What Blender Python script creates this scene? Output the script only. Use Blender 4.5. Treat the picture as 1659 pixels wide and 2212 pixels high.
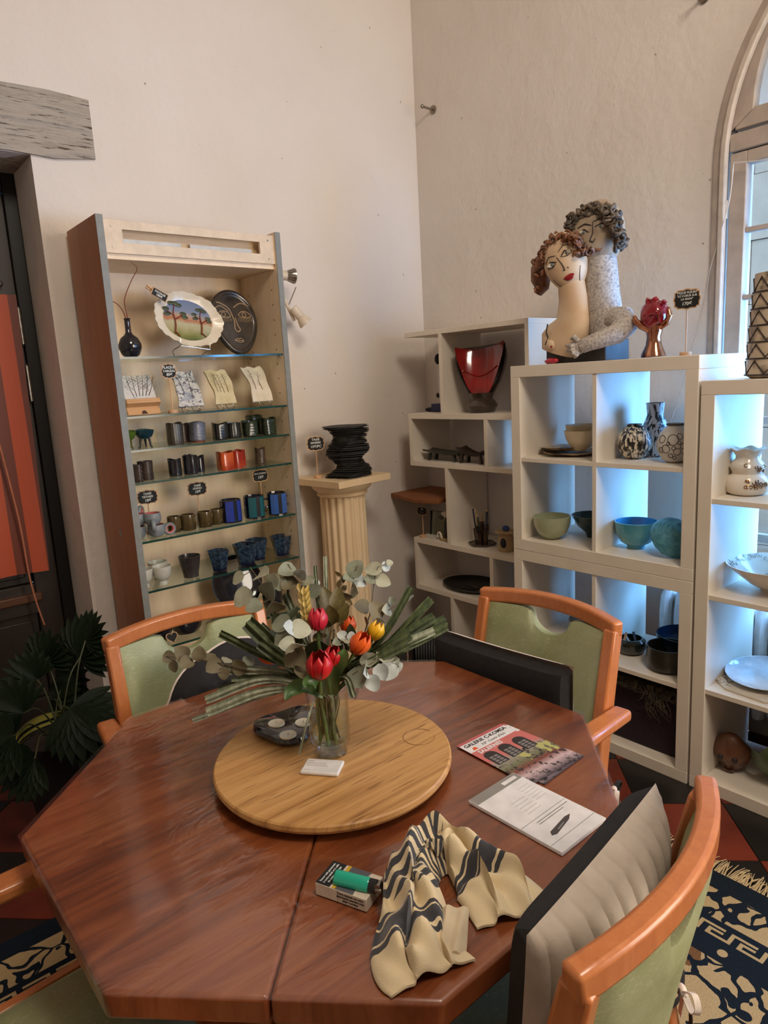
import bpy, bmesh, math, random
from mathutils import Vector, Matrix, Euler
random.seed(7)
S = bpy.context.scene
for o in list(bpy.data.objects): bpy.data.objects.remove(o)
COL = S.collection
PI = math.pi
# ------------------------------------------------------------------ camera
FPX, PITCH, ROLL, YAW, CAMH = 1505.0, math.radians(10.8), math.radians(-3.13), math.radians(50.6), 1.557
FW = Vector((math.cos(YAW)*math.cos(PITCH), math.sin(YAW)*math.cos(PITCH), -math.sin(PITCH)))
_rt = Vector((math.sin(YAW), -math.cos(YAW), 0)); _up = _rt.cross(FW)
RT = math.cos(ROLL)*_rt + math.sin(ROLL)*_up
UP = -math.sin(ROLL)*_rt + math.cos(ROLL)*_up
CAM = Vector((0, 0, CAMH))
cd = bpy.data.cameras.new('camera'); cam = bpy.data.objects.new('camera', cd); COL.objects.link(cam)
cd.sensor_fit = 'HORIZONTAL'; cd.sensor_width = 36; cd.lens = FPX/1659*36; cd.clip_start = 0.02
cam.matrix_world = Matrix(((RT.x, UP.x, -FW.x, CAM.x), (RT.y, UP.y, -FW.y, CAM.y), (RT.z, UP.z, -FW.z, CAM.z), (0, 0, 0, 1)))
S.camera = cam
# ------------------------------------------------------------------ light
W = bpy.data.worlds.new('sky'); S.world = W; W.use_nodes = True
W.node_tree.nodes['Background'].inputs[0].default_value = (0.50, 0.72, 1.0, 1)
W.node_tree.nodes['Background'].inputs[1].default_value = 1.5
def area(name, loc, to, sx, sy, power, col):
    l = bpy.data.lights.new(name, 'AREA'); l.shape = 'RECTANGLE'; l.size = sx; l.size_y = sy; l.energy = power; l.color = col
    o = bpy.data.objects.new(name, l); COL.objects.link(o); o.location = loc
    o.rotation_euler = (Vector(to)-Vector(loc)).to_track_quat('-Z', 'Y').to_euler(); return o
dw = area('daylight_arched_window', (3.27, 0.28, 1.30), (2.93, 1.28, 1.02), 1.3, 1.15, 105, (0.14, 0.45, 1.0)); dw.data.spread = math.radians(120)
area('skylight_on_stone', (3.9, 0.4, 5.2), (5.5, 0.6, 1.0), 1.0, 4.0, 250, (0.78, 0.90, 1.0))
area('assumed_second_window_light', (2.5, -1.75, 1.75), (1.0, 1.6, 1.35), 1.5, 2.0, 104, (1.0, 0.87, 0.72))  # assumed daylight source: free area light in the room, no second window built
area('assumed_ceiling_light', (0.8, -0.5, 3.95), (1.9, 1.6, 1.2), 0.9, 0.9, 60, (1.0, 0.87, 0.73))  # assumed lamp overhead, out of view; area light alone, no fitting modelled
S.view_settings.view_transform = 'Standard'; S.view_settings.look = 'None'
S.view_settings.exposure = 0.0; S.view_settings.gamma = 1.0; S.view_settings.use_curve_mapping = False
# ------------------------------------------------------------------ helpers
def px(x, y, axis, val):
    """point of a known plane that the photograph shows at pixel x, y"""
    d = FW + RT*((x-829.5)/FPX) - UP*((y-1106)/FPX)
    i = 'xyz'.index(axis); return CAM + d*((val-CAM[i])/d[i])
def pd(x, y, depth):
    return CAM + (FW + RT*((x-829.5)/FPX) - UP*((y-1106)/FPX))*depth
def lin(c):
    return tuple(((v/255)/12.92 if v/255 <= 0.04045 else ((v/255+0.055)/1.055)**2.4) for v in c)
MATS = {}
def nodes_of(name):
    m = bpy.data.materials.new(name); m.use_nodes = True; nt = m.node_tree
    return m, nt, nt.nodes['Principled BSDF']
def N(nt, typ, **kw):
    n = nt.nodes.new(typ)
    for k, v in kw.items():
        if k.startswith('i_'):
            key = k[2:]; key = int(key) if key.isdigit() else key.replace('_', ' ')
            n.inputs[key].default_value = v
        else: setattr(n, k, v)
    return n
def mixc(nt, fac, a, b):
    n = nt.nodes.new('ShaderNodeMix'); n.data_type = 'RGBA'
    for s, v in ((n.inputs[0], fac), (n.inputs[6], a), (n.inputs[7], b)):
        if isinstance(v, bpy.types.NodeSocket): nt.links.new(v, s)
        elif isinstance(v, tuple): s.default_value = v if len(v) == 4 else v+(1,)
        else: s.default_value = v
    return n.outputs[2]
def math_(nt, op, a, b=0.0, c=0.0, clamp=False):
    n = nt.nodes.new('ShaderNodeMath'); n.operation = op; n.use_clamp = clamp
    for s, v in zip(n.inputs, (a, b, c)):
        if isinstance(v, bpy.types.NodeSocket): nt.links.new(v, s)
        else: s.default_value = v
    return n.outputs[0]
def ramp(nt, fac, stops, interp='LINEAR'):
    n = nt.nodes.new('ShaderNodeValToRGB'); n.color_ramp.interpolation = interp
    e = n.color_ramp.elements
    while len(e) < len(stops): e.new(0.5)
    for el, (p, c) in zip(e, stops): el.position = p; el.color = tuple(c)+(1,) if len(c) == 3 else c
    nt.links.new(fac, n.inputs[0]); return n.outputs[0]
def objco(nt, scale=(1, 1, 1), rot=(0, 0, 0), loc=(0, 0, 0), gen=False):
    t = nt.nodes.new('ShaderNodeTexCoord'); mp = nt.nodes.new('ShaderNodeMapping')
    mp.inputs['Scale'].default_value = scale; mp.inputs['Rotation'].default_value = rot; mp.inputs['Location'].default_value = loc
    nt.links.new(t.outputs['Generated' if gen else 'Object'], mp.inputs[0]); return mp.outputs[0]
def noise(nt, co, scale, detail=3, rough=0.5, dist=0.0):
    n = nt.nodes.new('ShaderNodeTexNoise'); n.inputs['Scale'].default_value = scale
    n.inputs['Detail'].default_value = detail; n.inputs['Roughness'].default_value = rough; n.inputs['Distortion'].default_value = dist
    nt.links.new(co, n.inputs['Vector']); return n.outputs[0]
def bump(nt, bsdf, h, strength=0.2, dist=0.01):
    b = nt.nodes.new('ShaderNodeBump'); b.inputs['Strength'].default_value = strength; b.inputs['Distance'].default_value = dist
    nt.links.new(h, b.inputs['Height']); nt.links.new(b.outputs[0], bsdf.inputs['Normal']); return b
def mat(name, rgb, rough=0.5, metal=0.0, rgb2=None, scale=30, bmp=0.0, bscale=80, coat=0.0, lo=0.35, hi=0.65, spec=0.5, stretch=(1, 1, 1)):
    if name in MATS: return MATS[name]
    m, nt, b = nodes_of(name); c1 = lin(rgb)
    b.inputs['Roughness'].default_value = rough; b.inputs['Metallic'].default_value = metal
    b.inputs['Specular IOR Level'].default_value = spec
    if coat: b.inputs['Coat Weight'].default_value = coat; b.inputs['Coat Roughness'].default_value = 0.06
    c2 = lin(rgb2) if rgb2 else tuple(v*0.86 for v in c1)
    co = objco(nt, stretch)
    col = ramp(nt, noise(nt, co, scale, 4), [(lo, c1), (hi, c2)])
    nt.links.new(col, b.inputs['Base Color'])
    if bmp: bump(nt, b, noise(nt, co, bscale, 3), bmp, 0.004)
    MATS[name] = m; return m
def wood(name, c1, c2, scale=6, stretch=(1, 14, 14), rough=0.4, dark=None, coat=0.0, bmp=0.06, rot=(0, 0, 0)):
    if name in MATS: return MATS[name]
    m, nt, b = nodes_of(name); b.inputs['Roughness'].default_value = rough
    if coat: b.inputs['Coat Weight'].default_value = coat; b.inputs['Coat Roughness'].default_value = 0.12
    co = objco(nt, stretch, rot); n1 = noise(nt, co, scale, 6, 0.6, 0.6); n2 = noise(nt, co, scale*5, 3, 0.6)
    f = math_(nt, 'ADD', math_(nt, 'MULTIPLY', n1, 0.7), math_(nt, 'MULTIPLY', n2, 0.3))
    col = ramp(nt, f, [(0.32, lin(c2)), (0.5, lin(c1)), (0.68, lin(dark or c2))])
    nt.links.new(col, b.inputs['Base Color']); bump(nt, b, f, bmp, 0.003)
    MATS[name] = m; return m
class MB:
    def __init__(s): s.v = []; s.f = []
    def mark(s): return len(s.v)
    def xf(s, mtx, start=0):
        for i in range(start, len(s.v)): s.v[i] = tuple(mtx @ Vector(s.v[i]))
        return s
    def box(s, a, b):
        k = len(s.v); x0, y0, z0 = a; x1, y1, z1 = b
        s.v += [(x0, y0, z0), (x1, y0, z0), (x1, y1, z0), (x0, y1, z0), (x0, y0, z1), (x1, y0, z1), (x1, y1, z1), (x0, y1, z1)]
        s.f += [(k, k+3, k+2, k+1), (k+4, k+5, k+6, k+7), (k, k+1, k+5, k+4), (k+1, k+2, k+6, k+5), (k+2, k+3, k+7, k+6), (k+3, k, k+4, k+7)]
        return s
    def bar(s, p, q, w, h, up=(0, 0, 1)):
        p = Vector(p); q = Vector(q); d = (q-p).normalized(); up = Vector(up)
        sx = d.cross(up); sx = sx.normalized() if sx.length > 1e-6 else Vector((1, 0, 0)); sz = sx.cross(d)
        k = len(s.v)
        for e in (p, q):
            for a, b in ((-1, -1), (1, -1), (1, 1), (-1, 1)): s.v.append(tuple(e+sx*a*w/2+sz*b*h/2))
        s.f += [(k, k+3, k+2, k+1), (k+4, k+5, k+6, k+7)]+[(k+i, k+(i+1) % 4, k+4+(i+1) % 4, k+4+i) for i in range(4)]
        return s
    def beam(s, pts, w, h, side=(1, 0, 0)):
        """rectangular section swept along pts; side = direction of the width"""
        pts = [Vector(p) for p in pts]; n = len(pts); k = len(s.v); sd = Vector(side).normalized()
        ws = w if isinstance(w, (list, tuple)) else [w]*n; hs = h if isinstance(h, (list, tuple)) else [h]*n
        for i, p in enumerate(pts):
            d = (pts[min(i+1, n-1)]-pts[max(i-1, 0)]).normalized(); sx = (sd-d*sd.dot(d)).normalized(); sz = d.cross(sx)
            for a, b in ((-1, -1), (1, -1), (1, 1), (-1, 1)): s.v.append(tuple(p+sx*a*ws[i]/2+sz*b*hs[i]/2))
        for j in range(n-1):
            for i in range(4): s.f.append((k+4*j+i, k+4*j+(i+1) % 4, k+4*j+4+(i+1) % 4, k+4*j+4+i))
        s.f += [(k+3, k+2, k+1, k), (k+4*n-4, k+4*n-3, k+4*n-2, k+4*n-1)]
        return s
    def tube(s, pts, r, n=8, sq=1.0):
        pts = [Vector(p) for p in pts]; m = len(pts); k = len(s.v)
        rs = r if isinstance(r, (list, tuple)) else [r]*m
        d0 = (pts[1]-pts[0]).normalized(); a = d0.orthogonal().normalized()
        for i, p in enumerate(pts):
            d = (pts[min(i+1, m-1)]-pts[max(i-1, 0)])
            d = d.normalized() if d.length > 1e-9 else d0
            a = (a-d*a.dot(d)); a = a.normalized() if a.length > 1e-6 else d.orthogonal().normalized(); b = d.cross(a)
            for j in range(n):
                t = 2*PI*j/n; s.v.append(tuple(p+a*(rs[i]*math.cos(t))+b*(rs[i]*sq*math.sin(t))))
        for i in range(m-1):
            for j in range(n): s.f.append((k+i*n+j, k+i*n+(j+1) % n, k+(i+1)*n+(j+1) % n, k+(i+1)*n+j))
        s.f += [tuple(k+j for j in reversed(range(n))), tuple(k+(m-1)*n+j for j in range(n))]
        return s
    def lathe(s, prof, n=28, c=(0, 0, 0), fn=None, sx=1.0, sy=1.0, cap=True):
        """prof: (radius, z) from outside bottom up; fn(angle, i, r, z) -> (r, z) reshapes it"""
        k = len(s.v); m = len(prof)
        for i, (r, z) in enumerate(prof):
            for j in range(n):
                t = 2*PI*j/n; rr, zz = (r, z) if fn is None else fn(t, i, r, z)
                s.v.append((c[0]+rr*math.cos(t)*sx, c[1]+rr*math.sin(t)*sy, c[2]+zz))
        for i in range(m-1):
            for j in range(n): s.f.append((k+i*n+j, k+i*n+(j+1) % n, k+(i+1)*n+(j+1) % n, k+(i+1)*n+j))
        if cap: s.f += [tuple(k+j for j in reversed(range(n))), tuple(k+(m-1)*n+j for j in range(n))]
        return s
    def prism(s, poly, z0, z1, mtx=None):
        k = len(s.v); n = len(poly); mtx = mtx or Matrix()
        for z in (z0, z1):
            for (x, y) in poly: s.v.append(tuple(mtx @ Vector((x, y, z))))
        s.f += [tuple(k+i for i in reversed(range(n))), tuple(k+n+i for i in range(n))]
        s.f += [(k+i, k+(i+1) % n, k+n+(i+1) % n, k+n+i) for i in range(n)]
        return s
    def grid(s, fn, nu, nv, cu=False, cv=False):
        k = len(s.v)
        for i in range(nu+(0 if cu else 1)):
            for j in range(nv+(0 if cv else 1)): s.v.append(tuple(fn(i/nu, j/nv)))
        w = nv if cv else nv+1; h = nu if cu else nu+1
        for i in range(nu):
            for j in range(nv):
                i2 = (i+1) % h; j2 = (j+1) % w
                s.f.append((k+i*w+j, k+i2*w+j, k+i2*w+j2, k+i*w+j2))
        return s
    def ball(s, c, r, n=16, m=10, fn=None):
        rx, ry, rz = r if isinstance(r, (list, tuple)) else (r, r, r)
        def f(u, v):
            t = 2*PI*u; p = PI*(0.001+0.998*v)-PI/2
            d = Vector((math.cos(t)*math.cos(p), math.sin(t)*math.cos(p), math.sin(p)))
            q = Vector((d.x*rx, d.y*ry, d.z*rz))
            if fn: q = fn(q, d)
            return (c[0]+q.x, c[1]+q.y, c[2]+q.z)
        return s.grid(f, n, m, cu=True)
    def slab(s, fn, nu, nv, th):
        """closed sheet: fn(u,v) -> (point, normal); thickness th"""
        top = lambda u, v: (lambda pn: pn[0]+pn[1]*(th/2))(fn(u, v))
        bot = lambda u, v: (lambda pn: pn[0]-pn[1]*(th/2))(fn(1-u, v))
        k = len(s.v); s.grid(top, nu, nv); k2 = len(s.v); s.grid(bot, nu, nv); w = nv+1
        T = lambda i, j: k+i*w+j
        B = lambda i, j: k2+(nu-i)*w+j
        for i in range(nu): s.f += [(T(i, 0), B(i, 0), B(i+1, 0), T(i+1, 0)), (T(i+1, nv), B(i+1, nv), B(i, nv), T(i, nv))]
        for j in range(nv): s.f += [(T(0, j+1), B(0, j+1), B(0, j), T(0, j)), (T(nu, j), B(nu, j), B(nu, j+1), T(nu, j+1))]
        return s
    def mesh(s, name, m, smooth=35):
        me = bpy.data.meshes.new(name); me.from_pydata([tuple(v) for v in s.v], [], s.f); me.validate()
        bm = bmesh.new(); bm.from_mesh(me); bmesh.ops.recalc_face_normals(bm, faces=bm.faces); bm.to_mesh(me); bm.free()
        if m: me.materials.append(m)
        if smooth:
            me.polygons.foreach_set('use_smooth', [True]*len(me.polygons)); me.set_sharp_from_angle(angle=math.radians(smooth))
        me.update(); return me
    def build(s, name, m, parent=None, smooth=35, bevel=0.0, loc=None, rot=None, seg=2):
        o = bpy.data.objects.new(name, s.mesh(name, m, smooth)); COL.objects.link(o)
        if parent: o.parent = parent
        if loc: o.location = loc
        if rot: o.rotation_euler = rot
        if bevel:
            b = o.modifiers.new('bevel', 'BEVEL'); b.width = bevel; b.segments = seg; b.limit_method = 'ANGLE'; b.angle_limit = math.radians(40)
        return o
def tag(o, label, cat, group=None):
    o['label'] = label; o['category'] = cat
    if group: o['group'] = group
    return o
def thing(name, label, cat, loc=(0, 0, 0), rz=0.0, group=None, rot=None):
    o = bpy.data.objects.new(name, None); COL.objects.link(o); o.empty_display_size = 0.05
    o.location = loc; o.rotation_euler = rot or (0, 0, rz); return tag(o, label, cat, group)
def struct(o, label=None, cat=None):
    o['kind'] = 'structure'
    if label: o['label'] = label
    if cat: o['category'] = cat
    return o
def child_mesh(src, parent, loc=(0, 0, 0), rot=(0, 0, 0), name=None):
    o = bpy.data.objects.new(name or src.name.split('.')[0], src.data); COL.objects.link(o); o.parent = parent; o.location = loc; o.rotation_euler = rot
    for md in src.modifiers:
        if md.type == 'BEVEL':
            b = o.modifiers.new('bevel', 'BEVEL'); b.width = md.width; b.segments = md.segments; b.limit_method = 'ANGLE'; b.angle_limit = md.angle_limit
    return o
def copy_tree(o, parent=None):
    c = o.copy(); COL.objects.link(c); c.parent = parent
    for ch in list(o.children): copy_tree(ch, c)
    return c
def text_mesh(body, size, m, ext=0.0002, align='CENTER', shear=0.0, spacing=1.0):
    cu = bpy.data.curves.new('lettering', 'FONT'); cu.body = body; cu.size = size; cu.align_x = align; cu.align_y = 'CENTER'
    cu.extrude = ext; cu.shear = shear; cu.space_line = 0.95*spacing; cu.resolution_u = 2; cu.offset = size*0.022
    t = bpy.data.objects.new('lettering', cu); COL.objects.link(t)
    me = bpy.data.meshes.new_from_object(t.evaluated_get(bpy.context.evaluated_depsgraph_get()))
    bpy.data.objects.remove(t); bpy.data.curves.remove(cu)
    me.materials.clear(); me.materials.append(m); me.name = 'lettering'; return me
def lettering(body, size, m, parent, loc, rot=(0, 0, 0), **kw):
    o = bpy.data.objects.new('lettering', text_mesh(body, size, m, **kw)); COL.objects.link(o)
    o.parent = parent; o.location = loc; o.rotation_euler = rot; return o
def film(name, tint, rough, f0=0.04, f1=0.7, p=4.0):
    """thin clear sheet: transparent, with a mirror that grows towards grazing angles"""
    m = bpy.data.materials.new(name); m.use_nodes = True; nt = m.node_tree; nt.nodes.clear()
    out = nt.nodes.new('ShaderNodeOutputMaterial'); t = nt.nodes.new('ShaderNodeBsdfTransparent'); g = nt.nodes.new('ShaderNodeBsdfGlossy')
    t.inputs[0].default_value = tint+(1,); g.inputs['Roughness'].default_value = rough
    lw = nt.nodes.new('ShaderNodeLayerWeight'); lw.inputs[0].default_value = 0.5; mx = nt.nodes.new('ShaderNodeMixShader')
    nt.links.new(math_(nt, 'MULTIPLY_ADD', math_(nt, 'POWER', lw.outputs['Facing'], p), f1, f0), mx.inputs[0])
    nt.links.new(t.outputs[0], mx.inputs[1]); nt.links.new(g.outputs[0], mx.inputs[2]); nt.links.new(mx.outputs[0], out.inputs[0])
    return m, nt, g, lw
def arc(c, r, a0, a1, n, plane='xz', k=1.0):
    out = []
    for i in range(n+1):
        t = a0+(a1-a0)*i/n; a, b = r*math.cos(t), r*k*math.sin(t)
        out.append((c[0]+a, c[1], c[2]+b) if plane == 'xz' else (c[0]+a, c[1]+b, c[2]) if plane == 'xy' else (c[0], c[1]+a, c[2]+b))
    return out
def spline(pts, n=6):
    """Catmull-Rom through pts"""
    P = [Vector(p) for p in pts]; P = [P[0]*2-P[1]]+P+[P[-1]*2-P[-2]]; out = []
    for i in range(1, len(P)-2):
        for j in range(n):
            t = j/n; a, b, c, d = P[i-1:i+3]
            out.append(0.5*((2*b)+(c-a)*t+(2*a-5*b+4*c-d)*t*t+(3*b-a-3*c+d)*t*t*t))
    return out+[P[-2]]
# ------------------------------------------------------------------ setting
WX, WY, CZ = 2.90, 3.07, 4.2
def plaster():
    m, nt, b = nodes_of('plaster'); co = objco(nt)
    n = noise(nt, co, 1.3, 4); n2 = noise(nt, co, 38, 4, 0.6)
    base = ramp(nt, n, [(0.3, lin((224, 216, 208))), (0.7, lin((216, 206, 196)))])
    v = nt.nodes.new('ShaderNodeTexVoronoi'); v.inputs['Scale'].default_value = 7; nt.links.new(co, v.inputs['Vector'])
    specks = math_(nt, 'LESS_THAN', v.outputs['Distance'], 0.035)
    scuff = math_(nt, 'MULTIPLY', math_(nt, 'GREATER_THAN', noise(nt, objco(nt, (3, 3, 9)), 9, 5, 0.7), 0.71), math_(nt, 'GREATER_THAN', noise(nt, co, 2.2, 2), 0.55))
    c = mixc(nt, math_(nt, 'MULTIPLY', math_(nt, 'ADD', specks, scuff, clamp=True), 0.55), base, lin((110, 98, 88)))
    nt.links.new(c, b.inputs['Base Color']); b.inputs['Roughness'].default_value = 0.85; b.inputs['Specular IOR Level'].default_value = 0.25
    h = math_(nt, 'ADD', math_(nt, 'MULTIPLY', n2, 0.6), math_(nt, 'MULTIPLY', noise(nt, co, 9, 3), 1.2))
    bump(nt, b, h, 0.34, 0.014); return m
PLASTER = plaster()
w = MB(); w.box((0.855, WY, 0), (WX+0.35, WY+0.29, CZ)).box((-2.6, WY, 2.48), (0.855, WY+0.29, CZ)).box((-2.6, WY, 0), (-0.75, WY+0.29, 2.48))
struct(w.build('wall_back', PLASTER, smooth=0), 'cream plastered wall behind the display cabinet and fluted column', 'wall')
w = MB(); w.box((-2.6, -2.75, 0), (WX, -2.6, CZ)); struct(w.build('wall_front', PLASTER, smooth=0), 'cream plastered wall behind the viewer', 'wall')
w = MB(); w.box((-2.75, -2.75, 0), (-2.6, WY+0.29, CZ)); struct(w.build('wall_left', PLASTER, smooth=0), 'cream plastered wall beyond the door', 'wall')
w = MB(); w.box((-2.75, -2.75, CZ), (WX+0.35, WY+0.29, CZ+0.15)); struct(w.build('ceiling', mat('ceiling_paint', (225, 218, 208), 0.9), smooth=0), 'plain off white ceiling', 'ceiling')
# window wall with an arched opening
YC, ZS, R0, ZB = 0.485, 2.30, 0.90, 0.60
def arch_poly(r, zb, n=40):
    return [(YC+r, zb)]+[(YC+r*math.cos(PI*i/n), ZS+r*math.sin(PI*i/n)) for i in range(n+1)]+[(YC-r, zb)]
def wall_with_arch(x0, x1, y0, y1, z0, z1, r, zb, n=40):
    mb = MB(); ap = arch_poly(r, zb, n)
    for (a, b, c, d) in ((y0, YC-r, z0, z1), (YC+r, y1, z0, z1), (YC-r, YC+r, z0, zb)): mb.box((x0, a, c), (x1, b, d))
    for i in range(n):
        (ya, za), (yb, zb2) = ap[1+i], ap[2+i]; k = len(mb.v)
        for x in (x0, x1): mb.v += [(x, ya, za), (x, yb, zb2), (x, yb, z1), (x, ya, z1)]
        mb.f += [(k, k+1, k+2, k+3), (k+7, k+6, k+5, k+4), (k, k+4, k+5, k+1)]
    return mb
struct(wall_with_arch(WX, WX+0.35, -2.6, WY, 0, CZ, R0, ZB).build('wall_right', PLASTER, smooth=0), 'cream plastered wall with the tall arched window', 'wall')
FRAME = mat('window_paint', (176, 160, 146), 0.55, rgb2=(160, 146, 134), scale=14, bmp=0.05)
def arch_band(r_out, r_in, zb, x0, x1, n=40, bottom=True):
    mb = MB(); a = arch_poly(r_out, zb, n); b = arch_poly(r_in, zb, n)
    for i in range(len(a)-1):
        k = len(mb.v)
        for x in (x0, x1): mb.v += [(x,)+a[i], (x,)+a[i+1], (x,)+b[i+1], (x,)+b[i]]
        mb.f += [(k, k+1, k+2, k+3), (k+7, k+6, k+5, k+4), (k, k+4, k+5, k+1), (k+3, k+2, k+6, k+7)]
    return mb
win = thing('window_1', 'tall arched window with grey painted frame and small panes', 'window', (0, 0, 0)); win['kind'] = 'structure'
arch_band(R0, 0.862, ZB, 2.885, 2.98).build('outer_frame', FRAME, win, bevel=0.004)
arch_band(0.870, 0.845, ZB, 2.872, 2.90).build('frame_bead', mat('bead_paint', (196, 182, 168), 0.45), win, bevel=0.006)
# transom, fanlight sash and two casements
f = MB(); f.box((2.90, YC-0.845, 2.335), (2.97, YC+0.845, 2.40)); f.build('transom', FRAME, win, bevel=0.004)
fan = MB(); a = [(YC+0.845*math.cos(PI*i/32), 2.41+0.83*math.sin(PI*i/32)) for i in range(33)]; b = [(YC+0.765*math.cos(PI*i/32), 2.47+0.69*math.sin(PI*i/32)) for i in range(33)]
for i in range(32):
    k = len(fan.v)
    for x in (2.905, 2.955): fan.v += [(x,)+a[i], (x,)+a[i+1], (x,)+b[i+1], (x,)+b[i]]
    fan.f += [(k, k+1, k+2, k+3), (k+7, k+6, k+5, k+4), (k, k+4, k+5, k+1), (k+3, k+2, k+6, k+7)]
fan.box((2.908, YC-0.83, 2.412), (2.952, YC+0.83, 2.476)); fan.build('fanlight_sash', FRAME, win, bevel=0.003)
GLASSW = film('window_glass', (0.97, 0.985, 1.0), 0.02)[0]
fp = MB(); k = 0; fp.v = [(2.93,)+p for p in b]; fp.f = [tuple(range(33))]; fp.build('pane', GLASSW, win, smooth=0)
rows = [(0.64, 0.823), (0.856, 1.078), (1.092, 1.304), (1.330, 1.545), (1.565, 1.785), (1.805, 2.035), (2.055, 2.285)]
for y0, y1 in ((YC+0.005, YC+0.842), (YC-0.842, YC-0.005)):
    sash = MB(); yi0, yi1 = y0+0.055, y1-0.062
    sash.box((2.905, y0, ZB+0.0), (2.955, yi0, 2.33)); sash.box((2.905, yi1, ZB), (2.955, y1, 2.33)); sash.box((2.905, yi0, 2.285), (2.955, yi1, 2.33)); sash.box((2.905, yi0, ZB), (2.955, yi1, 0.64))
    so = sash.build('casement', FRAME, win, bevel=0.003)
    ym = (yi0+yi1)/2
    mu = MB().box((2.915, ym-0.012, 0.64), (2.945, ym+0.012, 2.285)); mu.build('mullion', FRAME, so, bevel=0.003)
    for (za, zb1), (zc, zd) in zip(rows[:-1], rows[1:]): MB().box((2.915, yi0, zb1), (2.945, yi1, zc)).build('glazing_bar', FRAME, so, bevel=0.003)
    for za, zb1 in rows:
        for (ya, yb) in ((yi0, ym-0.012), (ym+0.012, yi1)): MB().box((2.929, ya, za), (2.932, yb, zb1)).build('pane', GLASSW, so, smooth=0)
for z in (2.13, 1.25):
    h = MB().tube([(2.893, YC+0.848, z-0.033), (2.893, YC+0.848, z+0.033)], 0.008, 10); h.build('hinge', mat('bead_paint', (196, 182, 168)), win)
MB().box((2.875, YC-0.93, 0.565), (2.96, YC+0.93, 0.60)).build('window_sill', mat('sill_stone', (205, 196, 184), 0.6), win, bevel=0.006)
# stone wall across the alley
stone = mat('alley_stone', (196, 190, 178), 0.9, rgb2=(172, 166, 156), scale=3, bmp=0.5, bscale=25)
sw = thing('stone_wall', 'pale limestone block wall across the alley outside the window', 'wall'); sw['kind'] = 'structure'
MB().box((5.56, -3.2, -0.3), (5.8, 4.0, 3.3)).build('mortar_bed', mat('mortar', (184, 178, 168), 0.95), sw)
for r in range(8):
    y = -3.2+(0.37 if r % 2 else 0)
    z0 = -0.3+0.45*r
    while y < 3.9:
        y1 = min(y+0.74, 4.0); dx = random.uniform(0, 0.012)
        MB().box((5.53-dx, y+0.003, z0+0.003), (5.57, y1-0.003, z0+0.447)).build('stone', stone, sw, smooth=0); y = y1
MB().box((3.25, -2.6, -0.32), (5.8, 4.0, -0.30)).build('alley_paving', mat('alley_paving', (150, 146, 138), 0.95), sw)
# floor
def clip(poly, x0, x1, y0, y1):
    for ax, val, sg in ((0, x0, 1), (0, x1, -1), (1, y0, 1), (1, y1, -1)):
        out = []
        for i in range(len(poly)):
            p, q = poly[i-1], poly[i]; ip = (p[ax]-val)*sg >= 0; iq = (q[ax]-val)*sg >= 0
            if ip != iq:
                t = (val-p[ax])/(q[ax]-p[ax]); out.append((p[0]+(q[0]-p[0])*t, p[1]+(q[1]-p[1])*t))
            if iq: out.append(q)
        poly = out
        if len(poly) < 3: return []
    return poly
fl = MB().box((-2.6, -2.6, -0.12), (WX, WY+0.36, -0.006)).build('floor', mat('floor_grout', (58, 44, 38), 0.9), smooth=0)
struct(fl, 'terracotta and black tiled floor laid diagonally', 'floor')
T_RED = mat('tile_red', (112, 46, 30), 0.42, rgb2=(88, 34, 24), scale=5, bmp=0.05); T_BLK = mat('tile_black', (30, 26, 25), 0.38, rgb2=(20, 18, 18), scale=5, bmp=0.05)
ts = 0.30; q = math.sqrt(0.5)
for i in range(-4, 20):
    for j in range(-13, 13):
        u0 = 2.345-ts*6+ts*(i-1); v0 = 0.93+ts*j
        sq = [(u0+0.002, v0+0.002), (u0+ts-0.002, v0+0.002), (u0+ts-0.002, v0+ts-0.002), (u0+0.002, v0+ts-0.002)]
        p = [((u-v)*q, (u+v)*q) for u, v in sq]
        p = [(u*q+v*q, u*q-v*q) for u, v in sq][::-1]
        cx = sum(a for a, _ in p)/4; cy = sum(b for _, b in p)/4
        if cx < -0.75 or cy < -0.35: continue
        p = clip(p, -2.6, WX, -2.6, WY)
        if len(p) < 3: continue
        MB().prism(p, -0.006, 0.0).build('tile', T_RED if (i+j) % 2 else T_BLK, fl, smooth=0)
# weathered lintel beam over the door recess
def beam_mat():
    m, nt, b = nodes_of('weathered_beam'); b.inputs['Roughness'].default_value = 0.85
    co = objco(nt, (1.2, 9, 14)); n = noise(nt, co, 3.5, 6, 0.65); cr = noise(nt, objco(nt, (1.6, 20, 24)), 4.2, 5, 0.7)
    c = ramp(nt, n, [(0.3, lin((150, 140, 128))), (0.5, lin((172, 162, 150))), (0.7, lin((134, 130, 124)))])
    nt.links.new(mixc(nt, ramp(nt, cr, [(0.56, (0, 0, 0)), (0.62, (1, 1, 1))]), c, lin((70, 56, 46))), b.inputs['Base Color'])
    bump(nt, b, math_(nt, 'SUBTRACT', n, math_(nt, 'MULTIPLY', math_(nt, 'GREATER_THAN', cr, 0.62), 0.6)), 0.6, 0.01); return m
bm_ = MB(); segs = 14
def beamf(u, v):
    return None
prof = [(-1.1+2.2*i/segs) for i in range(segs+1)]
for i, x in enumerate(prof):
    jt = 0.004*math.sin(i*2.3); k = len(bm_.v)
    bm_.v += [(x, WY-0.012+jt*0.5, 2.48+jt+(0.014 if i == segs else 0)), (x, WY-0.010, 2.722-jt*0.7-(0.004 if i == segs else 0)), (x, WY+0.285, 2.722), (x, WY+0.285, 2.475)]
    if i:
        for j in range(4): bm_.f.append((k-4+j, k-4+(j+1) % 4, k+(j+1) % 4, k+j))
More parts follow.
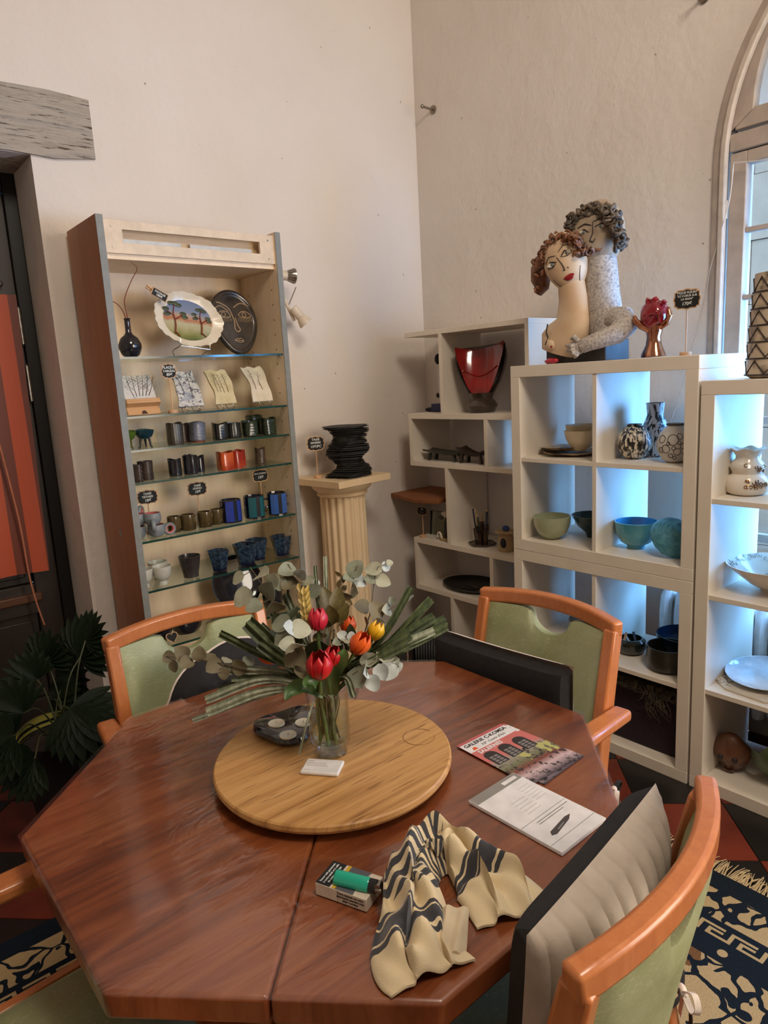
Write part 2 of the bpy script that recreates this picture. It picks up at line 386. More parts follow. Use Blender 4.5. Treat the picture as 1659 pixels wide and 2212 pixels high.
bm_.f += [(0, 1, 2, 3), (k+3, k+2, k+1, k)]
struct(bm_.build('trim_1', beam_mat(), smooth=30), 'weathered grey wooden lintel beam above the dark door', 'beam')
# dark door in the recess
DW = wood('dark_door_wood', (36, 26, 21), (24, 18, 15), 5, (10, 10, 1), 0.42, dark=(44, 30, 22))
dr = thing('door_1', 'dark brown panelled door with chrome hinges in the recess', 'door', (0, 0, 0)); dr['kind'] = 'structure'
DY = WY+0.27
MB().box((0.80, DY, 0), (0.855, DY+0.06, 2.475)).box((-0.75, DY, 2.40), (0.80, DY+0.06, 2.475)).box((-0.75, DY, 0), (-0.70, DY+0.06, 2.40)).build('door_frame', mat('door_frame_black', (18, 16, 15), 0.45), dr, bevel=0.004)
def door_leaf(x0, x1):
    mb = MB(); st = 0.10
    mb.box((x0, DY+0.012, 0.01), (x0+st, DY+0.05, 2.395)).box((x1-st, DY+0.012, 0.01), (x1, DY+0.05, 2.395))
    for z0, z1 in ((0.01, 0.20), (0.60, 0.74), (2.02, 2.10), (2.30, 2.395)): mb.box((x0+st, DY+0.012, z0), (x1-st, DY+0.05, z1))
    mb.box((x0, DY+0.012, 0.0), (x1, DY+0.05, 0.02)); lf = mb.build('door_leaf', DW, dr, bevel=0.004)
    for z0, z1 in ((0.20, 0.60), (0.74, 2.02), (2.10, 2.30)):
        pn = MB().box((x0+st, DY+0.035, z0), (x1-st, DY+0.045, z1)).box((x0+st+0.03, DY+0.026, z0+0.03), (x1-st-0.03, DY+0.036, z1-0.03)); pn.build('door_panel', DW, lf, bevel=0.005)
    MB().box((x0+st, DY-0.012, 0.66), (x1-st+0.02, DY+0.02, 0.70)).build('rail_moulding', wood('brown_moulding', (84, 50, 32), (60, 36, 24), 5, (2, 12, 12), 0.4), lf, bevel=0.006)
    return lf
door_leaf(0.03, 0.80); door_leaf(-0.70, 0.025)
CHROME = mat('worn_chrome', (190, 186, 178), 0.28, 1.0, rgb2=(150, 146, 140), scale=40)
for z in (1.86, 1.62):
    h = MB().tube([(0.793, DY-0.004, z-0.075), (0.793, DY-0.004, z+0.075)], 0.012, 12); h.build('hinge', CHROME, dr)
    MB().box((0.76, DY+0.004, z-0.085), (0.822, DY+0.014, z+0.085)).build('hinge_plate', mat('hinge_plate', (60, 54, 48), 0.5, 0.6), dr, bevel=0.002)
MB().ball((0.735, DY-0.012, 2.03), 0.014).tube([(0.735, DY+0.02, 2.03), (0.735, DY-0.01, 2.03)], 0.006).build('curtain_knob', CHROME, dr)
# orange door curtain
def curtain_mat():
    m, nt, b = nodes_of('orange_curtain'); co = objco(nt); x = nt.nodes.new('ShaderNodeSeparateXYZ'); nt.links.new(co, x.inputs[0])
    s_ = math_(nt, 'SINE', math_(nt, 'MULTIPLY', x.outputs[0], 2*PI/0.125)); f = math_(nt, 'GREATER_THAN', s_, 0.05)
    c = mixc(nt, f, lin((168, 66, 28)), lin((98, 38, 20))); nt.links.new(c, b.inputs['Base Color']); b.inputs['Roughness'].default_value = 0.55
    b.inputs['Sheen Weight'].default_value = 0.3; bump(nt, b, noise(nt, objco(nt, (60, 60, 8)), 6, 3), 0.15, 0.003); return m
def cf(u, v):
    x = -0.35+1.105*u+0.03*(1-v)*u*u; z = 1.985-1.19*v+0.012*math.sin(9*u)*v+(0.03*(1-u)*v*-1)
    y = DY-0.04+0.012*math.sin(u*22+v*2.0)*(0.4+0.6*v)
    return (Vector((x, y, z)), Vector((0, -1, 0)))
ct = thing('door_curtain', 'translucent orange striped curtain hanging over the dark door', 'curtain')
MB().slab(cf, 60, 24, 0.004).build('curtain_cloth', curtain_mat(), ct)
MB().tube([(-0.4, DY-0.038, 2.03), (0.735, DY-0.03, 2.03)], 0.006).build('curtain_rod', CHROME, ct)
cord = MB().tube(spline([(0.60, DY-0.07, 1.75), (0.63, DY-0.062, 1.4), (0.66, DY-0.066, 1.05), (0.668, DY-0.06, 0.80), (0.682, DY-0.06, 0.66), (0.70, DY-0.055, 0.56)]), 0.004, 6)
tag(cord.build('pull_cord', mat('copper_cord', (176, 110, 84), 0.5)), 'thin copper coloured cord hanging beside the orange curtain', 'cord')
# wall fittings
HK = mat('hook_steel', (150, 138, 124), 0.35, 0.9)
for (y, z, lab) in ((2.925, 2.968, 'metal peg hook high on the wall near the room corner'), (1.445, 2.915, 'metal peg hook high on the wall beside the arched window')):
    t = thing('wall_hook', lab, 'hook', (WX, y, z))
    MB().lathe([(0.022, 0), (0.022, 0.006), (0.018, 0.009)], 16).xf(Matrix.Rotation(-PI/2, 4, 'Y')).build('flange', HK, t)
    MB().tube([(-0.005, 0, 0), (-0.075, 0.004, 0.004)], 0.006, 8).ball((-0.078, 0.004, 0.004), 0.010, 10, 8).build('peg', HK, t)
cd_ = spline([px(1585, 352, 'x', 2.87), px(1576, 430, 'x', 2.865), px(1558, 500, 'x', 2.875), px(1536, 575, 'x', 2.885), px(1524, 640, 'x', 2.893), px(1505, 720, 'x', 2.893), px(1470, 850, 'x', 2.893), px(1430, 960, 'x', 2.893)], 5)
tag(MB().tube([px(1659, 345, 'x', 2.872)]+cd_, 0.0022, 6).build('white_cable', mat('white_cable', (215, 205, 195), 0.5)), 'thin white cable trailing from the window frame down the wall', 'cable')
# radiator behind the shelving
RADW = mat('radiator_enamel', (235, 234, 232), 0.3, rgb2=(226, 225, 222))
rd = thing('radiator', 'white cast iron column radiator behind the white shelving units', 'radiator', (2.82, 0, 0))
y = 0.42; i = 0; sec = None
while y < 1.50:
    if sec is None:
        mb = MB()
        for xx in (-0.042, 0.042): mb.tube([(xx, 0, 0.13), (xx, 0, 0.16), (xx, 0, 0.50), (xx*0.8, 0, 0.56), (xx*0.35, 0, 0.59)], [0.02, 0.027, 0.027, 0.026, 0.02], 10)
        mb.tube([(-0.03, 0, 0.14), (0.03, 0, 0.14)], 0.024, 10).tube([(-0.034, 0, 0.555), (0.034, 0, 0.555)], 0.028, 10)
        sec = mb.build('section', RADW, rd, loc=(0, y, 0))
    else: child_mesh(sec, rd, (0, y, 0))
    y += 0.066
MB().tube([(0, 0.42, 0.54), (0, 1.49, 0.54)], 0.018).tube([(0, 0.42, 0.15), (0, 1.49, 0.15)], 0.018).build('header_pipe', RADW, rd)
for y in (0.45, 1.44): MB().tube([(0, y, 0.0), (0, y, 0.14)], 0.016, 8).build('foot', RADW, rd)
# ------------------------------------------------------------------ furniture
WHITE = mat('white_laminate', (232, 222, 206), 0.38, rgb2=(226, 215, 198), scale=6)
KX0, KX1 = 2.34, 2.73
def cube_unit(label, y0, y1, z0, z1, rows, zs, drop=None):
    """open-backed cube shelving; zs = tops of inner shelves"""
    t = thing('cube_shelf_unit', label, 'shelf', (0, 0, z0)); h = z1-z0; fr = 0.047
    MB().box((KX0, y0, h-fr), (KX1, y1, h)).build('top_panel', WHITE, t, bevel=0.0015)
    MB().box((KX0, y0, 0), (KX1, y1, fr)).build('bottom_panel', WHITE, t, bevel=0.0015)
    for ya, yb in ((y0, y0+fr), (y1-fr, y1)): MB().box((KX0, ya, fr), (KX1, yb, h-fr)).build('side_panel', WHITE, t, bevel=0.0015)
    ym = (y0+y1)/2
    MB().box((KX0+0.004, ym-0.009, fr), (KX1, ym+0.009, h-fr)).build('divider', WHITE, t, bevel=0.001)
    for z in zs:
        for ya, yb in ((y0+fr, ym-0.009), (ym+0.009, y1-fr)): MB().box((KX0+0.004, ya, z-0.018-z0), (KX1, yb, z-z0)).build('shelf_board', WHITE, t, bevel=0.001)
    return t
cube_unit('white open cube shelf unit standing on floor beneath the couple sculpture', 1.147, 1.958, 0.0, 0.789, 2, [0.385])
cube_unit('white open cube shelf unit stacked on top, carrying the couple sculpture', 1.147, 1.958, 0.790, 1.580, 2, [1.196])
cube_unit('taller single white cube shelf unit standing in front of the window', 0.345, 1.138, 0.0, 1.493, 4, [1.096, 0.753, 0.40])
# zigzag bookcase
ZX0, ZX1, ZY0, ZY1 = 2.58, 2.88, 2.05, 2.886
zb = thing('zigzag_bookcase', 'white zigzag bookcase with staggered uprights in the room corner', 'bookcase')
ZP = [(0.0, 0.028), (0.363, 0.392), (0.637, 0.666), (1.076, 1.102), (1.334, 1.362), (1.768, 1.792)]
for i, (a, b) in enumerate(ZP): MB().box((ZX0, ZY0, a), (ZX1, ZY1, b)).build('shelf_board', WHITE, zb, bevel=0.001)
for i, ups in enumerate([(2.587, 2.05), (2.862, 2.296), (2.594, 2.05), (2.862, 2.311), (2.607, 2.05)]):
    for y in ups: MB().box((ZX0, y, ZP[i][1]), (ZX1, y+0.023, ZP[i+1][0])).build('upright', WHITE, zb, bevel=0.001)
# display cabinet with glass shelves
CX0, CX1, CY0, CY1, CTZ = 0.944, 1.722, 2.70, 3.045, 2.200
BIRCH = wood('birch_veneer', (236, 212, 180), (226, 200, 168), 3.0, (5, 5, 1.0), 0.5, dark=(240, 218, 188), bmp=0.02)
BRPLY = wood('brown_side_veneer', (172, 116, 82), (156, 100, 68), 3.0, (6, 6, 0.8), 0.5, dark=(168, 124, 92), bmp=0.02)
GREYED = mat('grey_edge_band', (128, 130, 126), 0.5)
SGLASS = film('shelf_glass', (0.90, 0.96, 0.94), 0.03)[0]; GEDGE = mat('green_glass_edge', (18, 52, 46), 0.12, rgb2=(24, 66, 58), scale=12)
cb = thing('display_cabinet', 'tall birch display cabinet with grey edges and glass shelves', 'cabinet')
MB().box((CX0, CY0+0.004, 0), (CX0+0.004, CY1, CTZ)).build('outer_veneer', BRPLY, cb, smooth=0)
for xa in (CX0+0.004, CX1-0.026):
    MB().box((xa, CY0+0.004, 0), (xa+0.022+(0.004 if xa > 1 else 0), CY1, CTZ)).build('side_panel', BIRCH, cb, smooth=0)
for xa in (CX0, CX1-0.026): MB().box((xa, CY0, 0), (xa+0.026, CY0+0.004, CTZ)).build('edge_strip', GREYED, cb, smooth=0)
MB().box((CX0+0.026, CY1-0.012, 0.0), (CX1-0.026, CY1-0.002, 2.06)).build('back_panel', BIRCH, cb, smooth=0)
# header with a slotted fascia and canopy board
hd = MB(); hx0, hx1, hy = CX0+0.026, CX1-0.026, CY0+0.012
for a, b in (((hx0, 2.070), (hx1, 2.108)), ((hx0, 2.156), (hx1, 2.186)), ((hx0, 2.108), (1.04, 2.156)), ((1.625, 2.108), (hx1, 2.156))): hd.box((a[0], hy, a[1]), (b[0], hy+0.012, b[1]))
hd.build('fascia', mat('cream_fascia', (222, 200, 172), 0.4), cb, smooth=0)
MB().box((hx0, hy+0.012, 2.050), (hx1, CY1-0.002, 2.070)).build('canopy_board', BIRCH, cb, smooth=0)
MB().box((hx0, hy+0.045, 2.070), (hx1, hy+0.057, 2.165)).build('lamp_rail', wood('rail_birch', (206, 176, 138), (190, 160, 122), 4, (1, 8, 8)), cb, smooth=0)
for xa, xb in ((1.04, 1.28), (1.32, 1.60)): MB().box((xa, hy+0.028, 2.098), (xb, hy+0.044, 2.128)).build('diffuser_strip', mat('frosted_strip', (196, 196, 192), 0.4), cb, smooth=0)
for x, z in ((hx0+0.03, 2.165), (hx0+0.03, 2.09), (hx1-0.03, 2.165), (hx1-0.03, 2.09)):
    MB().lathe([(0.004, 0), (0.003, 0.002)], 10).xf(Matrix.Translation((x, hy, z)) @ Matrix.Rotation(PI/2, 4, 'X')).build('screw', CHROME, cb)
GZ = [1.692, 1.466, 1.336, 1.206, 0.970, 0.765, 0.515]
for z in GZ:
    g = MB().box((CX0+0.028, CY0+0.012, z-0.008), (CX1-0.028, CY1-0.016, z)).build('glass_shelf', SGLASS, cb, smooth=0)
    MB().box((CX0+0.028, CY0+0.008, z-0.008), (CX1-0.028, CY0+0.012, z)).build('polished_edge', GEDGE, g, smooth=0)
    for x in (CX0+0.026, CX1-0.034):
        for y in (CY0+0.04, CY1-0.06): MB().box((x, y, z-0.014), (x+0.008, y+0.008, z-0.008)).build('shelf_pin', CHROME, g, smooth=0)
hole0 = None
HM = mat('hole_dark', (60, 46, 34), 0.8)
zz = 0.56
while zz < 1.98:
    for y in (CY0+0.06, CY0+0.27):
        if hole0 is None: hole0 = MB().lathe([(0.0035, 0), (0.003, 0.0006)], 8).xf(Matrix.Rotation(-PI/2, 4, 'Y')).build('pin_hole', HM, cb, loc=(CX1-0.026, y, zz))
        else: child_mesh(hole0, cb, (CX1-0.026, y, zz))
    zz += 0.064
MB().box((CX0+0.026, CY0+0.02, 0.0), (CX1-0.026, CY0+0.035, 0.09)).build('plinth', BIRCH, cb, smooth=0)
MB().box((CX0+0.026, CY0+0.02, 0.09), (CX1-0.026, CY1-0.016, 0.112)).build('bottom_board', BIRCH, cb, smooth=0)
# spot lamp bar on the wall beside the cabinet
SPW = mat('cream_lamp_enamel', (214, 200, 180), 0.35)
sp = thing('spot_lamp_bar', 'cream wall bar with two small spot lamps beside the cabinet', 'lamp', (1.845, WY, 2.02))
MB().lathe([(0.06, 0.0), (0.06, 0.015), (0.045, 0.022)], 24).xf(Matrix.Translation((0.02, 0, 0)) @ Matrix.Rotation(PI/2, 4, 'X')).build('wall_rose', SPW, sp)
MB().tube([(0.02, -0.02, 0.0), (0.02, -0.09, 0.0)], 0.008).tube([(-0.02, -0.09, 0.09), (0.10, -0.09, -0.16)], 0.008).build('lamp_bar', SPW, sp)
def spot(p, d, open_):
    d = Vector(d).normalized(); q = d.to_track_quat('Z', 'Y').to_matrix().to_4x4(); M_ = Matrix.Translation(p) @ q
    h = MB().lathe([(0.020, 0), (0.023, 0.003), (0.023, 0.055), (0.020, 0.058)], 18).xf(M_).build('spot_head', SPW, sp)
    MB().lathe([(0.018, 0.055), (0.024, 0.062), (0.033, 0.085), (0.036, 0.098), (0.031, 0.098), (0.028, 0.094)], 20).xf(M_).build('bulb_reflector', CHROME if open_ else SPW, h)
    if open_:
        for k in range(14):
            a = 2*PI*k/14; MB().bar((0.0225*math.cos(a), 0.0225*math.sin(a), 0.061), (0.0345*math.cos(a), 0.0345*math.sin(a), 0.092), 0.004, 0.003).xf(M_).build('fin', mat('fin_dark', (70, 58, 48), 0.4), h)
spot((0.005, -0.10, 0.05), (1.0, -0.25, -0.05), True); spot((0.085, -0.11, -0.10), (0.55, -0.25, -0.8), False)
MB().tube([(0.07, -0.10, -0.085), (0.105, -0.12, -0.005)], 0.0025, 6).build('lamp_wire', mat('wire_brown', (110, 96, 80), 0.5), sp)
# fluted column
COLM = mat('cream_column_plaster', (224, 200, 164), 0.6, rgb2=(214, 188, 150), scale=5)
cl = thing('fluted_column', 'cream fluted plaster column pedestal with square top', 'column', (2.105, 2.895, 0), math.radians(6))
def flute(t, i, r, z):
    c = math.cos(t*20); return (r*(1-0.055*max(0, 0.55-c)**0.7 if c < 0.55 else 1), z)
MB().lathe([(0.122, 0.10), (0.122, 0.13), (0.118, 0.96), (0.118, 0.985)], 160, fn=flute).build('fluted_shaft', COLM, cl, smooth=50)
MB().lathe([(0.120, 0.98), (0.130, 0.985), (0.132, 0.995), (0.126, 1.0), (0.132, 1.005), (0.150, 1.020), (0.160, 1.038), (0.160, 1.046)], 48).build('capital', COLM, cl)
MB().box((-0.18, -0.18, 1.046), (0.18, 0.175, 1.080)).build('square_top', COLM, cl, bevel=0.002)
MB().lathe([(0.165, 0.0), (0.165, 0.04), (0.150, 0.05), (0.158, 0.07), (0.140, 0.095), (0.125, 0.102)], 48).build('round_base', COLM, cl)
# ------------------------------------------------------------------ table
TC = (0.757, 1.135); AP = 0.562; SD = AP*math.tan(PI/8); TZ = 0.750
def table_mat():
    m, nt, b = nodes_of('red_brown_pine'); b.inputs['Roughness'].default_value = 0.30
    b.inputs['Coat Weight'].default_value = 0.25; b.inputs['Coat Roughness'].default_value = 0.22
    R_ = (0, 0, PI/4*0.92); co = objco(nt, (0.8, 6.5, 1), R_); co2 = objco(nt, (1.0, 26, 1), R_); co3 = objco(nt, (1.0, 2.2, 1), R_)
    g1 = noise(nt, co, 2.0, 7, 0.6, 2.2); g2 = noise(nt, co2, 2.6, 4, 0.6, 0.8); g3 = noise(nt, co3, 1.5, 3, 0.5, 0.8)
    f = math_(nt, 'ADD', math_(nt, 'ADD', math_(nt, 'MULTIPLY', g1, 0.55), math_(nt, 'MULTIPLY', g2, 0.15)), math_(nt, 'MULTIPLY', g3, 0.30))
    c = ramp(nt, f, [(0.32, lin((54, 22, 11))), (0.42, lin((102, 48, 24))), (0.50, lin((128, 66, 34))), (0.60, lin((148, 86, 50))), (0.72, lin((100, 50, 27)))])
    v = nt.nodes.new('ShaderNodeTexVoronoi'); v.inputs['Scale'].default_value = 3.6; kv = nt.nodes.new('ShaderNodeVectorMath'); kv.operation = 'MULTIPLY_ADD'; kn_ = nt.nodes.new('ShaderNodeTexNoise'); kn_.inputs['Scale'].default_value = 9; nt.links.new(objco(nt), kn_.inputs['Vector']); nt.links.new(kn_.outputs['Color'], kv.inputs[0]); kv.inputs[1].default_value = (0.05, 0.05, 0); nt.links.new(objco(nt, (0.7, 1.5, 0.01), (0, 0, PI/4)), kv.inputs[2]); nt.links.new(kv.outputs[0], v.inputs['Vector'])
    kn = ramp(nt, v.outputs['Distance'], [(0.05, (1, 1, 1)), (0.13, (0, 0, 0))])
    c2 = mixc(nt, math_(nt, 'MULTIPLY', kn, math_(nt, 'GREATER_THAN', noise(nt, objco(nt), 1.7, 0), 0.44)), c, lin((40, 18, 12)))
    nt.links.new(c2, b.inputs['Base Color']); bump(nt, b, f, 0.06, 0.004); return m
TAB = table_mat()
def octa(ap):
    s = ap*math.tan(PI/8); return [(-s, -ap), (s, -ap), (ap, -s), (ap, s), (s, ap), (-s, ap), (-ap, s), (-ap, -s)]
def half(poly, sg):
    # side of the line y = x
    out = []
    for i in range(len(poly)):
        p, q_ = poly[i-1], poly[i]; a = (p[0]-p[1])*sg-0.0016; b = (q_[0]-q_[1])*sg-0.0016
        if (a >= 0) != (b >= 0):
            t_ = a/(a-b); out.append((p[0]+(q_[0]-p[0])*t_, p[1]+(q_[1]-p[1])*t_))
        if b >= 0: out.append(q_)
    return out
tb = thing('octagonal_table', 'red brown pine octagonal dining table with turntable on top', 'table', (TC[0], TC[1], 0))
for sg in (1, -1): MB().prism(half(octa(AP), sg), TZ-0.045, TZ).build('table_leaf', TAB, tb, bevel=0.007, seg=3)
ap_ = MB()
o1, o2 = octa(0.44), octa(0.415)
for i in range(8):
    a, b, c, d = o1[i], o1[(i+1) % 8], o2[(i+1) % 8], o2[i]; k = len(ap_.v)
    for z in (TZ-0.12, TZ-0.046): ap_.v += [p+(z,) for p in (a, b, c, d)]
    ap_.f += [(k, k+1, k+5, k+4), (k+2, k+3, k+7, k+6), (k, k+3, k+2, k+1), (k+4, k+5, k+6, k+7)]
ap_.build('apron', TAB, tb, smooth=0)
MB().lathe([(0.10, 0.05), (0.10, 0.14), (0.075, 0.18), (0.065, 0.32), (0.085, 0.45), (0.07, 0.52), (0.10, 0.58), (0.13, TZ-0.047)], 28).build('pedestal', TAB, tb)
for k in range(4):
    a = PI/4+k*PI/2; u = Vector((math.cos(a), math.sin(a), 0))
    MB().beam([u*0.06+Vector((0, 0, 0.14)), u*0.2+Vector((0, 0, 0.10)), u*0.36+Vector((0, 0, 0.035))], [0.07, 0.065, 0.06], [0.10, 0.08, 0.06], side=u.cross(Vector((0, 0, 1)))).build('foot', TAB, tb, bevel=0.006)
# clear plastic table cover
def cover_mat():
    m, nt, g, lw = film('clear_plastic_film', (1.0, 1.0, 1.0), 0.10, 0.014, 0.45, 2.6)
    co = objco(nt, (1.5, 5, 1), (0, 0, 0.5)); n = noise(nt, co, 3.0, 3, 0.55, 1.5)
    msk = ramp(nt, noise(nt, objco(nt), 2.6, 2), [(0.48, (0.03,)*3), (0.68, (1, 1, 1))])
    bp = nt.nodes.new('ShaderNodeBump'); bp.inputs['Distance'].default_value = 0.012; nt.links.new(math_(nt, 'MULTIPLY', msk, 0.7), bp.inputs['Strength']); nt.links.new(n, bp.inputs['Height'])
    nt.links.new(bp.outputs[0], g.inputs['Normal']); return m
cv = MB().prism(octa(AP+0.004), TZ+0.0004, TZ+0.0016).build('clear_table_cover', cover_mat(), smooth=0, loc=(TC[0], TC[1], 0))
tag(cv, 'creased clear plastic sheet covering the octagonal table top', 'table cover')
TT = TZ+0.0018
# ------------------------------------------------------------------ chairs
CHW = wood('orange_beech', (192, 116, 66), (178, 104, 58), 4, (6, 6, 1.5), 0.32, dark=(202, 128, 76), coat=0.3, bmp=0.02)
def green_fabric():
    m, nt, b = nodes_of('green_leatherette'); co = objco(nt); b.inputs['Roughness'].default_value = 0.42
    v = noise(nt, objco(nt, (1, 1, 4)), 70, 4, 0.7, 1.5); n = noise(nt, co, 6, 3)
    c = ramp(nt, n, [(0.35, lin((164, 170, 132))), (0.65, lin((142, 148, 104)))])
    nt.links.new(mixc(nt, ramp(nt, v, [(0.55, (0, 0, 0)), (0.64, (0.6,)*3)]), c, lin((190, 194, 160))), b.inputs['Base Color']); bump(nt, b, v, 0.12, 0.003); return m
GRN = green_fabric()
def yback(x, z):
    t_ = (z-0.47)/(0.88-0.47); return -0.215-0.075*max(0, t_)**1.2-0.052*(1-min(1, (x/0.24)**2))
def make_chair(label):
    t = thing('dining_armchair', label, 'chair', group='green armchairs around the table')
    for s_ in (-1, 1):
        x = s_*0.2235
        MB().beam([(x, yback(x, 0.868), 0.868), (x, yback(x, 0.75), 0.75), (x, yback(x, 0.62), 0.62), (x, -0.222, 0.48), (x, -0.255, 0.30), (x, -0.335, 0.0)], 0.036, [0.042, 0.046, 0.05, 0.052, 0.048, 0.036]).build('back_leg', CHW, t, bevel=0.006)
        MB().beam([(s_*0.262, 0.215, 0.0), (s_*0.262, 0.20, 0.35), (s_*0.265, 0.185, 0.628)], 0.04, [0.038, 0.045, 0.045]).build('front_leg', CHW, t, bevel=0.006)
        MB().beam([(s_*0.268, -0.275, 0.652), (s_*0.278, -0.10, 0.656), (s_*0.285, 0.06, 0.650), (s_*0.275, 0.235, 0.640)], [0.052, 0.058, 0.062, 0.054], 0.032).build('armrest', CHW, t, bevel=0.010, seg=3)
        MB().bar((s_*0.245, -0.24, 0.41), (s_*0.255, 0.20, 0.41), 0.022, 0.06).build('seat_rail', CHW, t, bevel=0.003)
    rail = [(x, yback(x, 0.875), 0.872+0.012*(1-(x/0.24)**2)) for x in [(-0.242+0.484*i/14) for i in range(15)]]
    MB().beam(rail, 0.044, 0.034, side=(0, 0, 1)).build('top_rail', CHW, t, bevel=0.008, seg=3)
    MB().bar((-0.25, 0.20, 0.41), (0.25, 0.20, 0.41), 0.022, 0.06).build('seat_rail', CHW, t, bevel=0.003); MB().bar((-0.24, -0.225, 0.41), (0.24, -0.225, 0.41), 0.022, 0.06).build('seat_rail', CHW, t, bevel=0.003)
    # padded back with the round finger hole below the rail
    nx, nz = 34, 10; x0 = 0.206
    def bf(sg):
        def f(u, v):
            x = -x0+2*x0*u; zt = 0.856; r = 0.072
            if abs(x) < r: zt = 0.852-0.85*math.sqrt(max(0, r*r-x*x))
            elif abs(x) < r+0.03: zt = 0.856-0.010*(1-(abs(x)-r)/0.03)
            z = 0.52+(zt-0.52)*v
            e = min(1, 14*min(u, 1-u)+0.05)*min(1, 9*min(v, 1-v)+0.05)
            return (x, yback(x, z)+sg*(0.010+0.012*math.sqrt(e)), z)
        return f
    mb = MB(); mb.grid(bf(1), nx, nz); k2 = len(mb.v); mb.grid(lambda u, v: bf(-1)(u, v), nx, nz); wv = nz+1
    for i in range(nx): mb.f += [(i*wv, (i+1)*wv, k2+(i+1)*wv, k2+i*wv), (i*wv+nz, k2+i*wv+nz, k2+(i+1)*wv+nz, (i+1)*wv+nz)]
    for j in range(nz): mb.f += [(j, k2+j, k2+j+1, j+1), (nx*wv+j, nx*wv+j+1, k2+nx*wv+j+1, k2+nx*wv+j)]
    mb.build('padded_back', GRN, t, smooth=50)
    def sf(u, v):
        x = -1+2*u; y = -1+2*v; hx = 0.238; z = 0.438+0.042*(1-abs(x)**5)*(1-abs(y)**5)+0.012*(1-x*x)*(1-y*y)
        return (x*hx, -0.012+y*0.232, z)
    s2 = MB(); s2.grid(sf, 16, 16); s2.box((-0.236, -0.242, 0.420), (0.236, 0.218, 0.441)); s2.build('padded_seat', GRN, t, smooth=50)
    return t
ch0 = make_chair('green padded armchair with a black and white rectangular cushion, back towards white shelves')
def place(o, x, y, rz): o.location = (x, y, 0); o.rotation_euler = (0, 0, math.radians(rz)); return o
place(ch0, 1.283, 1.208, 90)
for (x, y, rz, lab) in ((0.772, 1.615, 176, 'green padded armchair with a round black cushion, in front of the display cabinet'),
                        (0.760, 0.728, 9, 'green padded armchair seen from behind, holding a quilted grey cushion'),
                        (0.155, 1.10, -88, 'green padded armchair pushed under the table, only its armrest and seat showing')):
    c = place(copy_tree(ch0), x, y, rz); c['label'] = lab
# cushions
BLK = mat('black_cotton', (34, 32, 33), 0.9, rgb2=(26, 25, 26), scale=60, bmp=0.2, bscale=300); CRM = mat('white_cotton', (222, 208, 196), 0.9, bmp=0.15, bscale=300)
def pillow(hx, hz, th, sgn, nu=30, nv=26, p=5, wr=0.0, quilt=0, taper=0.0):
    """half pillow in the local xz plane, bulging to y*sgn"""
    def f(u, v):
        a, b = -1+2*u, -1+2*v
        e = max(0, (1-abs(a)**p)*(1-abs(b)**p)); d = th*e**0.45*(1-taper*(1-v))
        if quilt: d -= 0.013*e**0.25*(1-abs(math.sin(quilt*a*PI/2)))**2
        wob = wr*math.sin(7*a+3*b)*math.sin(5*b-2*a)*e
        s_ = 1-0.05*(abs(a)*abs(b))**2*0-0.04*(1-abs(b)**2)*abs(a)**6-0.0
        return (hx*a*(1-0.03*(1-b*b)*abs(a)), sgn*(d+wob), hz*b*(1-0.03*(1-a*a)*abs(b)))
    return MB().grid(f, nu, nv)
def ribbon(pts, w, th=0.0015, side=(0, 0, 1)): return MB().beam(spline(pts, 5), w, th, side=side)
def bow(parent):
    ring_ = [(0.031*math.cos(2*PI*i/24), 0.031*math.sin(2*PI*i/24), 0.004*math.sin(4*PI*i/24)) for i in range(25)]
    MB().beam(ring_, 0.013, 0.002, side=(0, 0, 1)).build('tie_band', BLK, parent)
    MB().ball((0, -0.037, 0), (0.012, 0.009, 0.011), 12, 8).build('tie_knot', CRM, parent)
    for s_ in (-1, 1):
        MB().beam(spline([(0.004*s_, -0.038, 0.002), (0.026*s_, -0.048, 0.014), (0.040*s_, -0.048, -0.004), (0.030*s_, -0.044, -0.018), (0.006*s_, -0.040, -0.004)], 5), 0.012, 0.0018, side=(0, 1, 0.2)).build('tie_loop', BLK if s_ > 0 else CRM, parent)
        MB().beam(spline([(0.003*s_, -0.040, -0.004), (0.014*s_, -0.047, -0.028), (0.022*s_, -0.046, -0.075)], 5), 0.012, 0.0018, side=(1, 0, 0)).build('tie_end', CRM if s_ > 0 else BLK, parent)
q1 = thing('rectangular_cushion', 'black rectangular cushion with white back edge standing on the right armchair', 'cushion', (1.372, 1.205, 0.655), rot=(math.radians(-4), 0, math.radians(90+4)))
pillow(0.228, 0.165, 0.035, 1, p=9).build('black_face', BLK, q1); pillow(0.236, 0.176, 0.035, -1, p=9).build('white_face', CRM, q1)
q2 = thing('round_cushion', 'black round scalloped cushion with pale piping on the armchair before the cabinet', 'cushion', (0.85, 1.765, 0.645), rot=(math.radians(-8), 0, math.radians(174)))
def roundp(sg, grow=0.0):
    def f(u, v):
        t_ = 2*PI*u; r = (0.205+grow)*v*(1+0.035*abs(math.cos(4*t_))*v); d = 0.042*math.sqrt(max(0, 1-v**4))*(1-0.35*math.exp(-(v/0.22)**2))+0.004*math.sin(16*t_)*v*(1-v)*4
        return (r*math.cos(t_), sg*d, r*math.sin(t_))
    return MB().grid(f, 64, 12, cu=True)
roundp(1).build('black_face', BLK, q2); roundp(-1).build('back_face', BLK, q2)
MB().tube([((0.207)*(1+0.035*abs(math.cos(8*PI*i/64)))*math.cos(2*PI*i/64), 0, 0.207*(1+0.035*abs(math.cos(8*PI*i/64)))*math.sin(2*PI*i/64)) for i in range(65)], 0.003, 6).build('piping', CRM, q2)
MB().ball((0, 0.030, 0), (0.012, 0.006, 0.012), 10, 8).build('button', BLK, q2)
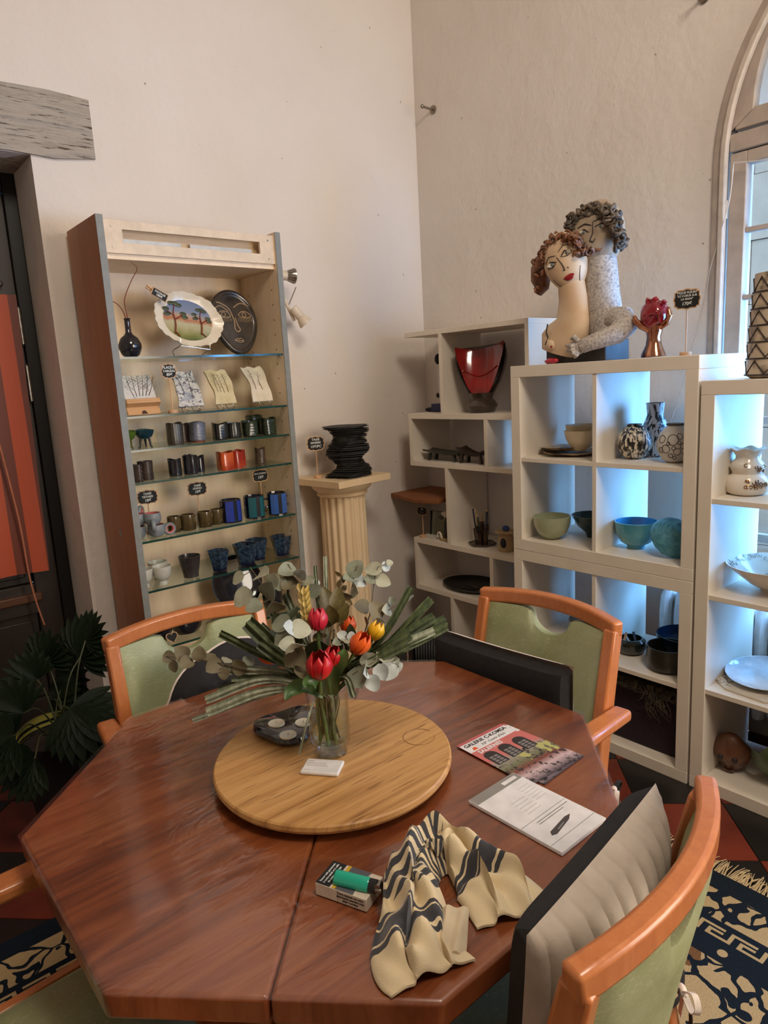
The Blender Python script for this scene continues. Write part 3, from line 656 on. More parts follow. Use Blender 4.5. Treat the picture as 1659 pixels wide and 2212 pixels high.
q3 = thing('quilted_cushion', 'grey quilted cushion with black side, standing on the nearest armchair', 'cushion', (0.795, 0.532, 0.676), rot=(math.radians(5), 0, math.radians(8)))
QLT = mat('grey_quilted_cotton', (176, 164, 150), 0.85, rgb2=(164, 152, 138), scale=20, bmp=0.12, bscale=260)
pillow(0.205, 0.19, 0.042, 1, p=10).build('black_face', BLK, q3); pillow(0.208, 0.193, 0.095, -1, nu=110, p=2.6, quilt=11, wr=0.003, taper=0.6).build('quilted_face', QLT, q3, smooth=60)
# cushion ties knotted round the chair legs
tA = thing('cushion_tie_bow', 'black and white ribbon bow tied round the right armchair leg', 'ribbon', (1.518, 0.985, 0.43), 0.45); bow(tA)
tB = thing('cushion_tie_bow', 'black and grey ribbon tied round the nearest armchair leg', 'ribbon', (1.014, 0.532, 0.46), 0.9); bow(tB)
# ------------------------------------------------------------------ rug
def rug_mat():
    m, nt, b = nodes_of('rug_pile'); b.inputs['Roughness'].default_value = 0.95; b.inputs['Specular IOR Level'].default_value = 0.1
    co = objco(nt); sp_ = nt.nodes.new('ShaderNodeSeparateXYZ'); nt.links.new(co, sp_.inputs[0]); X, Y = sp_.outputs[0], sp_.outputs[1]
    hx, hy = 1.25, 0.985
    dx = math_(nt, 'SUBTRACT', hx, math_(nt, 'ABSOLUTE', X)); dy = math_(nt, 'SUBTRACT', hy, math_(nt, 'ABSOLUTE', Y)); d = math_(nt, 'MINIMUM', dx, dy)
    along = nt.nodes.new('ShaderNodeMix'); nt.links.new(math_(nt, 'LESS_THAN', dx, dy), along.inputs[0]); nt.links.new(X, along.inputs[2]); nt.links.new(Y, along.inputs[3]); al = along.outputs[0]
    beige, navy, brown = lin((198, 172, 128)), lin((26, 36, 48)), lin((128, 92, 60))
    def band(a, c): return math_(nt, 'MULTIPLY', math_(nt, 'GREATER_THAN', d, a), math_(nt, 'LESS_THAN', d, c))
    # flowing motif from distorted voronoi cells
    v = nt.nodes.new('ShaderNodeTexVoronoi'); v.feature = 'DISTANCE_TO_EDGE'; v.inputs['Scale'].default_value = 7.0
    dn = nt.nodes.new('ShaderNodeTexNoise'); dn.inputs['Scale'].default_value = 9; nt.links.new(co, dn.inputs['Vector'])
    va = nt.nodes.new('ShaderNodeVectorMath'); va.operation = 'MULTIPLY_ADD'; nt.links.new(dn.outputs['Color'], va.inputs[0]); va.inputs[1].default_value = (0.16,)*3; nt.links.new(co, va.inputs[2]); nt.links.new(va.outputs[0], v.inputs['Vector'])
    vine = math_(nt, 'LESS_THAN', v.outputs['Distance'], 0.045)
    v2 = nt.nodes.new('ShaderNodeTexVoronoi'); v2.inputs['Scale'].default_value = 11.0; nt.links.new(va.outputs[0], v2.inputs['Vector'])
    petal = math_(nt, 'MULTIPLY', math_(nt, 'LESS_THAN', v2.outputs['Distance'], 0.36), math_(nt, 'GREATER_THAN', v2.outputs['Distance'], 0.14))
    pn_ = math_(nt, 'MULTIPLY', petal, math_(nt, 'GREATER_THAN', noise(nt, co, 3.4, 1), 0.5)); pb = math_(nt, 'MULTIPLY', petal, math_(nt, 'LESS_THAN', noise(nt, co, 3.4, 1), 0.44))
    c = mixc(nt, pb, beige, brown); c = mixc(nt, math_(nt, 'MAXIMUM', vine, pn_), c, navy)
    field = c
    # Greek key band
    kx = math_(nt, 'FRACT', math_(nt, 'MULTIPLY', al, 1/0.085)); ky = math_(nt, 'MULTIPLY', math_(nt, 'SUBTRACT', d, 0.205), 1/0.055)
    def rect(a, b_, e, g): return math_(nt, 'MULTIPLY', math_(nt, 'MULTIPLY', math_(nt, 'GREATER_THAN', kx, a), math_(nt, 'LESS_THAN', kx, b_)), math_(nt, 'MULTIPLY', math_(nt, 'GREATER_THAN', ky, e), math_(nt, 'LESS_THAN', ky, g)))
    key = rect(0, 0.13, 0.1, 0.9)
    for r_ in ((0, 0.8, 0.74, 0.9), (0.67, 0.8, 0.38, 0.9), (0.32, 0.8, 0.38, 0.54), (0.32, 1.0, 0.1, 0.26)): key = math_(nt, 'MAXIMUM', key, rect(*r_))
    dot_ = math_(nt, 'LESS_THAN', math_(nt, 'ADD', math_(nt, 'POWER', math_(nt, 'SUBTRACT', math_(nt, 'FRACT', math_(nt, 'MULTIPLY', al, 1/0.17)), 0.5), 2), math_(nt, 'POWER', math_(nt, 'MULTIPLY', math_(nt, 'SUBTRACT', d, 0.295), 1/0.17), 2)), 0.006)
    c = mixc(nt, math_(nt, 'LESS_THAN', d, 0.075), field, navy)
    c = mixc(nt, band(0.190, 0.330), c, navy); c = mixc(nt, math_(nt, 'MULTIPLY', band(0.205, 0.26), key), c, beige); c = mixc(nt, math_(nt, 'MULTIPLY', band(0.265, 0.328), dot_), c, beige)
    pile = noise(nt, co, 420, 2)
    c = mixc(nt, math_(nt, 'MULTIPLY', pile, 0.35), c, (0.01, 0.01, 0.01))
    nt.links.new(c, b.inputs['Base Color']); bump(nt, b, pile, 0.6, 0.006); return m
rg = thing('patterned_rug', 'navy and beige oriental rug with fringe under the table', 'rug', (0.70, 1.125, 0))
MB().box((-1.25, -0.985, 0.0), (1.25, 0.985, 0.010)).build('rug_field', rug_mat(), rg, bevel=0.003)
fr = MB()
for i in range(620):
    y = -0.98+1.96*i/620+random.uniform(-0.002, 0.002); L = random.uniform(0.055, 0.085); w_ = random.uniform(-0.012, 0.012)
    fr.tube([(1.245, y, 0.006), (1.25+L*0.5, y+w_, 0.007+random.uniform(0, 0.006)), (1.25+L, y+w_*2.2, 0.003)], [0.0016, 0.0015, 0.0008], 4)
fo = fr.build('fringe', mat('fringe_cotton', (196, 172, 132), 0.9), rg); fo['kind'] = 'stuff'
# ------------------------------------------------------------------ small builders
def thick(outer, wall, floor=None):
    """outer profile -> closed vessel profile with an inside"""
    fl_ = floor if floor is not None else wall; z0 = outer[0][1]; prof = [(0.0005, z0)]+list(outer)
    inner = []
    for i, (r, z) in enumerate(reversed(outer)):
        if z < z0+fl_ and i: continue
        inner.append((max(r-wall, 0.001), z if i else z-0.0))
    zb = z0+fl_; rb = inner[-1][0]
    return prof+inner+[(rb*0.7, zb), (0.0005, zb)]
def vessel(name, label, cat, loc, outer, wall, m, group=None, inner=None, fn=None, n=32, rz=0.0, sx=1, sy=1, rot=None, smooth=40):
    prof = thick(outer, wall)
    if inner is None:
        o = MB().lathe(prof, n, fn=fn, sx=sx, sy=sy, cap=False).build(name, m, smooth=smooth, loc=loc, rot=rot or (0, 0, rz)); return tag(o, label, cat, group)
    k = len(outer)+1
    t = thing(name, label, cat, loc, rz, group, rot)
    MB().lathe(prof[:k+1], n, fn=fn, sx=sx, sy=sy, cap=False).build('body', m, t, smooth=smooth)
    f2 = (lambda a, i, r, z: fn(a, i+k, r, z)) if fn else None
    MB().lathe(prof[k:], n, fn=f2, sx=sx, sy=sy, cap=False).build('inside_glaze', inner, t, smooth=smooth); return t
CHALK = mat('chalk_white', (226, 226, 220), 0.8); SLATE = mat('chalkboard_black', (22, 22, 23), 0.75); TAN = mat('tan_ply', (206, 164, 120), 0.6); PINE = mat('pale_pine', (214, 170, 128), 0.6)
def plaque(w, h, c=0.16):
    """bracket-shaped outline"""
    a = min(w, h)*c; W2, H2 = w/2, h/2; out = []
    Q = [(W2+a*0.32, H2*0.10), (W2, H2*0.30), (W2, H2-a*0.75), (W2-a*0.75, H2-a*0.6), (W2-a, H2), (W2*0.26, H2), (W2*0.12, H2+a*0.3)]
    out += Q; out += [(-x, y) for x, y in reversed(Q)]; out += [(-x, -y) for x, y in Q]; out += [(x, -y) for x, y in reversed(Q)]
    return out
def price_sign(label, loc, bz, w, h, lines, rz=0.0, lean=0.0, base=True, stick=None, yaw=0.0):
    t = thing('price_sign', label, 'sign', loc, rz+yaw, 'black chalk price signs')
    M_ = Matrix.Translation((0, 0, bz)) @ Matrix.Rotation(lean, 4, 'X') @ Matrix.Rotation(PI/2, 4, 'X')
    po = plaque(w, h); pi_ = [(x*0.90, y*0.87) for x, y in po]
    MB().prism(po, -0.003, 0.0, M_).build('wooden_board', TAN, t, smooth=0)
    MB().prism(pi_, 0.0, 0.0007, M_).build('chalk_face', SLATE, t, smooth=0)
    for body, size, dy in lines:
        o = lettering(body, size, CHALK, t, (0, 0, 0), shear=0.12); o.matrix_local = M_ @ Matrix.Translation((0, dy, 0.0010))
    if base:
        MB().tube([(0, 0.004, 0.008), (0, 0.004, bz-h*0.25)], 0.0026, 8).build('stick', PINE, t)
        MB().lathe([(0.019, 0), (0.020, 0.002), (0.020, 0.012), (0.018, 0.014)], 20).build('round_base', PINE, t)
    return t
BLKGL = mat('black_glaze', (20, 20, 26), 0.12, rgb2=(30, 30, 42), scale=20, coat=0.6)
DKMET = mat('dark_wire', (60, 56, 54), 0.35, 0.8)
# ------------------------------------------------------------------ cabinet, top shelf
z = GZ[0]
bo = thing('bottle_vase', 'round black glazed bottle vase holding two thin red twigs', 'vase', (1.052, 2.80, z))
MB().lathe(thick([(0.020, 0.0), (0.034, 0.012), (0.044, 0.036), (0.044, 0.052), (0.034, 0.076), (0.018, 0.088), (0.0115, 0.098), (0.0105, 0.145), (0.0135, 0.151)], 0.003), 32, cap=False).build('vase_body', BLKGL, bo)
TW = mat('red_twig', (120, 50, 30), 0.6)
def twig(pts, label):
    o = MB().tube(spline(pts, 6), [0.0022-0.0012*i/((len(pts)-1)*6) for i in range((len(pts)-1)*6+1)], 6).build('twig', TW); return tag(o, label, 'twig', 'twigs in the black bottle vase')
twig([(1.052, 2.80, z+0.03), (1.055, 2.80, z+0.151), (1.050, 2.795, z+0.22), (1.076, 2.77, z+0.29), (1.092, 2.74, z+0.33), (1.062, 2.72, z+0.352)], 'taller red twig rising to the cabinet header')
twig([(1.050, 2.80, z+0.03), (1.048, 2.80, z+0.150), (1.022, 2.79, z+0.20), (0.985, 2.78, z+0.218), (0.978, 2.775, z+0.235), (0.982, 2.77, z+0.262)], 'shorter red twig bending towards the cabinet side')
# painted oval plate on a wire stand
def painting_mat():
    m, nt, b = nodes_of('painted_landscape'); co = objco(nt); sp_ = nt.nodes.new('ShaderNodeSeparateXYZ'); nt.links.new(co, sp_.inputs[0])
    zz_ = math_(nt, 'ADD', math_(nt, 'MULTIPLY_ADD', sp_.outputs[2], 1/0.19, 0.5), math_(nt, 'MULTIPLY', math_(nt, 'SUBTRACT', noise(nt, co, 26, 4, 0.6), 0.5), 0.22))
    c = ramp(nt, zz_, [(0.0, lin((70, 84, 40))), (0.16, lin((120, 122, 60))), (0.3, lin((168, 160, 120))), (0.42, lin((178, 172, 140))), (0.5, lin((170, 104, 70))), (0.58, lin((176, 150, 130))), (0.66, lin((120, 132, 156))), (1.0, lin((92, 112, 150)))])
    nt.links.new(c, b.inputs['Base Color']); b.inputs['Roughness'].default_value = 0.15; b.inputs['Coat Weight'].default_value = 0.5; return m
CERW = mat('cream_ceramic', (226, 216, 196), 0.3, rgb2=(214, 200, 176), scale=12, coat=0.3)
pl = thing('painted_plate', 'scalloped cream plate painted with red trees on a wire stand', 'plate', (1.320, 2.83, z+0.148), rot=(math.radians(-14), math.radians(8), 0))
def scal(k):
    def f(u, v):
        t_ = 2*PI*u; r = v; sc = 1+0.018*math.sin(23*t_)*v**6+0.018*math.sin(7*t_+1)*v**4
        dish = 0.020*max(0, (v-0.62)/0.38)**1.5+0.006*math.sin(9*t_)*max(0, v-0.75)
        return (0.152*r*sc*math.cos(t_), -dish+k, 0.116*r*sc*math.sin(t_))
    return f
mb = MB(); mb.grid(scal(0), 72, 12, cu=True); k2 = len(mb.v); mb.grid(scal(0.008), 72, 12, cu=True)
for i in range(72): mb.f.append((i*13+12, ((i+1) % 72)*13+12, k2+((i+1) % 72)*13+12, k2+i*13+12))
mb.build('plate_body', CERW, pl, smooth=50)
MB().grid(lambda u, v: (0.108*v*math.cos(2*PI*u), -0.0035-0.003*(1-v*v), 0.090*v*math.sin(2*PI*u)), 40, 6, cu=True).build('painted_scene', painting_mat(), pl)
PTR = mat('painted_red', (128, 44, 28), 0.3); PGN = mat('painted_green', (66, 76, 44), 0.35, rgb2=(44, 56, 32), scale=60)
for dx, sc in ((-0.058, 1.15), (0.058, 0.95)):
    tr = MB().tube(spline([(dx-0.004, -0.008, -0.058*sc), (dx, -0.009, -0.02), (dx-0.006*sc, -0.009, 0.02), (dx, -0.008, 0.052*sc)], 5), [0.005]*6+[0.004]*5+[0.0025]*5, 6, sq=0.4)
    tr.tube([(dx, -0.009, -0.005), (dx+0.028*sc, -0.008, 0.016*sc)], 0.0022, 5).tube([(dx-0.003, -0.009, 0.01), (dx-0.030*sc, -0.008, 0.024*sc)], 0.0022, 5).tube([(dx-0.004, -0.009, -0.05*sc), (dx+0.016, -0.008, -0.066*sc)], 0.002, 5)
    tr.build('painted_trunk', PTR, pl)
    for ox, oz in ((0, 0.056), (-0.014, 0.054), (0.014, 0.050), (0.03, 0.020), (-0.034, 0.030), (-0.03, 0.012), (0.036, 0.008)):
        MB().ball((dx+ox*sc, -0.0085, oz*sc), (0.013*sc, 0.0015, 0.007*sc), 10, 6).build('painted_foliage', PGN, pl)
st = MB()
for sx in (-0.055, 0.075):
    st.tube(spline([(sx, -0.035, -0.096), (sx-0.004, -0.03, -0.125), (sx-0.02, 0.0, -0.138), (sx*0.9, 0.05, -0.142)], 4), 0.0022, 6)
st.tube([(-0.055, -0.032, -0.125), (0.075, -0.032, -0.125)], 0.0022, 6); st.build('wire_stand', CHROME, pl)
cs = thing('clip_sign', 'small black chalk sign on a clothes peg clipped to painted plate', 'sign', (1.195, 2.80, z+0.245), rot=(0, math.radians(28), 0))
MB().box((-0.035, -0.004, -0.017), (0.035, 0.0, 0.017)).build('wooden_board', TAN, cs, bevel=0.002); MB().box((-0.031, -0.0046, -0.014), (0.031, -0.0038, 0.014)).build('chalk_face', SLATE, cs, smooth=0)
for body, s_, dz in (('PAYSAGE', 0.011, 0.005), ('180€', 0.013, -0.006)): lettering(body, s_, CHALK, cs, (0, -0.0050, dz), (PI/2, 0, 0))
MB().bar((-0.055, 0.006, 0.012), (-0.005, 0.004, 0.004), 0.009, 0.007).build('peg_jaw', PINE, cs); MB().bar((-0.055, 0.012, 0.004), (-0.005, 0.008, 0.002), 0.009, 0.007).build('peg_jaw', PINE, cs)
# dark face mask plate
MSK = mat('dark_bronze_glaze', (46, 42, 40), 0.25, rgb2=(70, 62, 54), scale=14, coat=0.3); RLF = mat('carved_clay_line', (176, 146, 110), 0.5)
mk = thing('face_plate', 'dark oval ceramic plate carved with a face, leaning in the cabinet', 'plate', (1.568, 2.89, z+0.148), rot=(math.radians(-13), 0, math.radians(4)))
def egg(t_, r): return (0.117*r*math.cos(t_)*(1+0.20*math.sin(t_)*(1 if math.sin(t_) < 0 else 0.3)), 0.146*r*math.sin(t_))
def mf(k):
    def f(u, v):
        x, zz_ = egg(2*PI*u, v); rim = math.exp(-((v-0.93)/0.06)**2)*0.010; return (x, k*0.006-(rim if k < 0 else 0), zz_)
    return f
mb = MB(); mb.grid(mf(-1), 64, 22, cu=True); k2 = len(mb.v); mb.grid(mf(1), 64, 22, cu=True)
for i in range(64): mb.f.append((i*23+22, ((i+1) % 64)*23+22, k2+((i+1) % 64)*23+22, k2+i*23+22))
mb.build('plate_body', MSK, mk, smooth=50)
fy = -0.0075
def line(pts, r, nm): MB().tube(spline([(x, fy, zz_) for x, zz_ in pts], 5), r, 6).build(nm, RLF, mk)
line([(-0.088, 0.088), (-0.06, 0.085), (-0.02, 0.060), (-0.004, 0.005), (-0.008, -0.03), (0.004, -0.044), (0.018, -0.034), (0.010, -0.015), (0.004, 0.02)], 0.0026, 'nose_line')
line([(0.006, 0.066), (0.045, 0.086), (0.088, 0.074)], 0.0026, 'brow_line'); line([(-0.095, 0.058), (-0.06, 0.072), (-0.024, 0.048)], 0.002, 'brow_line')
for cx in (-0.052, 0.054):
    line([(cx-0.032, 0.032), (cx-0.010, 0.048), (cx+0.018, 0.046), (cx+0.034, 0.028), (cx+0.010, 0.020), (cx-0.014, 0.022), (cx-0.032, 0.032)], 0.002, 'eye_outline')
    MB().tube([(cx+0.010*math.cos(a*PI/6), fy, 0.034+0.010*math.sin(a*PI/6)) for a in range(13)], 0.002, 6).build('iris_ring', RLF, mk)
    for j in range(9):
        xx = cx-0.03+0.0075*j; MB().tube([(xx, fy, 0.022-0.003*math.sin(j*0.4)), (xx+(xx-cx)*0.2, fy, 0.004-0.004*math.sin(j*0.4))], 0.0011, 5).build('lash_line', RLF, mk)
line([(-0.022, -0.082), (-0.006, -0.074), (0.002, -0.078), (0.010, -0.073), (0.024, -0.086), (0.004, -0.092), (-0.022, -0.082), (0.004, -0.084), (0.024, -0.086)], 0.0016, 'lip_line')
# ------------------------------------------------------------------ second shelf: picture stand and three plaques
z = GZ[1]
def bw_mat(name, bg, ink, sc, thr, ink2=None, stretch=(1, 1, 1)):
    m, nt, b = nodes_of(name); co = objco(nt, stretch); n = noise(nt, co, sc, 6, 0.7, 1.0); n2 = noise(nt, co, sc*0.35, 2)
    sp_ = nt.nodes.new('ShaderNodeSeparateXYZ'); nt.links.new(objco(nt), sp_.inputs[0])
    f = math_(nt, 'GREATER_THAN', n, thr); c = mixc(nt, math_(nt, 'MULTIPLY', f, 0.85), lin(bg), lin(ink))
    if ink2: c = mixc(nt, math_(nt, 'MULTIPLY', math_(nt, 'LESS_THAN', n2, 0.42), 0.6), c, lin(ink2))
    nt.links.new(c, b.inputs['Base Color']); b.inputs['Roughness'].default_value = 0.25; b.inputs['Coat Weight'].default_value = 0.3; return m
INK = mat('ink_black', (34, 32, 36), 0.5)
def branch_lines(parent, x0, x1, z0, z1, y, n, rng, m, r=0.0012, nm='inked_tree'):
    for i in range(n):
        x = x0+(x1-x0)*(i+0.5)/n+rng.uniform(-0.006, 0.006); top = z1-rng.uniform(0, 0.02); mb = MB()
        P = [(x, y, z0), (x+rng.uniform(-0.006, 0.006), y, (z0+top)/2), (x+rng.uniform(-0.012, 0.012), y, top)]
        mb.tube(spline(P, 4), [r*1.5-(r*0.9)*j/8 for j in range(9)], 5, sq=0.5)
        for j in range(5):
            zz_ = z0+(top-z0)*(0.35+0.12*j); d = rng.choice((-1, 1)); mb.tube([(x, y, zz_), (x+d*rng.uniform(0.008, 0.022), y, zz_+rng.uniform(0.008, 0.022))], [r*0.7, r*0.3], 4, sq=0.5)
        mb.build(nm, m, parent)
rng = random.Random(3)
ps = thing('picture_stand', 'pale wooden tablet stand holding a black and white tree drawing', 'stand', (1.072, 2.775, z), rot=(0, 0, math.radians(-4)))
L_ = Matrix.Rotation(math.radians(-33), 4, 'X')
OAK = wood('pale_oak', (206, 160, 112), (192, 146, 98), 5, (1.5, 10, 10), 0.45)
bk = MB().box((-0.066, 0.0, 0.004), (0.066, 0.007, 0.188)).xf(L_).build('back_board', OAK, ps, bevel=0.003)
MB().box((-0.068, -0.030, 0.040), (0.068, 0.002, 0.052)).box((-0.068, -0.032, 0.050), (0.068, -0.024, 0.060)).xf(L_).build('ledge', OAK, ps, bevel=0.003)
MB().bar((0, 0.085, 0.10), (0, 0.165, 0.004), 0.05, 0.006).build('rear_strut', OAK, ps, bevel=0.002)
MB().prism([(0.011*math.cos(PI*i/10), 0.016*math.sin(PI*i/10)) for i in range(11)], 0.0002, 0.0012, Matrix.Translation((0, 0, 0.006)) @ Matrix.Rotation(PI/2, 4, 'X')).xf(L_).build('cable_notch', mat('notch_dark', (70, 46, 30), 0.7), ps, smooth=0)
pc = MB().box((-0.062, -0.008, 0.053), (0.062, -0.001, 0.185)).build('drawing_board', bw_mat('snow_drawing', (216, 212, 208), (60, 58, 62), 60, 0.62, (150, 148, 150), (1, 1, 1.6)), ps); pc.matrix_local = L_
e_ = bpy.data.objects.new('tree_ink', None); bpy.data.objects.remove(e_)
for i in range(6):
    x = -0.035+0.017*i; mb = MB().tube(spline([(x*0.7, -0.0085, 0.085), (x+0.004, -0.0085, 0.12), (x*1.3+0.012, -0.0085, 0.18)], 4), [0.0022-0.0014*j/8 for j in range(9)], 5, sq=0.4)
    for j in range(5):
        zz_ = 0.115+0.013*j; d = rng.choice((-1, 1)); mb.tube([(x*1.15+0.005, -0.0085, zz_), (x*1.15+0.005+d*0.018, -0.0085, zz_+0.018)], [0.001, 0.0004], 4, sq=0.5)
    o = mb.build('inked_tree', INK, ps); o.matrix_local = L_
def wavy_plaque(label, x, w, h, m, ink, nt_, seed, yaw=0.0):
    t = thing('ceramic_plaque', label, 'plaque', (x, 2.775, z), yaw, 'tree plaques on the second glass shelf'); rg_ = random.Random(seed)
    Lq = Matrix.Translation((0, 0, 0.022)) @ Matrix.Rotation(math.radians(-31), 4, 'X')
    ph = rg_.uniform(0, 6)
    def f(u, v):
        a = -1+2*u; b = v; wob = 0.06*math.sin(5*b+ph)+0.04*math.sin(11*b+ph*2)
        xx = w/2*(a*(1+wob*abs(a)))+0.010*math.sin(2.6*b+0.4); zz_ = h*b*(1+0.025*math.sin(6*a+ph))
        yy = 0.010*math.sin(2.4*a+1.2)*math.sin(3*b)-0.006*(b-0.5)
        return (Vector((xx, yy, zz_)), Vector((0, -1, 0)))
    o = MB().slab(f, 18, 18, 0.009).xf(Lq).build('plaque_body', m, t, smooth=50)
    for i in range(nt_):
        xx = -w*0.36+w*0.72*(i+0.5)/nt_; mb = MB()
        def sp3(x_, zr):  # point just in front of the plaque
            p = f((x_/(w/2)+1)/2, zr/h); return (p[0].x, p[0].y-0.0052, zr)
        top = h*rg_.uniform(0.86, 0.97); P = [sp3(xx, h*0.36), sp3(xx+rg_.uniform(-0.004, 0.004), h*0.62), sp3(xx+rg_.uniform(-0.008, 0.008), top)]
        mb.tube(spline(P, 4), [0.0017-0.0009*j/8 for j in range(9)], 5, sq=0.6)
        for j in range(6):
            zr = h*(0.5+0.07*j); d = rg_.choice((-1, 1)); mb.tube([sp3(xx, zr), sp3(max(-w*0.45, min(w*0.45, xx+d*rg_.uniform(0.008, 0.02))), zr+rg_.uniform(0.006, 0.016))], [0.0009, 0.0004], 4, sq=0.6)
        mb.xf(Lq).build('inked_tree', ink, t)
    ws = MB()
    for sx in (-w*0.26, w*0.26):
        ws.tube(spline([(sx, -0.016, 0.030), (sx, -0.020, 0.012), (sx*0.95, -0.030, 0.003), (sx*0.9, 0.03, 0.003), (sx*0.6, 0.055, 0.06)], 4), 0.0016, 6)
    ws.tube([(-w*0.26, -0.028, 0.003), (w*0.26, -0.028, 0.003)], 0.0016, 6).build('wire_easel', CHROME, t)
    return t
wavy_plaque('blue grey snowy plaque on a wire easel, next to the picture stand', 1.268, 0.105, 0.165, bw_mat('blue_plaque', (206, 204, 200), (56, 62, 84), 42, 0.54, (150, 156, 172), (1, 1, 1.8)), INK, 2, 4)
wavy_plaque('cream plaque with olive tree lines, second from the right on its shelf', 1.428, 0.100, 0.165, mat('olive_plaque', (216, 202, 166), 0.35, rgb2=(200, 184, 140), scale=20), mat('olive_ink', (104, 84, 44), 0.5), 4, 5)
wavy_plaque('cream plaque with black bare trees, rightmost on its shelf', 1.610, 0.102, 0.175, mat('cream_plaque', (224, 214, 196), 0.35, rgb2=(210, 196, 170), scale=20), INK, 2, 11)
price_sign('black chalk sign reading PLAQUE TABLEAU 80€', (1.172, 2.735, z), 0.168, 0.060, 0.056, (('PLAQUE', 0.0145, 0.014), ('TABLEAU', 0.0125, 0.0), ('80€', 0.015, -0.014)))
# ------------------------------------------------------------------ third shelf: footed bowls and textured beakers
z = GZ[2]
def footed_bowl(label, x, y, m, min_):
    t = thing('three_legged_bowl', label, 'bowl', (x, y, z), random.uniform(0, 1), 'small three legged bowls')
    pr = [(0.006, 0.034), (0.018, 0.037), (0.029, 0.046), (0.036, 0.060), (0.039, 0.072)]
    MB().lathe(thick(pr, 0.003), 28, cap=False, fn=lambda a, i, r, z_: (r, z_+0.003*math.sin(2*a)*(r/0.039))).build('bowl', m, t)
    for k in range(3):
        a = 2*PI*k/3+0.5; u = (math.cos(a), math.sin(a)); MB().tube([(0.018*u[0], 0.018*u[1], 0.042), (0.022*u[0], 0.022*u[1], 0.02), (0.024*u[0], 0.024*u[1], 0.003), (0.030*u[0], 0.030*u[1], 0.003)], [0.006, 0.0045, 0.003, 0.0035], 8).build('leg', min_, t)
footed_bowl('tiny green bowl on three legs, half hidden by the cabinet side', 0.992, 2.79, mat('green_glaze', (86, 112, 36), 0.2, rgb2=(60, 84, 28), coat=0.4), mat('green_brown_glaze', (104, 90, 44), 0.25, rgb2=(60, 84, 28)))
footed_bowl('tiny dark teal bowl on three legs', 1.064, 2.79, mat('teal_glaze', (28, 66, 76), 0.2, rgb2=(20, 48, 58), coat=0.4), mat('teal_brown_glaze', (70, 62, 58), 0.25, rgb2=(24, 58, 66)))
def beaker(label, x, y, zz_, r, h, m, group, pat='v', sq=4.0, wob=0.06, tilt=0.0, rz=0.0, flare=0.0, name='ceramic_beaker', squash=1.0):
    rg_ = random.Random(int(x*1000+y*100)); ph = rg_.uniform(0, 6)
    def fn(a, i, r_, z_):
        a2 = a; c, s_ = abs(math.cos(a2)), abs(math.sin(a2)); se = 1.0/((c**sq+s_**sq)**(1/sq)) if sq else 1.0
        k = 1+(se-1)*0.75; t_ = z_/h
        if pat == 'v': k += 0.018*math.sin(a*24+1.5*t_)
        if pat == 'h': k += 0.022*math.sin(t_*52+0.8*math.sin(3*a+ph))
        k += wob*0.5*math.sin(3*a+2*t_+ph)*0.5+flare*t_
        return (r_*k, z_+(0.004*math.sin(2*a+ph) if t_ > 0.9 else 0))
    nz = 14 if pat == 'h' else 6
    pr = [(r*0.96, 0.0)]+[(r, h*(i+0.5)/nz) for i in range(nz)]+[(r*1.01, h)]
    return vessel(name, label, 'cup', (x, y, zz_), pr, 0.004, m, group, fn=fn, n=72 if pat else 40, rot=(0, tilt, rz), sy=squash, smooth=60)
G3 = 'textured beakers on the third glass shelf'
OLV = mat('olive_bark_glaze', (74, 68, 56), 0.3, rgb2=(52, 48, 42), scale=24, stretch=(1, 1, 0.2)); BRG = mat('brown_grey_glaze', (86, 66, 60), 0.35, rgb2=(64, 52, 50), scale=30)
BLG = mat('blue_grey_glaze', (110, 118, 134), 0.3, rgb2=(86, 84, 92), scale=40, stretch=(1, 1, 3)); BKT = mat('black_tex_glaze', (24, 24, 22), 0.2, rgb2=(34, 36, 30), scale=40, coat=0.3); DGT = mat('dark_green_tex_glaze', (28, 36, 26), 0.2, rgb2=(44, 54, 36), scale=40, stretch=(1, 1, 3), coat=0.3)
beaker('olive grey bark textured beaker, leftmost of the beakers', 1.192, 2.79, z, 0.030, 0.088, OLV, G3, 'v')
beaker('brown grey beaker half hidden behind the olive bark beaker', 1.262, 2.86, z, 0.026, 0.078, BRG, G3, 'h')
b_ = beaker('blue grey ribbed square beaker with a red clay foot', 1.295, 2.80, z+0.006, 0.032, 0.078, BLG, G3, 'h', tilt=0.04)
MB().lathe([(0.029, -0.006), (0.031, 0.0), (0.031, 0.001)], 28).build('clay_foot', mat('red_clay', (140, 70, 48), 0.6), b_)
beaker('black ribbed square beaker, left of the two black ones', 1.402, 2.80, z, 0.031, 0.072, BKT, G3, 'h', wob=0.12)
beaker('black rough beaker, right of the two black ones', 1.468, 2.81, z, 0.034, 0.066, BKT, G3, 'v', wob=0.14)
beaker('dark green woven beaker in front of its two neighbours', 1.548, 2.80, z, 0.033, 0.068, DGT, G3, 'h', wob=0.14)
beaker('taller dark green woven beaker at the back', 1.612, 2.87, z, 0.035, 0.088, DGT, G3, 'h', wob=0.14)
beaker('dark green woven beaker nearest the cabinet side', 1.630, 2.78, z, 0.034, 0.076, DGT, G3, 'h', wob=0.12)
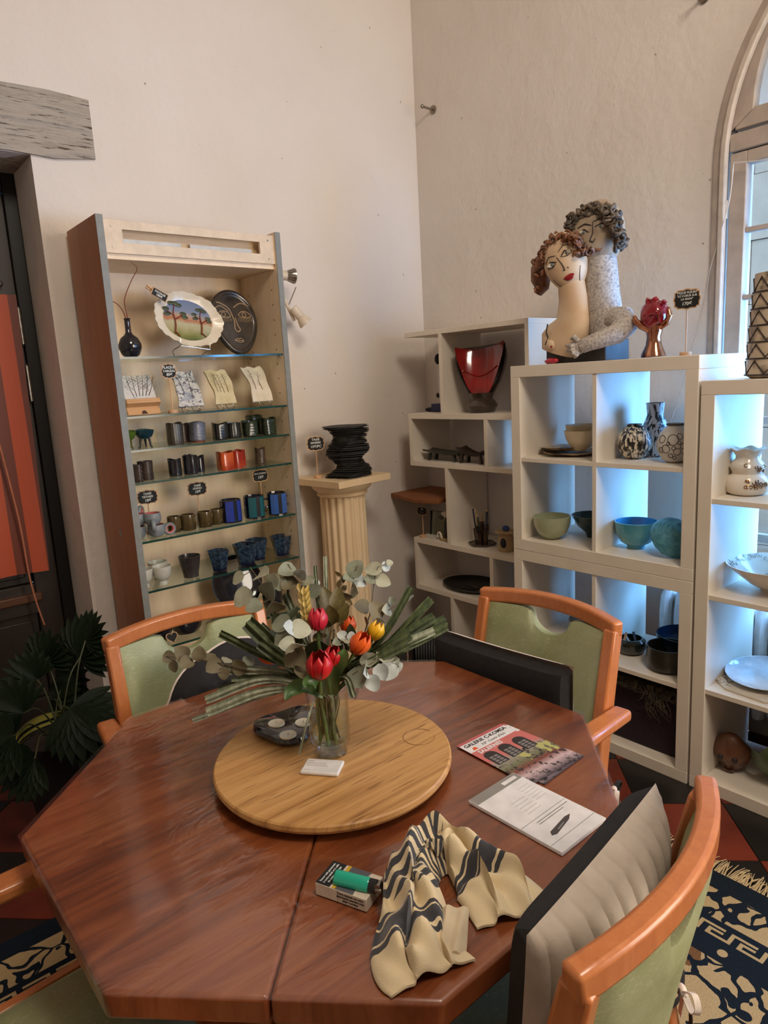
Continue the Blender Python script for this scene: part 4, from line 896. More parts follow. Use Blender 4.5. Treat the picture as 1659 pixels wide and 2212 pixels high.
# ------------------------------------------------------------------ fourth shelf: riveted, black and orange beakers
z = GZ[3]; G4 = 'beakers on the fourth glass shelf'
RIV = mat('rust_brown_glaze', (66, 52, 44), 0.35, rgb2=(50, 40, 36), scale=30, coat=0.2)
def riveted(label, x, y, r, h, rz=0.0):
    t = thing('riveted_beaker', label, 'cup', (x, y, z), rz, G4)
    MB().lathe(thick([(r*0.97, 0), (r, 0.004), (r*0.98, h*0.5), (r*1.02, h)], 0.0035), 36, cap=False, fn=lambda a, i, r_, z_: (r_*(1+0.02*math.sin(3*a)), z_)).build('beaker_body', RIV, t)
    for a0 in (-2.1, -1.25):
        for k in range(4): MB().ball((r*1.0*math.cos(a0), r*1.0*math.sin(a0), h*(0.15+0.23*k)), 0.0035, 8, 6).build('rivet', RIV, t)
riveted('dark brown riveted beaker, partly behind the cabinet side', 0.990, 2.80, 0.024, 0.068); riveted('slim brown riveted beaker between two wider ones', 1.003, 2.745, 0.017, 0.070, 0.3); riveted('wide brown riveted beaker', 1.052, 2.79, 0.030, 0.076)
BK4 = mat('black_blue_glaze', (22, 22, 26), 0.1, rgb2=(34, 36, 44), scale=16, coat=0.7)
beaker('glossy black beaker standing alone', 1.176, 2.79, z, 0.027, 0.070, BK4, G4, None, 0, 0.08); beaker('glossy black beaker beside a smaller black one', 1.246, 2.79, z, 0.031, 0.078, BK4, G4, None, 0, 0.08); beaker('small glossy black beaker tucked beside the bigger black one', 1.300, 2.82, z, 0.022, 0.068, BK4, G4, None, 0, 0.08)
ORG = mat('orange_glaze', (196, 84, 30), 0.15, rgb2=(150, 44, 24), scale=14, coat=0.5, lo=0.4, hi=0.7); REDG = mat('red_glaze', (150, 40, 26), 0.15, rgb2=(190, 80, 40), scale=10, coat=0.5, lo=0.5, hi=0.8)
beaker('orange square glazed beaker', 1.398, 2.77, z, 0.033, 0.078, ORG, G4, None, 6, 0.05); beaker('red glazed beaker between orange one and a red shell beaker', 1.463, 2.79, z, 0.028, 0.074, REDG, G4, None, 3, 0.08); beaker('red glazed beaker with open shell side', 1.502, 2.83, z, 0.024, 0.072, REDG, G4, None, 3, 0.16)
beaker('small brown carved beaker standing alone', 1.600, 2.82, z, 0.024, 0.072, mat('carved_brown_glaze', (92, 76, 58), 0.35, rgb2=(58, 46, 36), scale=50), G4, 'h', 0, 0.06)
# ------------------------------------------------------------------ fifth shelf: mugs
z = GZ[4]
TPB = mat('speckled_blue_grey', (136, 142, 146), 0.5, rgb2=(116, 124, 130), scale=60); TPK = mat('pink_glaze', (206, 116, 112), 0.4, rgb2=(196, 100, 100))
def ring(mb, c, R, r, rot, n=24, m=10, k=1.0):
    M_ = Matrix.Translation(c) @ rot
    mb.grid(lambda u, v: tuple(M_ @ Vector(((R+r*math.cos(2*PI*v))*math.cos(2*PI*u), (R*k+r*math.cos(2*PI*v))*math.sin(2*PI*u), r*1.3*math.sin(2*PI*v)))), n, m, cu=True, cv=True); return mb
def tadpole(label, x, y, zz_, ha, up=0.0):
    t = thing('ring_handled_cup', label, 'cup', (x, y, zz_), 0, 'blue and pink ring handled cups')
    pr = [(0.016, 0.0), (0.026, 0.004), (0.034, 0.018), (0.036, 0.032), (0.033, 0.050)]
    th_ = thick(pr, 0.004); MB().lathe(th_[:7], 28, cap=False).build('outside', TPB, t); MB().lathe(th_[6:], 28, cap=False).build('pink_inside', TPK, t)
    hd_ = ring(MB(), (0.056*math.cos(ha), 0.056*math.sin(ha), 0.026+up), 0.021, 0.006, Matrix.Rotation(ha, 4, 'Z') @ Matrix.Rotation(PI/2, 4, 'X')).build('ring_handle', TPB, t)
    ring(MB(), (0.056*math.cos(ha), 0.056*math.sin(ha), 0.026+up), 0.0165, 0.0045, Matrix.Rotation(ha, 4, 'Z') @ Matrix.Rotation(PI/2, 4, 'X')).build('pink_lining', TPK, hd_)
tadpole('blue grey cup under another, next to the cabinet side', 0.992, 2.80, z, 2.2); tadpole('blue grey cup with pink inside, topmost of the stack by the cabinet side', 1.000, 2.81, z+0.050, 0.9, 0.022)
tadpole('blue grey cup under another, its ring handle pointing right', 1.062, 2.775, z, 0.0, -0.004); tadpole('blue grey cup with pink inside, topmost of the front stack', 1.050, 2.775, z+0.050, -1.9, -0.02)
ZOD = mat('olive_bronze_glaze', (84, 70, 40), 0.2, rgb2=(60, 48, 30), scale=18, coat=0.4); ZRL = mat('olive_bronze_relief', (112, 96, 60), 0.25)
def zodiac(label, x, y, r, h, sign):
    t = thing('relief_cup', label, 'cup', (x, y, z), 0.25, 'olive cups with relief signs')
    MB().lathe(thick([(r*0.94, 0), (r, 0.004), (r*1.0, h-0.004), (r*0.98, h)], 0.004), 36, cap=False).build('cup_body', ZOD, t)
    for P in sign:
        MB().tube([((r+0.0008)*math.cos(-1.35+a), (r+0.0008)*math.sin(-1.35+a), h*b) for a, b in P], 0.0016, 6).build('relief_line', ZRL, t)
sgn = [[[(-0.5, 0.25), (0.5, 0.25)], [(-0.5, 0.8), (0.5, 0.8)], [(-0.2, 0.25), (-0.2, 0.8)], [(0.2, 0.25), (0.2, 0.8)]], [[(-0.4, 0.3), (-0.5, 0.55), (-0.3, 0.8), (0.0, 0.5), (0.3, 0.8), (0.5, 0.55), (0.4, 0.3)]], [[(-0.5, 0.2), (0.5, 0.85)], [(0.1, 0.85), (0.5, 0.85), (0.5, 0.55)], [(-0.3, 0.6), (0.1, 0.25)]], [[(-0.4, 0.2), (0.5, 0.85)], [(0.1, 0.85), (0.5, 0.85), (0.5, 0.5)], [(-0.35, 0.55), (0.1, 0.2)]]]
for lab, x, y, r, s_ in (('olive relief cup nearest the pink cups', 1.150, 2.80, 0.028, 0), ('olive relief cup, second from the pink cups', 1.208, 2.79, 0.032, 1), ('olive relief cup, second from the blue mugs', 1.285, 2.79, 0.032, 2), ('olive relief cup nearest the blue mugs', 1.345, 2.80, 0.029, 3)): zodiac(lab, x, y, r, 0.066, sgn[s_])
def stripe_mug(label, x, y, c1, ha, rz):
    t = thing('striped_mug', label, 'mug', (x, y, z), rz, 'faceted striped mugs'); n = 16; r, h = 0.046, 0.100
    NV = mat('navy_mug_glaze', (16, 20, 40), 0.15, rgb2=(12, 14, 26), coat=0.5); A = mat('mug_'+c1[0], c1[1], 0.2, coat=0.4)
    pts = [(r*math.cos(2*PI*i/n), r*math.sin(2*PI*i/n)) for i in range(n)]; pi2 = [(a*0.9, b*0.9) for a, b in pts]
    body = MB().lathe(thick([(r*0.985, 0.0), (r*0.985, h)], 0.005), n, cap=False).build('mug_body', NV, t, smooth=0)
    for i in range(n):
        if i % 4 in (0, 1) and i % 3 != 2 or i % 5 == 0:
            a0, a1 = 2*PI*i/n, 2*PI*(i+1)/n; mb = MB(); k = 0
            q_ = [(r*k_*math.cos(a), r*k_*math.sin(a)) for k_, a in ((0.985, a0), (0.985, a1), (1.012, a1), (1.012, a0))]
            mb.prism(q_, 0.006, h-0.004).build('stripe', A, t, smooth=0)
    MB().tube(spline([((r-0.002)*math.cos(ha), (r-0.002)*math.sin(ha), 0.075), ((r+0.022)*math.cos(ha), (r+0.022)*math.sin(ha), 0.074), ((r+0.030)*math.cos(ha), (r+0.030)*math.sin(ha), 0.055), ((r+0.018)*math.cos(ha), (r+0.018)*math.sin(ha), 0.038), ((r-0.002)*math.cos(ha), (r-0.002)*math.sin(ha), 0.040)], 5), 0.0045, 8).build('handle', NV, t)
stripe_mug('navy mug with royal blue stripes, next to the olive cups', 1.412, 2.79, ('royal', (44, 66, 160)), 0.6, 0.2); stripe_mug('navy mug with teal green stripes, middle of three', 1.530, 2.79, ('teal', (36, 96, 104)), -0.2, 0.1); stripe_mug('navy mug with light blue stripes, handle towards the cabinet side', 1.640, 2.775, ('blue', (56, 96, 168)), 0.0, 0.0)
price_sign('black chalk sign reading TASSE TETARD 18€', (1.063, 2.835, z), 0.158, 0.084, 0.056, (('TASSE', 0.0125, 0.014), ('TETARD', 0.0125, 0.001), ('18€', 0.016, -0.014)), yaw=-0.06)
price_sign('black chalk sign reading TASSE ZODIAC 15€', (1.290, 2.845, z), 0.160, 0.086, 0.058, (('TASSE', 0.012, 0.014), ('ZODIAC', 0.011, 0.002), ('15€', 0.016, -0.013)), yaw=-0.04)
price_sign('black chalk sign reading MUG ZODIAC 15€', (1.626, 2.88, z), 0.172, 0.080, 0.056, (('MUG ZODIAC', 0.010, 0.010), ('15€', 0.018, -0.008)))
# ------------------------------------------------------------------ sixth shelf: flared cups
z = GZ[5]; G6 = 'flared cups on the sixth glass shelf'
WFT = mat('white_glaze_grey', (206, 206, 196), 0.25, rgb2=(190, 190, 178), scale=14, coat=0.3)
fpr = [(0.020, 0.0), (0.019, 0.016), (0.026, 0.024), (0.036, 0.038), (0.041, 0.078)]
vessel('footed_bowl', 'white footed bowl half hidden by the cabinet side', 'bowl', (0.990, 2.79, z), fpr, 0.003, WFT, 'white footed bowls'); vessel('footed_bowl', 'white footed bowl in front, on the lowest visible cup shelf', 'bowl', (1.064, 2.775, z), fpr, 0.003, WFT, 'white footed bowls'); vessel('footed_bowl', 'white footed bowl standing behind the other white bowls', 'bowl', (1.082, 2.86, z), fpr, 0.003, WFT, 'white footed bowls')
DBR = mat('dark_metal_glaze', (48, 44, 46), 0.25, rgb2=(66, 60, 58), scale=16, coat=0.3); BLF = mat('speckled_blue_glaze', (52, 74, 92), 0.25, rgb2=(28, 40, 62), scale=70, coat=0.3, lo=0.42, hi=0.55); NVB = mat('navy_base_glaze', (20, 26, 52), 0.15, coat=0.4)
vessel('flared_cup', 'dark metallic round flared cup beside the white bowls', 'cup', (1.196, 2.79, z), [(0.032, 0.0), (0.033, 0.014), (0.040, 0.05), (0.047, 0.092)], 0.003, DBR, G6)
def facet_cup(label, x, y, r, h, rz, n=6):
    t = thing('faceted_flared_cup', label, 'cup', (x, y, z), rz, G6)
    MB().lathe(thick([(r*0.62, 0.0), (r*0.66, 0.010), (r, h)], 0.003), n, cap=False).build('cup_body', BLF, t, smooth=0)
    MB().lathe([(r*0.61, -0.0), (r*0.635, 0.0), (r*0.685, 0.012), (r*0.66, 0.012)], n).build('navy_foot', NVB, t, smooth=0)
facet_cup('speckled blue faceted cup beside the dark metallic cup', 1.330, 2.79, 0.052, 0.088, 0.2); facet_cup('speckled blue faceted cup, front of the overlapping pair', 1.462, 2.785, 0.058, 0.094, 0.35); facet_cup('speckled blue faceted cup, back of the overlapping pair', 1.540, 2.82, 0.056, 0.094, 0.1); facet_cup('speckled blue faceted cup nearest the cabinet right side', 1.660, 2.80, 0.052, 0.092, 0.3)
# ------------------------------------------------------------------ seventh shelf: black dishes
z = GZ[6]; G7 = 'black dishes on the lowest glass shelf'
vessel('black_bowl', 'black glazed bowl at the left end of the lowest glass shelf', 'bowl', (1.032, 2.80, z), [(0.030, 0), (0.046, 0.02), (0.055, 0.05), (0.058, 0.066)], 0.004, BLKGL, G7)
vessel('oval_dish', 'black glazed oval dish with light glints, middle of lowest shelf', 'dish', (1.165, 2.82, z), [(0.05, 0), (0.066, 0.02), (0.078, 0.062), (0.080, 0.070)], 0.004, BLKGL, G7, sy=0.75)
vessel('shallow_dish', 'black glazed shallow dish partly behind the bouquet', 'dish', (1.365, 2.83, z), [(0.06, 0), (0.08, 0.02), (0.105, 0.055), (0.108, 0.062)], 0.004, BLKGL, G7, sy=0.8)
bp_ = vessel('standing_black_plate', 'round black plate standing upright behind the bouquet leaves', 'plate', (1.475, 2.93, z+0.132), [(0.05, -0.010), (0.09, -0.006), (0.126, 0.010), (0.130, 0.014)], 0.005, BLKGL, G7, rot=(math.radians(76), 0, 0))
mg = thing('black_handled_mug', 'black glazed mug with a ring handle behind the bouquet', 'mug', (1.600, 2.82, z), 0.0, G7)
MB().lathe(thick([(0.040, 0), (0.046, 0.02), (0.048, 0.09), (0.046, 0.105)], 0.004), 30, cap=False).build('mug_body', BLKGL, mg); ring(MB(), (0.062, 0, 0.055), 0.026, 0.006, Matrix.Rotation(PI/2, 4, 'X')).build('ring_handle', BLKGL, mg)
hs = thing('heart_price_tag', 'small black heart shaped price tag with pale rim on lowest glass shelf', 'sign', (1.06, 2.72, z), rot=(math.radians(-25), 0, 0.1))
hp = [(0.0017*16*math.sin(t_)**3, 0.0017*(13*math.cos(t_)-5*math.cos(2*t_)-2*math.cos(3*t_)-math.cos(4*t_))+0.029) for t_ in [2*PI*i/28 for i in range(28)]][::-1]
MB().prism(hp, -0.002, 0.0, Matrix.Rotation(PI/2, 4, 'X')).build('heart_board', TAN, hs, smooth=0); MB().prism([(x*0.86, (y-0.029)*0.86+0.029) for x, y in hp], 0.0, 0.0008, Matrix.Rotation(PI/2, 4, 'X')).build('chalk_face', SLATE, hs, smooth=0)
# ------------------------------------------------------------------ on the column
z = 1.0802
ss = thing('stacked_slate_vase', 'black sculpture of twisted stacked slate sheets on the fluted column', 'sculpture', (2.115, 2.835, z), 0.25)
SLM = mat('matt_black_slate', (22, 21, 21), 0.7, rgb2=(34, 32, 31), scale=40)
pol = []
for i in range(18):
    a = 2*PI*i/18; c, s_ = abs(math.cos(a)), abs(math.sin(a)); rr = 0.098/((c**3.2+s_**3.2)**(1/3.2))*(1+0.05*math.sin(5*a+1)); pol.append((rr*math.cos(a), rr*math.sin(a)*0.92))
sh0 = None
for i in range(36):
    zz_ = 0.0072*i+0.001; tw = 0.055*i; k = 1+0.16*math.cos(i*0.35)+0.02*math.sin(i*2.1); off = 0.018*math.sin(i*0.30)
    if sh0 is None: o = sh0 = MB().prism(pol, 0, 0.0038).build('slate_sheet', SLM, ss, smooth=0)
    else: o = child_mesh(sh0, ss)
    o.location = (off, 0.008*math.cos(i*0.5), zz_); o.rotation_euler = (0.015*math.sin(i), 0.03*math.sin(i*1.7), tw); o.scale = (k*0.95, k*0.95, 1)
MB().tube([(0, 0, 0.001), (0, 0, 0.255)], 0.06, 20).build('core', SLM, ss)
price_sign('black chalk sign reading TASSE MARBRE 15€, on the fluted column', (1.985, 2.93, z), 0.175, 0.088, 0.070, (('TASSE', 0.015, 0.020), ('MARBRE', 0.014, 0.004), ('15€/PC', 0.018, -0.015)), yaw=-0.35)
# ------------------------------------------------------------------ couple sculpture on the white shelving
def pk(x, y, X): return px(x, y, 'x', X)
CREAM = mat('cream_bisque', (214, 188, 156), 0.55, rgb2=(198, 166, 132), scale=9)
GREYB = mat('mottled_grey_bisque', (188, 178, 168), 0.7, rgb2=(128, 120, 116), scale=110, bmp=0.3, bscale=60, lo=0.38, hi=0.72)
MANF = mat('man_face_bisque', (178, 158, 132), 0.6, rgb2=(140, 122, 104), scale=14)
HAIRM = mat('dark_crackled_hair', (112, 96, 78), 0.6, rgb2=(52, 46, 42), scale=40, bmp=0.6, bscale=70); HAIRW = mat('russet_hair', (146, 92, 58), 0.5, rgb2=(84, 56, 40), scale=26, bmp=0.5, bscale=60)
INKL = mat('drawn_line_dark', (48, 40, 38), 0.6); LIPR = mat('lip_red', (150, 28, 32), 0.35); LIPB = mat('lip_brown', (140, 104, 84), 0.5); EYEG = mat('eye_grey', (88, 96, 92), 0.4); EYEW = mat('eye_pale', (188, 176, 156), 0.5)
sc_ = thing('couple_sculpture', 'ceramic bust of an embracing couple on top of the white shelves', 'sculpture', (0, 0, 1.58))
def up_(v): return Vector(v)-Vector((0, 0, 1.58))
def oval_tube(rows, X, hw_scale=0.00205):
    """rows: (px, py, half width px, depth m, x offset)"""
    mb = MB(); n = 24; m = len(rows); k = 0
    C = [up_(pk(a, b, X+e)) for a, b, c, d, e in rows]
    for i, (a, b, hw, dp, e) in enumerate(rows):
        dv = (C[min(i+1, m-1)]-C[max(i-1, 0)]); dv.x = 0; dv.normalize(); side = Vector((0, dv.z, -dv.y))
        for j in range(n):
            t_ = 2*PI*j/n; mb.v.append(tuple(C[i]+side*(hw*hw_scale*math.cos(t_))+Vector((1, 0, 0))*(dp*math.sin(t_))))
    for i in range(m-1):
        for j in range(n): mb.f.append((i*n+j, i*n+(j+1) % n, (i+1)*n+(j+1) % n, (i+1)*n+j))
    mb.f += [tuple(range(n)), tuple((m-1)*n+j for j in range(n))]; return mb
class Head:
    def __init__(s, cxy, X, r, tilt, yaw=0.27):
        s.c = up_(pk(cxy[0], cxy[1], X)); s.r = r
        s.M = Matrix.Rotation(yaw, 3, 'Z') @ Matrix.Rotation(tilt, 3, 'X')
    def shape(s, q, d):
        # narrower chin, flatter face
        k = 1-0.16*max(0, -d.z)**1.5; q = Vector((q.x*(0.92 if d.x < 0 else 1.0), q.y*k, q.z)); return s.M @ q
    def build(s, m, parent, nm): return MB().ball(tuple(s.c), s.r, 32, 24, fn=s.shape).build(nm, m, parent)
    def at(s, a, b, off=0.0):
        """a to the viewer's right, b up, both as fractions of the half size"""
        y, zz_ = -a, b; x = -math.sqrt(max(0.02, 1-y*y-zz_*zz_)); d = Vector((x, y, zz_))
        q = Vector((x*s.r[0], y*s.r[1], zz_*s.r[2])); k = 1-0.16*max(0, -zz_)**1.5
        q = Vector((q.x*0.92, q.y*k, q.z)); return s.c+s.M @ (q*(1+off))
    def line(s, P, r, m, parent, nm, off=0.0): 
        pts = []
        for (a0, b0), (a1, b1) in zip(P[:-1], P[1:]):
            for j in range(4): pts.append(s.at(a0+(a1-a0)*j/4, b0+(b1-b0)*j/4, off))
        pts.append(s.at(*P[-1], off)); n = len(pts)
        MB().tube(pts, [r*(0.5+0.5*math.sin(PI*(i+0.5)/n)) for i in range(n)], 6).build(nm, m, parent)
    def spot(s, a, b, w, h, m, parent, nm, th=0.003, rot=0.0):
        c = s.at(a, b); mb = MB().ball((0, 0, 0), (th, w, h), 14, 8); R = Matrix.Translation(c) @ (s.M @ Matrix.Rotation(rot, 3, 'X')).to_4x4() @ Matrix.Rotation(-a*0.9, 4, 'Z'); mb.xf(R).build(nm, m, parent)
XW, XM = 2.455, 2.535
# woman: torso, neck, head
oval_tube([(1234, 610, 27, 0.045, 0), (1238, 645, 29, 0.046, 0), (1238, 690, 34, 0.05, 0), (1228, 722, 48, 0.058, 0), (1214, 742, 50, 0.062, -0.005), (1208, 762, 40, 0.052, -0.008)], XW).build('woman_neck_and_chest', CREAM, sc_)
MB().ball(tuple(up_(pk(1192, 746, XW-0.055))), 0.024, 14, 10).build('breast', CREAM, sc_); MB().ball(tuple(up_(pk(1191, 749, XW-0.080))), 0.0045, 8, 6).build('nipple', LIPR, sc_)
MB().tube([tuple(up_(pk(*p, XW-0.06))) for p in ((1183, 700), (1180, 718), (1184, 730), (1178, 745))], 0.003, 6).build('strap_line', INKL, sc_)
hw = Head((1222, 567), XW-0.01, (0.066, 0.086, 0.122), math.radians(-20)); hw.build(CREAM, sc_, 'woman_head')
for a, b, fl_ in ((-0.42, 0.02, 1), (0.36, 0.14, 1)):
    hw.spot(a, b, 0.021, 0.009, EYEW, sc_, 'eye', rot=0.05); hw.spot(a+0.02, b, 0.009, 0.009, EYEG, sc_, 'iris', 0.0045)
    hw.line([(a-0.28, b-0.04), (a-0.05, b+0.10), (a+0.24, b+0.0)], 0.0032, INKL, sc_, 'eyelid_line', 0.01); hw.line([(a-0.24, b-0.05), (a, b-0.09), (a+0.2, b-0.03)], 0.0016, INKL, sc_, 'eyelid_line', 0.01)
    hw.line([(a-0.34, b+0.14), (a-0.05, b+0.28), (a+0.30, b+0.20)], 0.0018, INKL, sc_, 'brow_line', 0.01)
hw.line([(-0.10, 0.16), (0.02, -0.10), (0.06, -0.28), (-0.03, -0.32), (0.10, -0.33)], 0.0020, INKL, sc_, 'nose_line', 0.015)
hw.line([(0.20, -0.27), (0.24, -0.32)], 0.0016, INKL, sc_, 'nose_line', 0.015)
hw.spot(0.10, -0.56, 0.024, 0.0085, LIPR, sc_, 'lips', 0.006); hw.spot(0.10, -0.63, 0.016, 0.006, LIPR, sc_, 'lips', 0.006)
hw.line([(-0.72, -0.40), (-0.45, -0.80), (0.02, -0.97), (0.45, -0.80), (0.72, -0.38)], 0.0022, INKL, sc_, 'jaw_line', 0.0)
# man: neck column, head, shoulder, arm and hand
oval_tube([(1290, 530, 33, 0.06, 0), (1296, 580, 34, 0.06, 0), (1300, 640, 35, 0.062, 0), (1306, 690, 37, 0.066, 0), (1312, 730, 38, 0.066, 0.0)], XM).build('man_neck', GREYB, sc_)
hm = Head((1290, 512), XM-0.005, (0.080, 0.106, 0.138), math.radians(8)); hm.build(MANF, sc_, 'man_head')
for a, b in ((-0.30, 0.06), (0.30, 0.22)):
    hm.spot(a, b, 0.018, 0.007, EYEW, sc_, 'eye'); hm.spot(a, b, 0.008, 0.007, EYEG, sc_, 'iris', 0.0045); hm.line([(a-0.2, b-0.02), (a, b+0.08), (a+0.2, b)], 0.0026, INKL, sc_, 'eyelid_line', 0.01); hm.line([(a-0.28, b+0.12), (a, b+0.22), (a+0.26, b+0.18)], 0.003, INKL, sc_, 'brow_line', 0.01)
hm.line([(-0.02, 0.34), (0.06, 0.05), (-0.02, -0.16), (0.10, -0.20), (0.18, -0.10)], 0.0024, INKL, sc_, 'nose_line', 0.012)
hm.spot(0.24, -0.40, 0.026, 0.007, LIPB, sc_, 'lips', 0.006); hm.line([(0.02, -0.43), (0.22, -0.40), (0.46, -0.33)], 0.0016, INKL, sc_, 'mouth_line', 0.05)
hm.spot(0.20, -0.80, 0.030, 0.018, mat('beard_dark', (58, 50, 46), 0.8, rgb2=(100, 88, 78), scale=80), sc_, 'beard', 0.008)
def lumps(cs, m, nm, seed, curl=0.018):
    rg_ = random.Random(seed); mb = MB()
    for (a, b, X, r) in cs:
        c = up_(pk(a, b, X)); ph = rg_.uniform(0, 6); dx = Vector((rg_.uniform(-1, 1), rg_.uniform(-1, 1), rg_.uniform(-1, 1))).normalized(); e1 = dx.orthogonal().normalized(); e2 = dx.cross(e1); P = []
        for j in range(12):
            t_ = j*0.75+ph; rr = r*(1-j/16); P.append(c+e1*(rr*math.cos(t_))+e2*(rr*math.sin(t_))+dx*(r*0.09*(j-6)))
        mb.tube(P, [r*0.42*(1-0.5*j/12) for j in range(12)], 7)
    o = mb.build(nm, m, sc_, smooth=60); o['kind'] = 'stuff'; return o
rg_ = random.Random(5); cs = []
for i in range(46):
    t_ = i/45; a = math.radians(198-216*t_); rr = rg_.uniform(0.90, 1.12); cx, cy = 1284+58*rr*math.cos(a), 512-58*rr*math.sin(a)*1.0
    cs.append((cx, cy, XM+rg_.uniform(-0.06, 0.04), rg_.uniform(0.014, 0.021)))
for i in range(12): cs.append((1335+rg_.uniform(-8, 10), 505+i*2.5, XM+rg_.uniform(-0.05, 0.03), 0.018))
for i in range(26):
    t_ = i/25; a = math.radians(165-150*t_); rr = rg_.uniform(0.70, 0.95); cs.append((1284+54*rr*math.cos(a), 510-60*rr*math.sin(a), XM-0.045-rg_.uniform(0, 0.02), rg_.uniform(0.013, 0.018)))
for i in range(24): cs.append((1252+2.9*i+rg_.uniform(-3, 3), 449+0.012*(1252+2.9*i-1286)**2*0.9+rg_.uniform(-4, 8), XM-0.02+rg_.uniform(-0.05, 0.05), rg_.uniform(0.014, 0.019)))
for i in range(60):
    a = math.radians(rg_.uniform(-5, 120)); rr = rg_.uniform(0.70, 1.08); cs.append((1290+52*rr*math.cos(a), 510-66*rr*math.sin(a), XM-0.060*math.sqrt(max(0, 1.1-rr*rr*0.9))-0.01+rg_.uniform(-0.02, 0.02), rg_.uniform(0.014, 0.019))) if rr > 0.86 or a < 1.0 else None
lumps(cs, HAIRM, 'man_hair', 1)
cs = []
for i in range(34):
    t_ = i/33; a = math.radians(205-190*t_); rr = rg_.uniform(0.92, 1.12); cs.append((1220+50*rr*math.cos(a)*1.0, 566-56*rr*math.sin(a), XW+rg_.uniform(-0.04, 0.05), rg_.uniform(0.013, 0.019)))
for i in range(16): cs.append((1248+rg_.uniform(-8, 8), 514+i*2.6, XW-0.02+rg_.uniform(-0.04, 0.02), 0.015))
for i in range(22):
    t_ = i/21; a = math.radians(190-150*t_); rr = rg_.uniform(0.86, 1.0); cs.append((1218+45*rr*math.cos(a), 560-54*rr*math.sin(a), XW-0.045-rg_.uniform(0, 0.02), rg_.uniform(0.011, 0.016)))
lumps(cs, HAIRW, 'woman_curls', 2)
oval_tube([(1172, 556, 13, 0.03, 0.02), (1168, 580, 20, 0.04, 0.02), (1168, 605, 20, 0.04, 0.02), (1170, 622, 15, 0.03, 0.02), (1163, 634, 8, 0.018, 0.02)], XW).build('woman_hair', HAIRW, sc_)
lumps([(1160+rg_.uniform(-6, 22), 560+i*4.4, XW-0.02+rg_.uniform(-0.02, 0.04), 0.014) for i in range(16)], HAIRW, 'woman_hair_locks', 3)
MB().tube([tuple(up_(pk(a, b, XW-0.045))) for a, b in ((1180, 553), (1190, 538), (1208, 525), (1226, 518))], 0.011, 10).build('hair_band', HAIRW, sc_)
arm = MB().tube([tuple(up_(pk(a, b, X))) for a, b, X in ((1318, 690, XM-0.01), (1342, 690, XM-0.02), (1348, 706, XM-0.05), (1330, 722, XM-0.085), (1300, 732, XM-0.12), (1272, 742, XM-0.145), (1258, 748, XM-0.15))], [0.050, 0.054, 0.050, 0.044, 0.038, 0.032, 0.030], 16, sq=0.9)
arm.ball(tuple(up_(pk(1247, 750, XM-0.155))), (0.024, 0.036, 0.030), 16, 12); arm.build('man_arm', GREYB, sc_)
for k, (a, b) in enumerate(((1224, 746), (1226, 757), (1232, 766), (1242, 771))):
    MB().tube([tuple(up_(pk(1247, 749+k*4, XM-0.165))), tuple(up_(pk((1247+a)/2, (749+k*4+b)/2+1, XM-0.178))), tuple(up_(pk(a, b, XM-0.165)))], [0.011, 0.0105, 0.007], 10).build('finger', GREYB, sc_)
MB().tube([tuple(up_(pk(1250, 738, XM-0.165))), tuple(up_(pk(1240, 728, XM-0.172))), tuple(up_(pk(1234, 732, XM-0.168)))], [0.012, 0.010, 0.007], 10).build('thumb', GREYB, sc_)
MB().box((2.43, 1.562, 0.0), (2.60, 1.840, 0.083)).build('base_block', mat('black_base', (40, 36, 36), 0.5, rgb2=(58, 52, 52), scale=20), sc_, bevel=0.003)
cl_ = MB().ball((2.40, 1.79, 1.592), (0.016, 0.034, 0.012), 16, 10, fn=lambda q, d: q*(1+0.12*math.sin(7*d.y)*d.z)).build('red_pebble', mat('red_shiny', (176, 30, 52), 0.25, coat=0.4)); tag(cl_, 'small glossy red pebble lying at the foot of the couple sculpture', 'ornament')
# ------------------------------------------------------------------ copper hand holding a red heart
COP = mat('copper_lustre', (206, 150, 118), 0.16, 1.0, rgb2=(170, 106, 80), scale=18)
hh = thing('hand_and_heart', 'copper lustre ceramic hand holding a glossy red heart', 'sculpture', (2.5, 1.397, 1.58))
def hp_(a, b, X=0.0): v = pk(a, b, 2.5+X); return (v.x-2.5, v.y-1.397, v.z-1.58)
MB().tube([hp_(1411, 771), hp_(1411, 765), hp_(1412, 745), hp_(1412, 728), hp_(1413, 714), hp_(1414, 702)], [0.062, 0.060, 0.040, 0.034, 0.042, 0.040], 20, sq=0.7).build('forearm_and_palm', COP, hh)
for P in (((1404, 712, -0.02), (1384, 704, -0.03), (1372, 692, -0.03), (1370, 683, -0.028)), ((1424, 706, -0.012), (1440, 696, -0.02), (1447, 680, -0.022), (1445, 668, -0.018)), ((1425, 704, 0.008), (1441, 692, 0.01), (1446, 676, 0.01), (1443, 664, 0.01)), ((1416, 702, 0.03), (1426, 690, 0.04), (1430, 676, 0.044), (1428, 666, 0.042)), ((1402, 704, 0.03), (1398, 692, 0.042), (1398, 678, 0.046), (1400, 668, 0.044))):
    MB().tube([hp_(*p) for p in P], [0.0145, 0.0125, 0.010, 0.007], 10).build('finger', COP, hh)
HRT = mat('heart_red', (150, 14, 34), 0.12, rgb2=(120, 8, 26), coat=0.7, scale=12)
def heartf(q, d): return Vector((q.x, q.y*(1+0.14*d.z), q.z*(1-0.14*abs(d.y)*max(0, d.z)))) * (1+0.05*math.sin(5*math.atan2(d.y, d.x)+3*d.z))
hb = MB().ball(hp_(1413, 684), (0.048, 0.052, 0.060), 24, 18, fn=heartf).build('heart', HRT, hh)
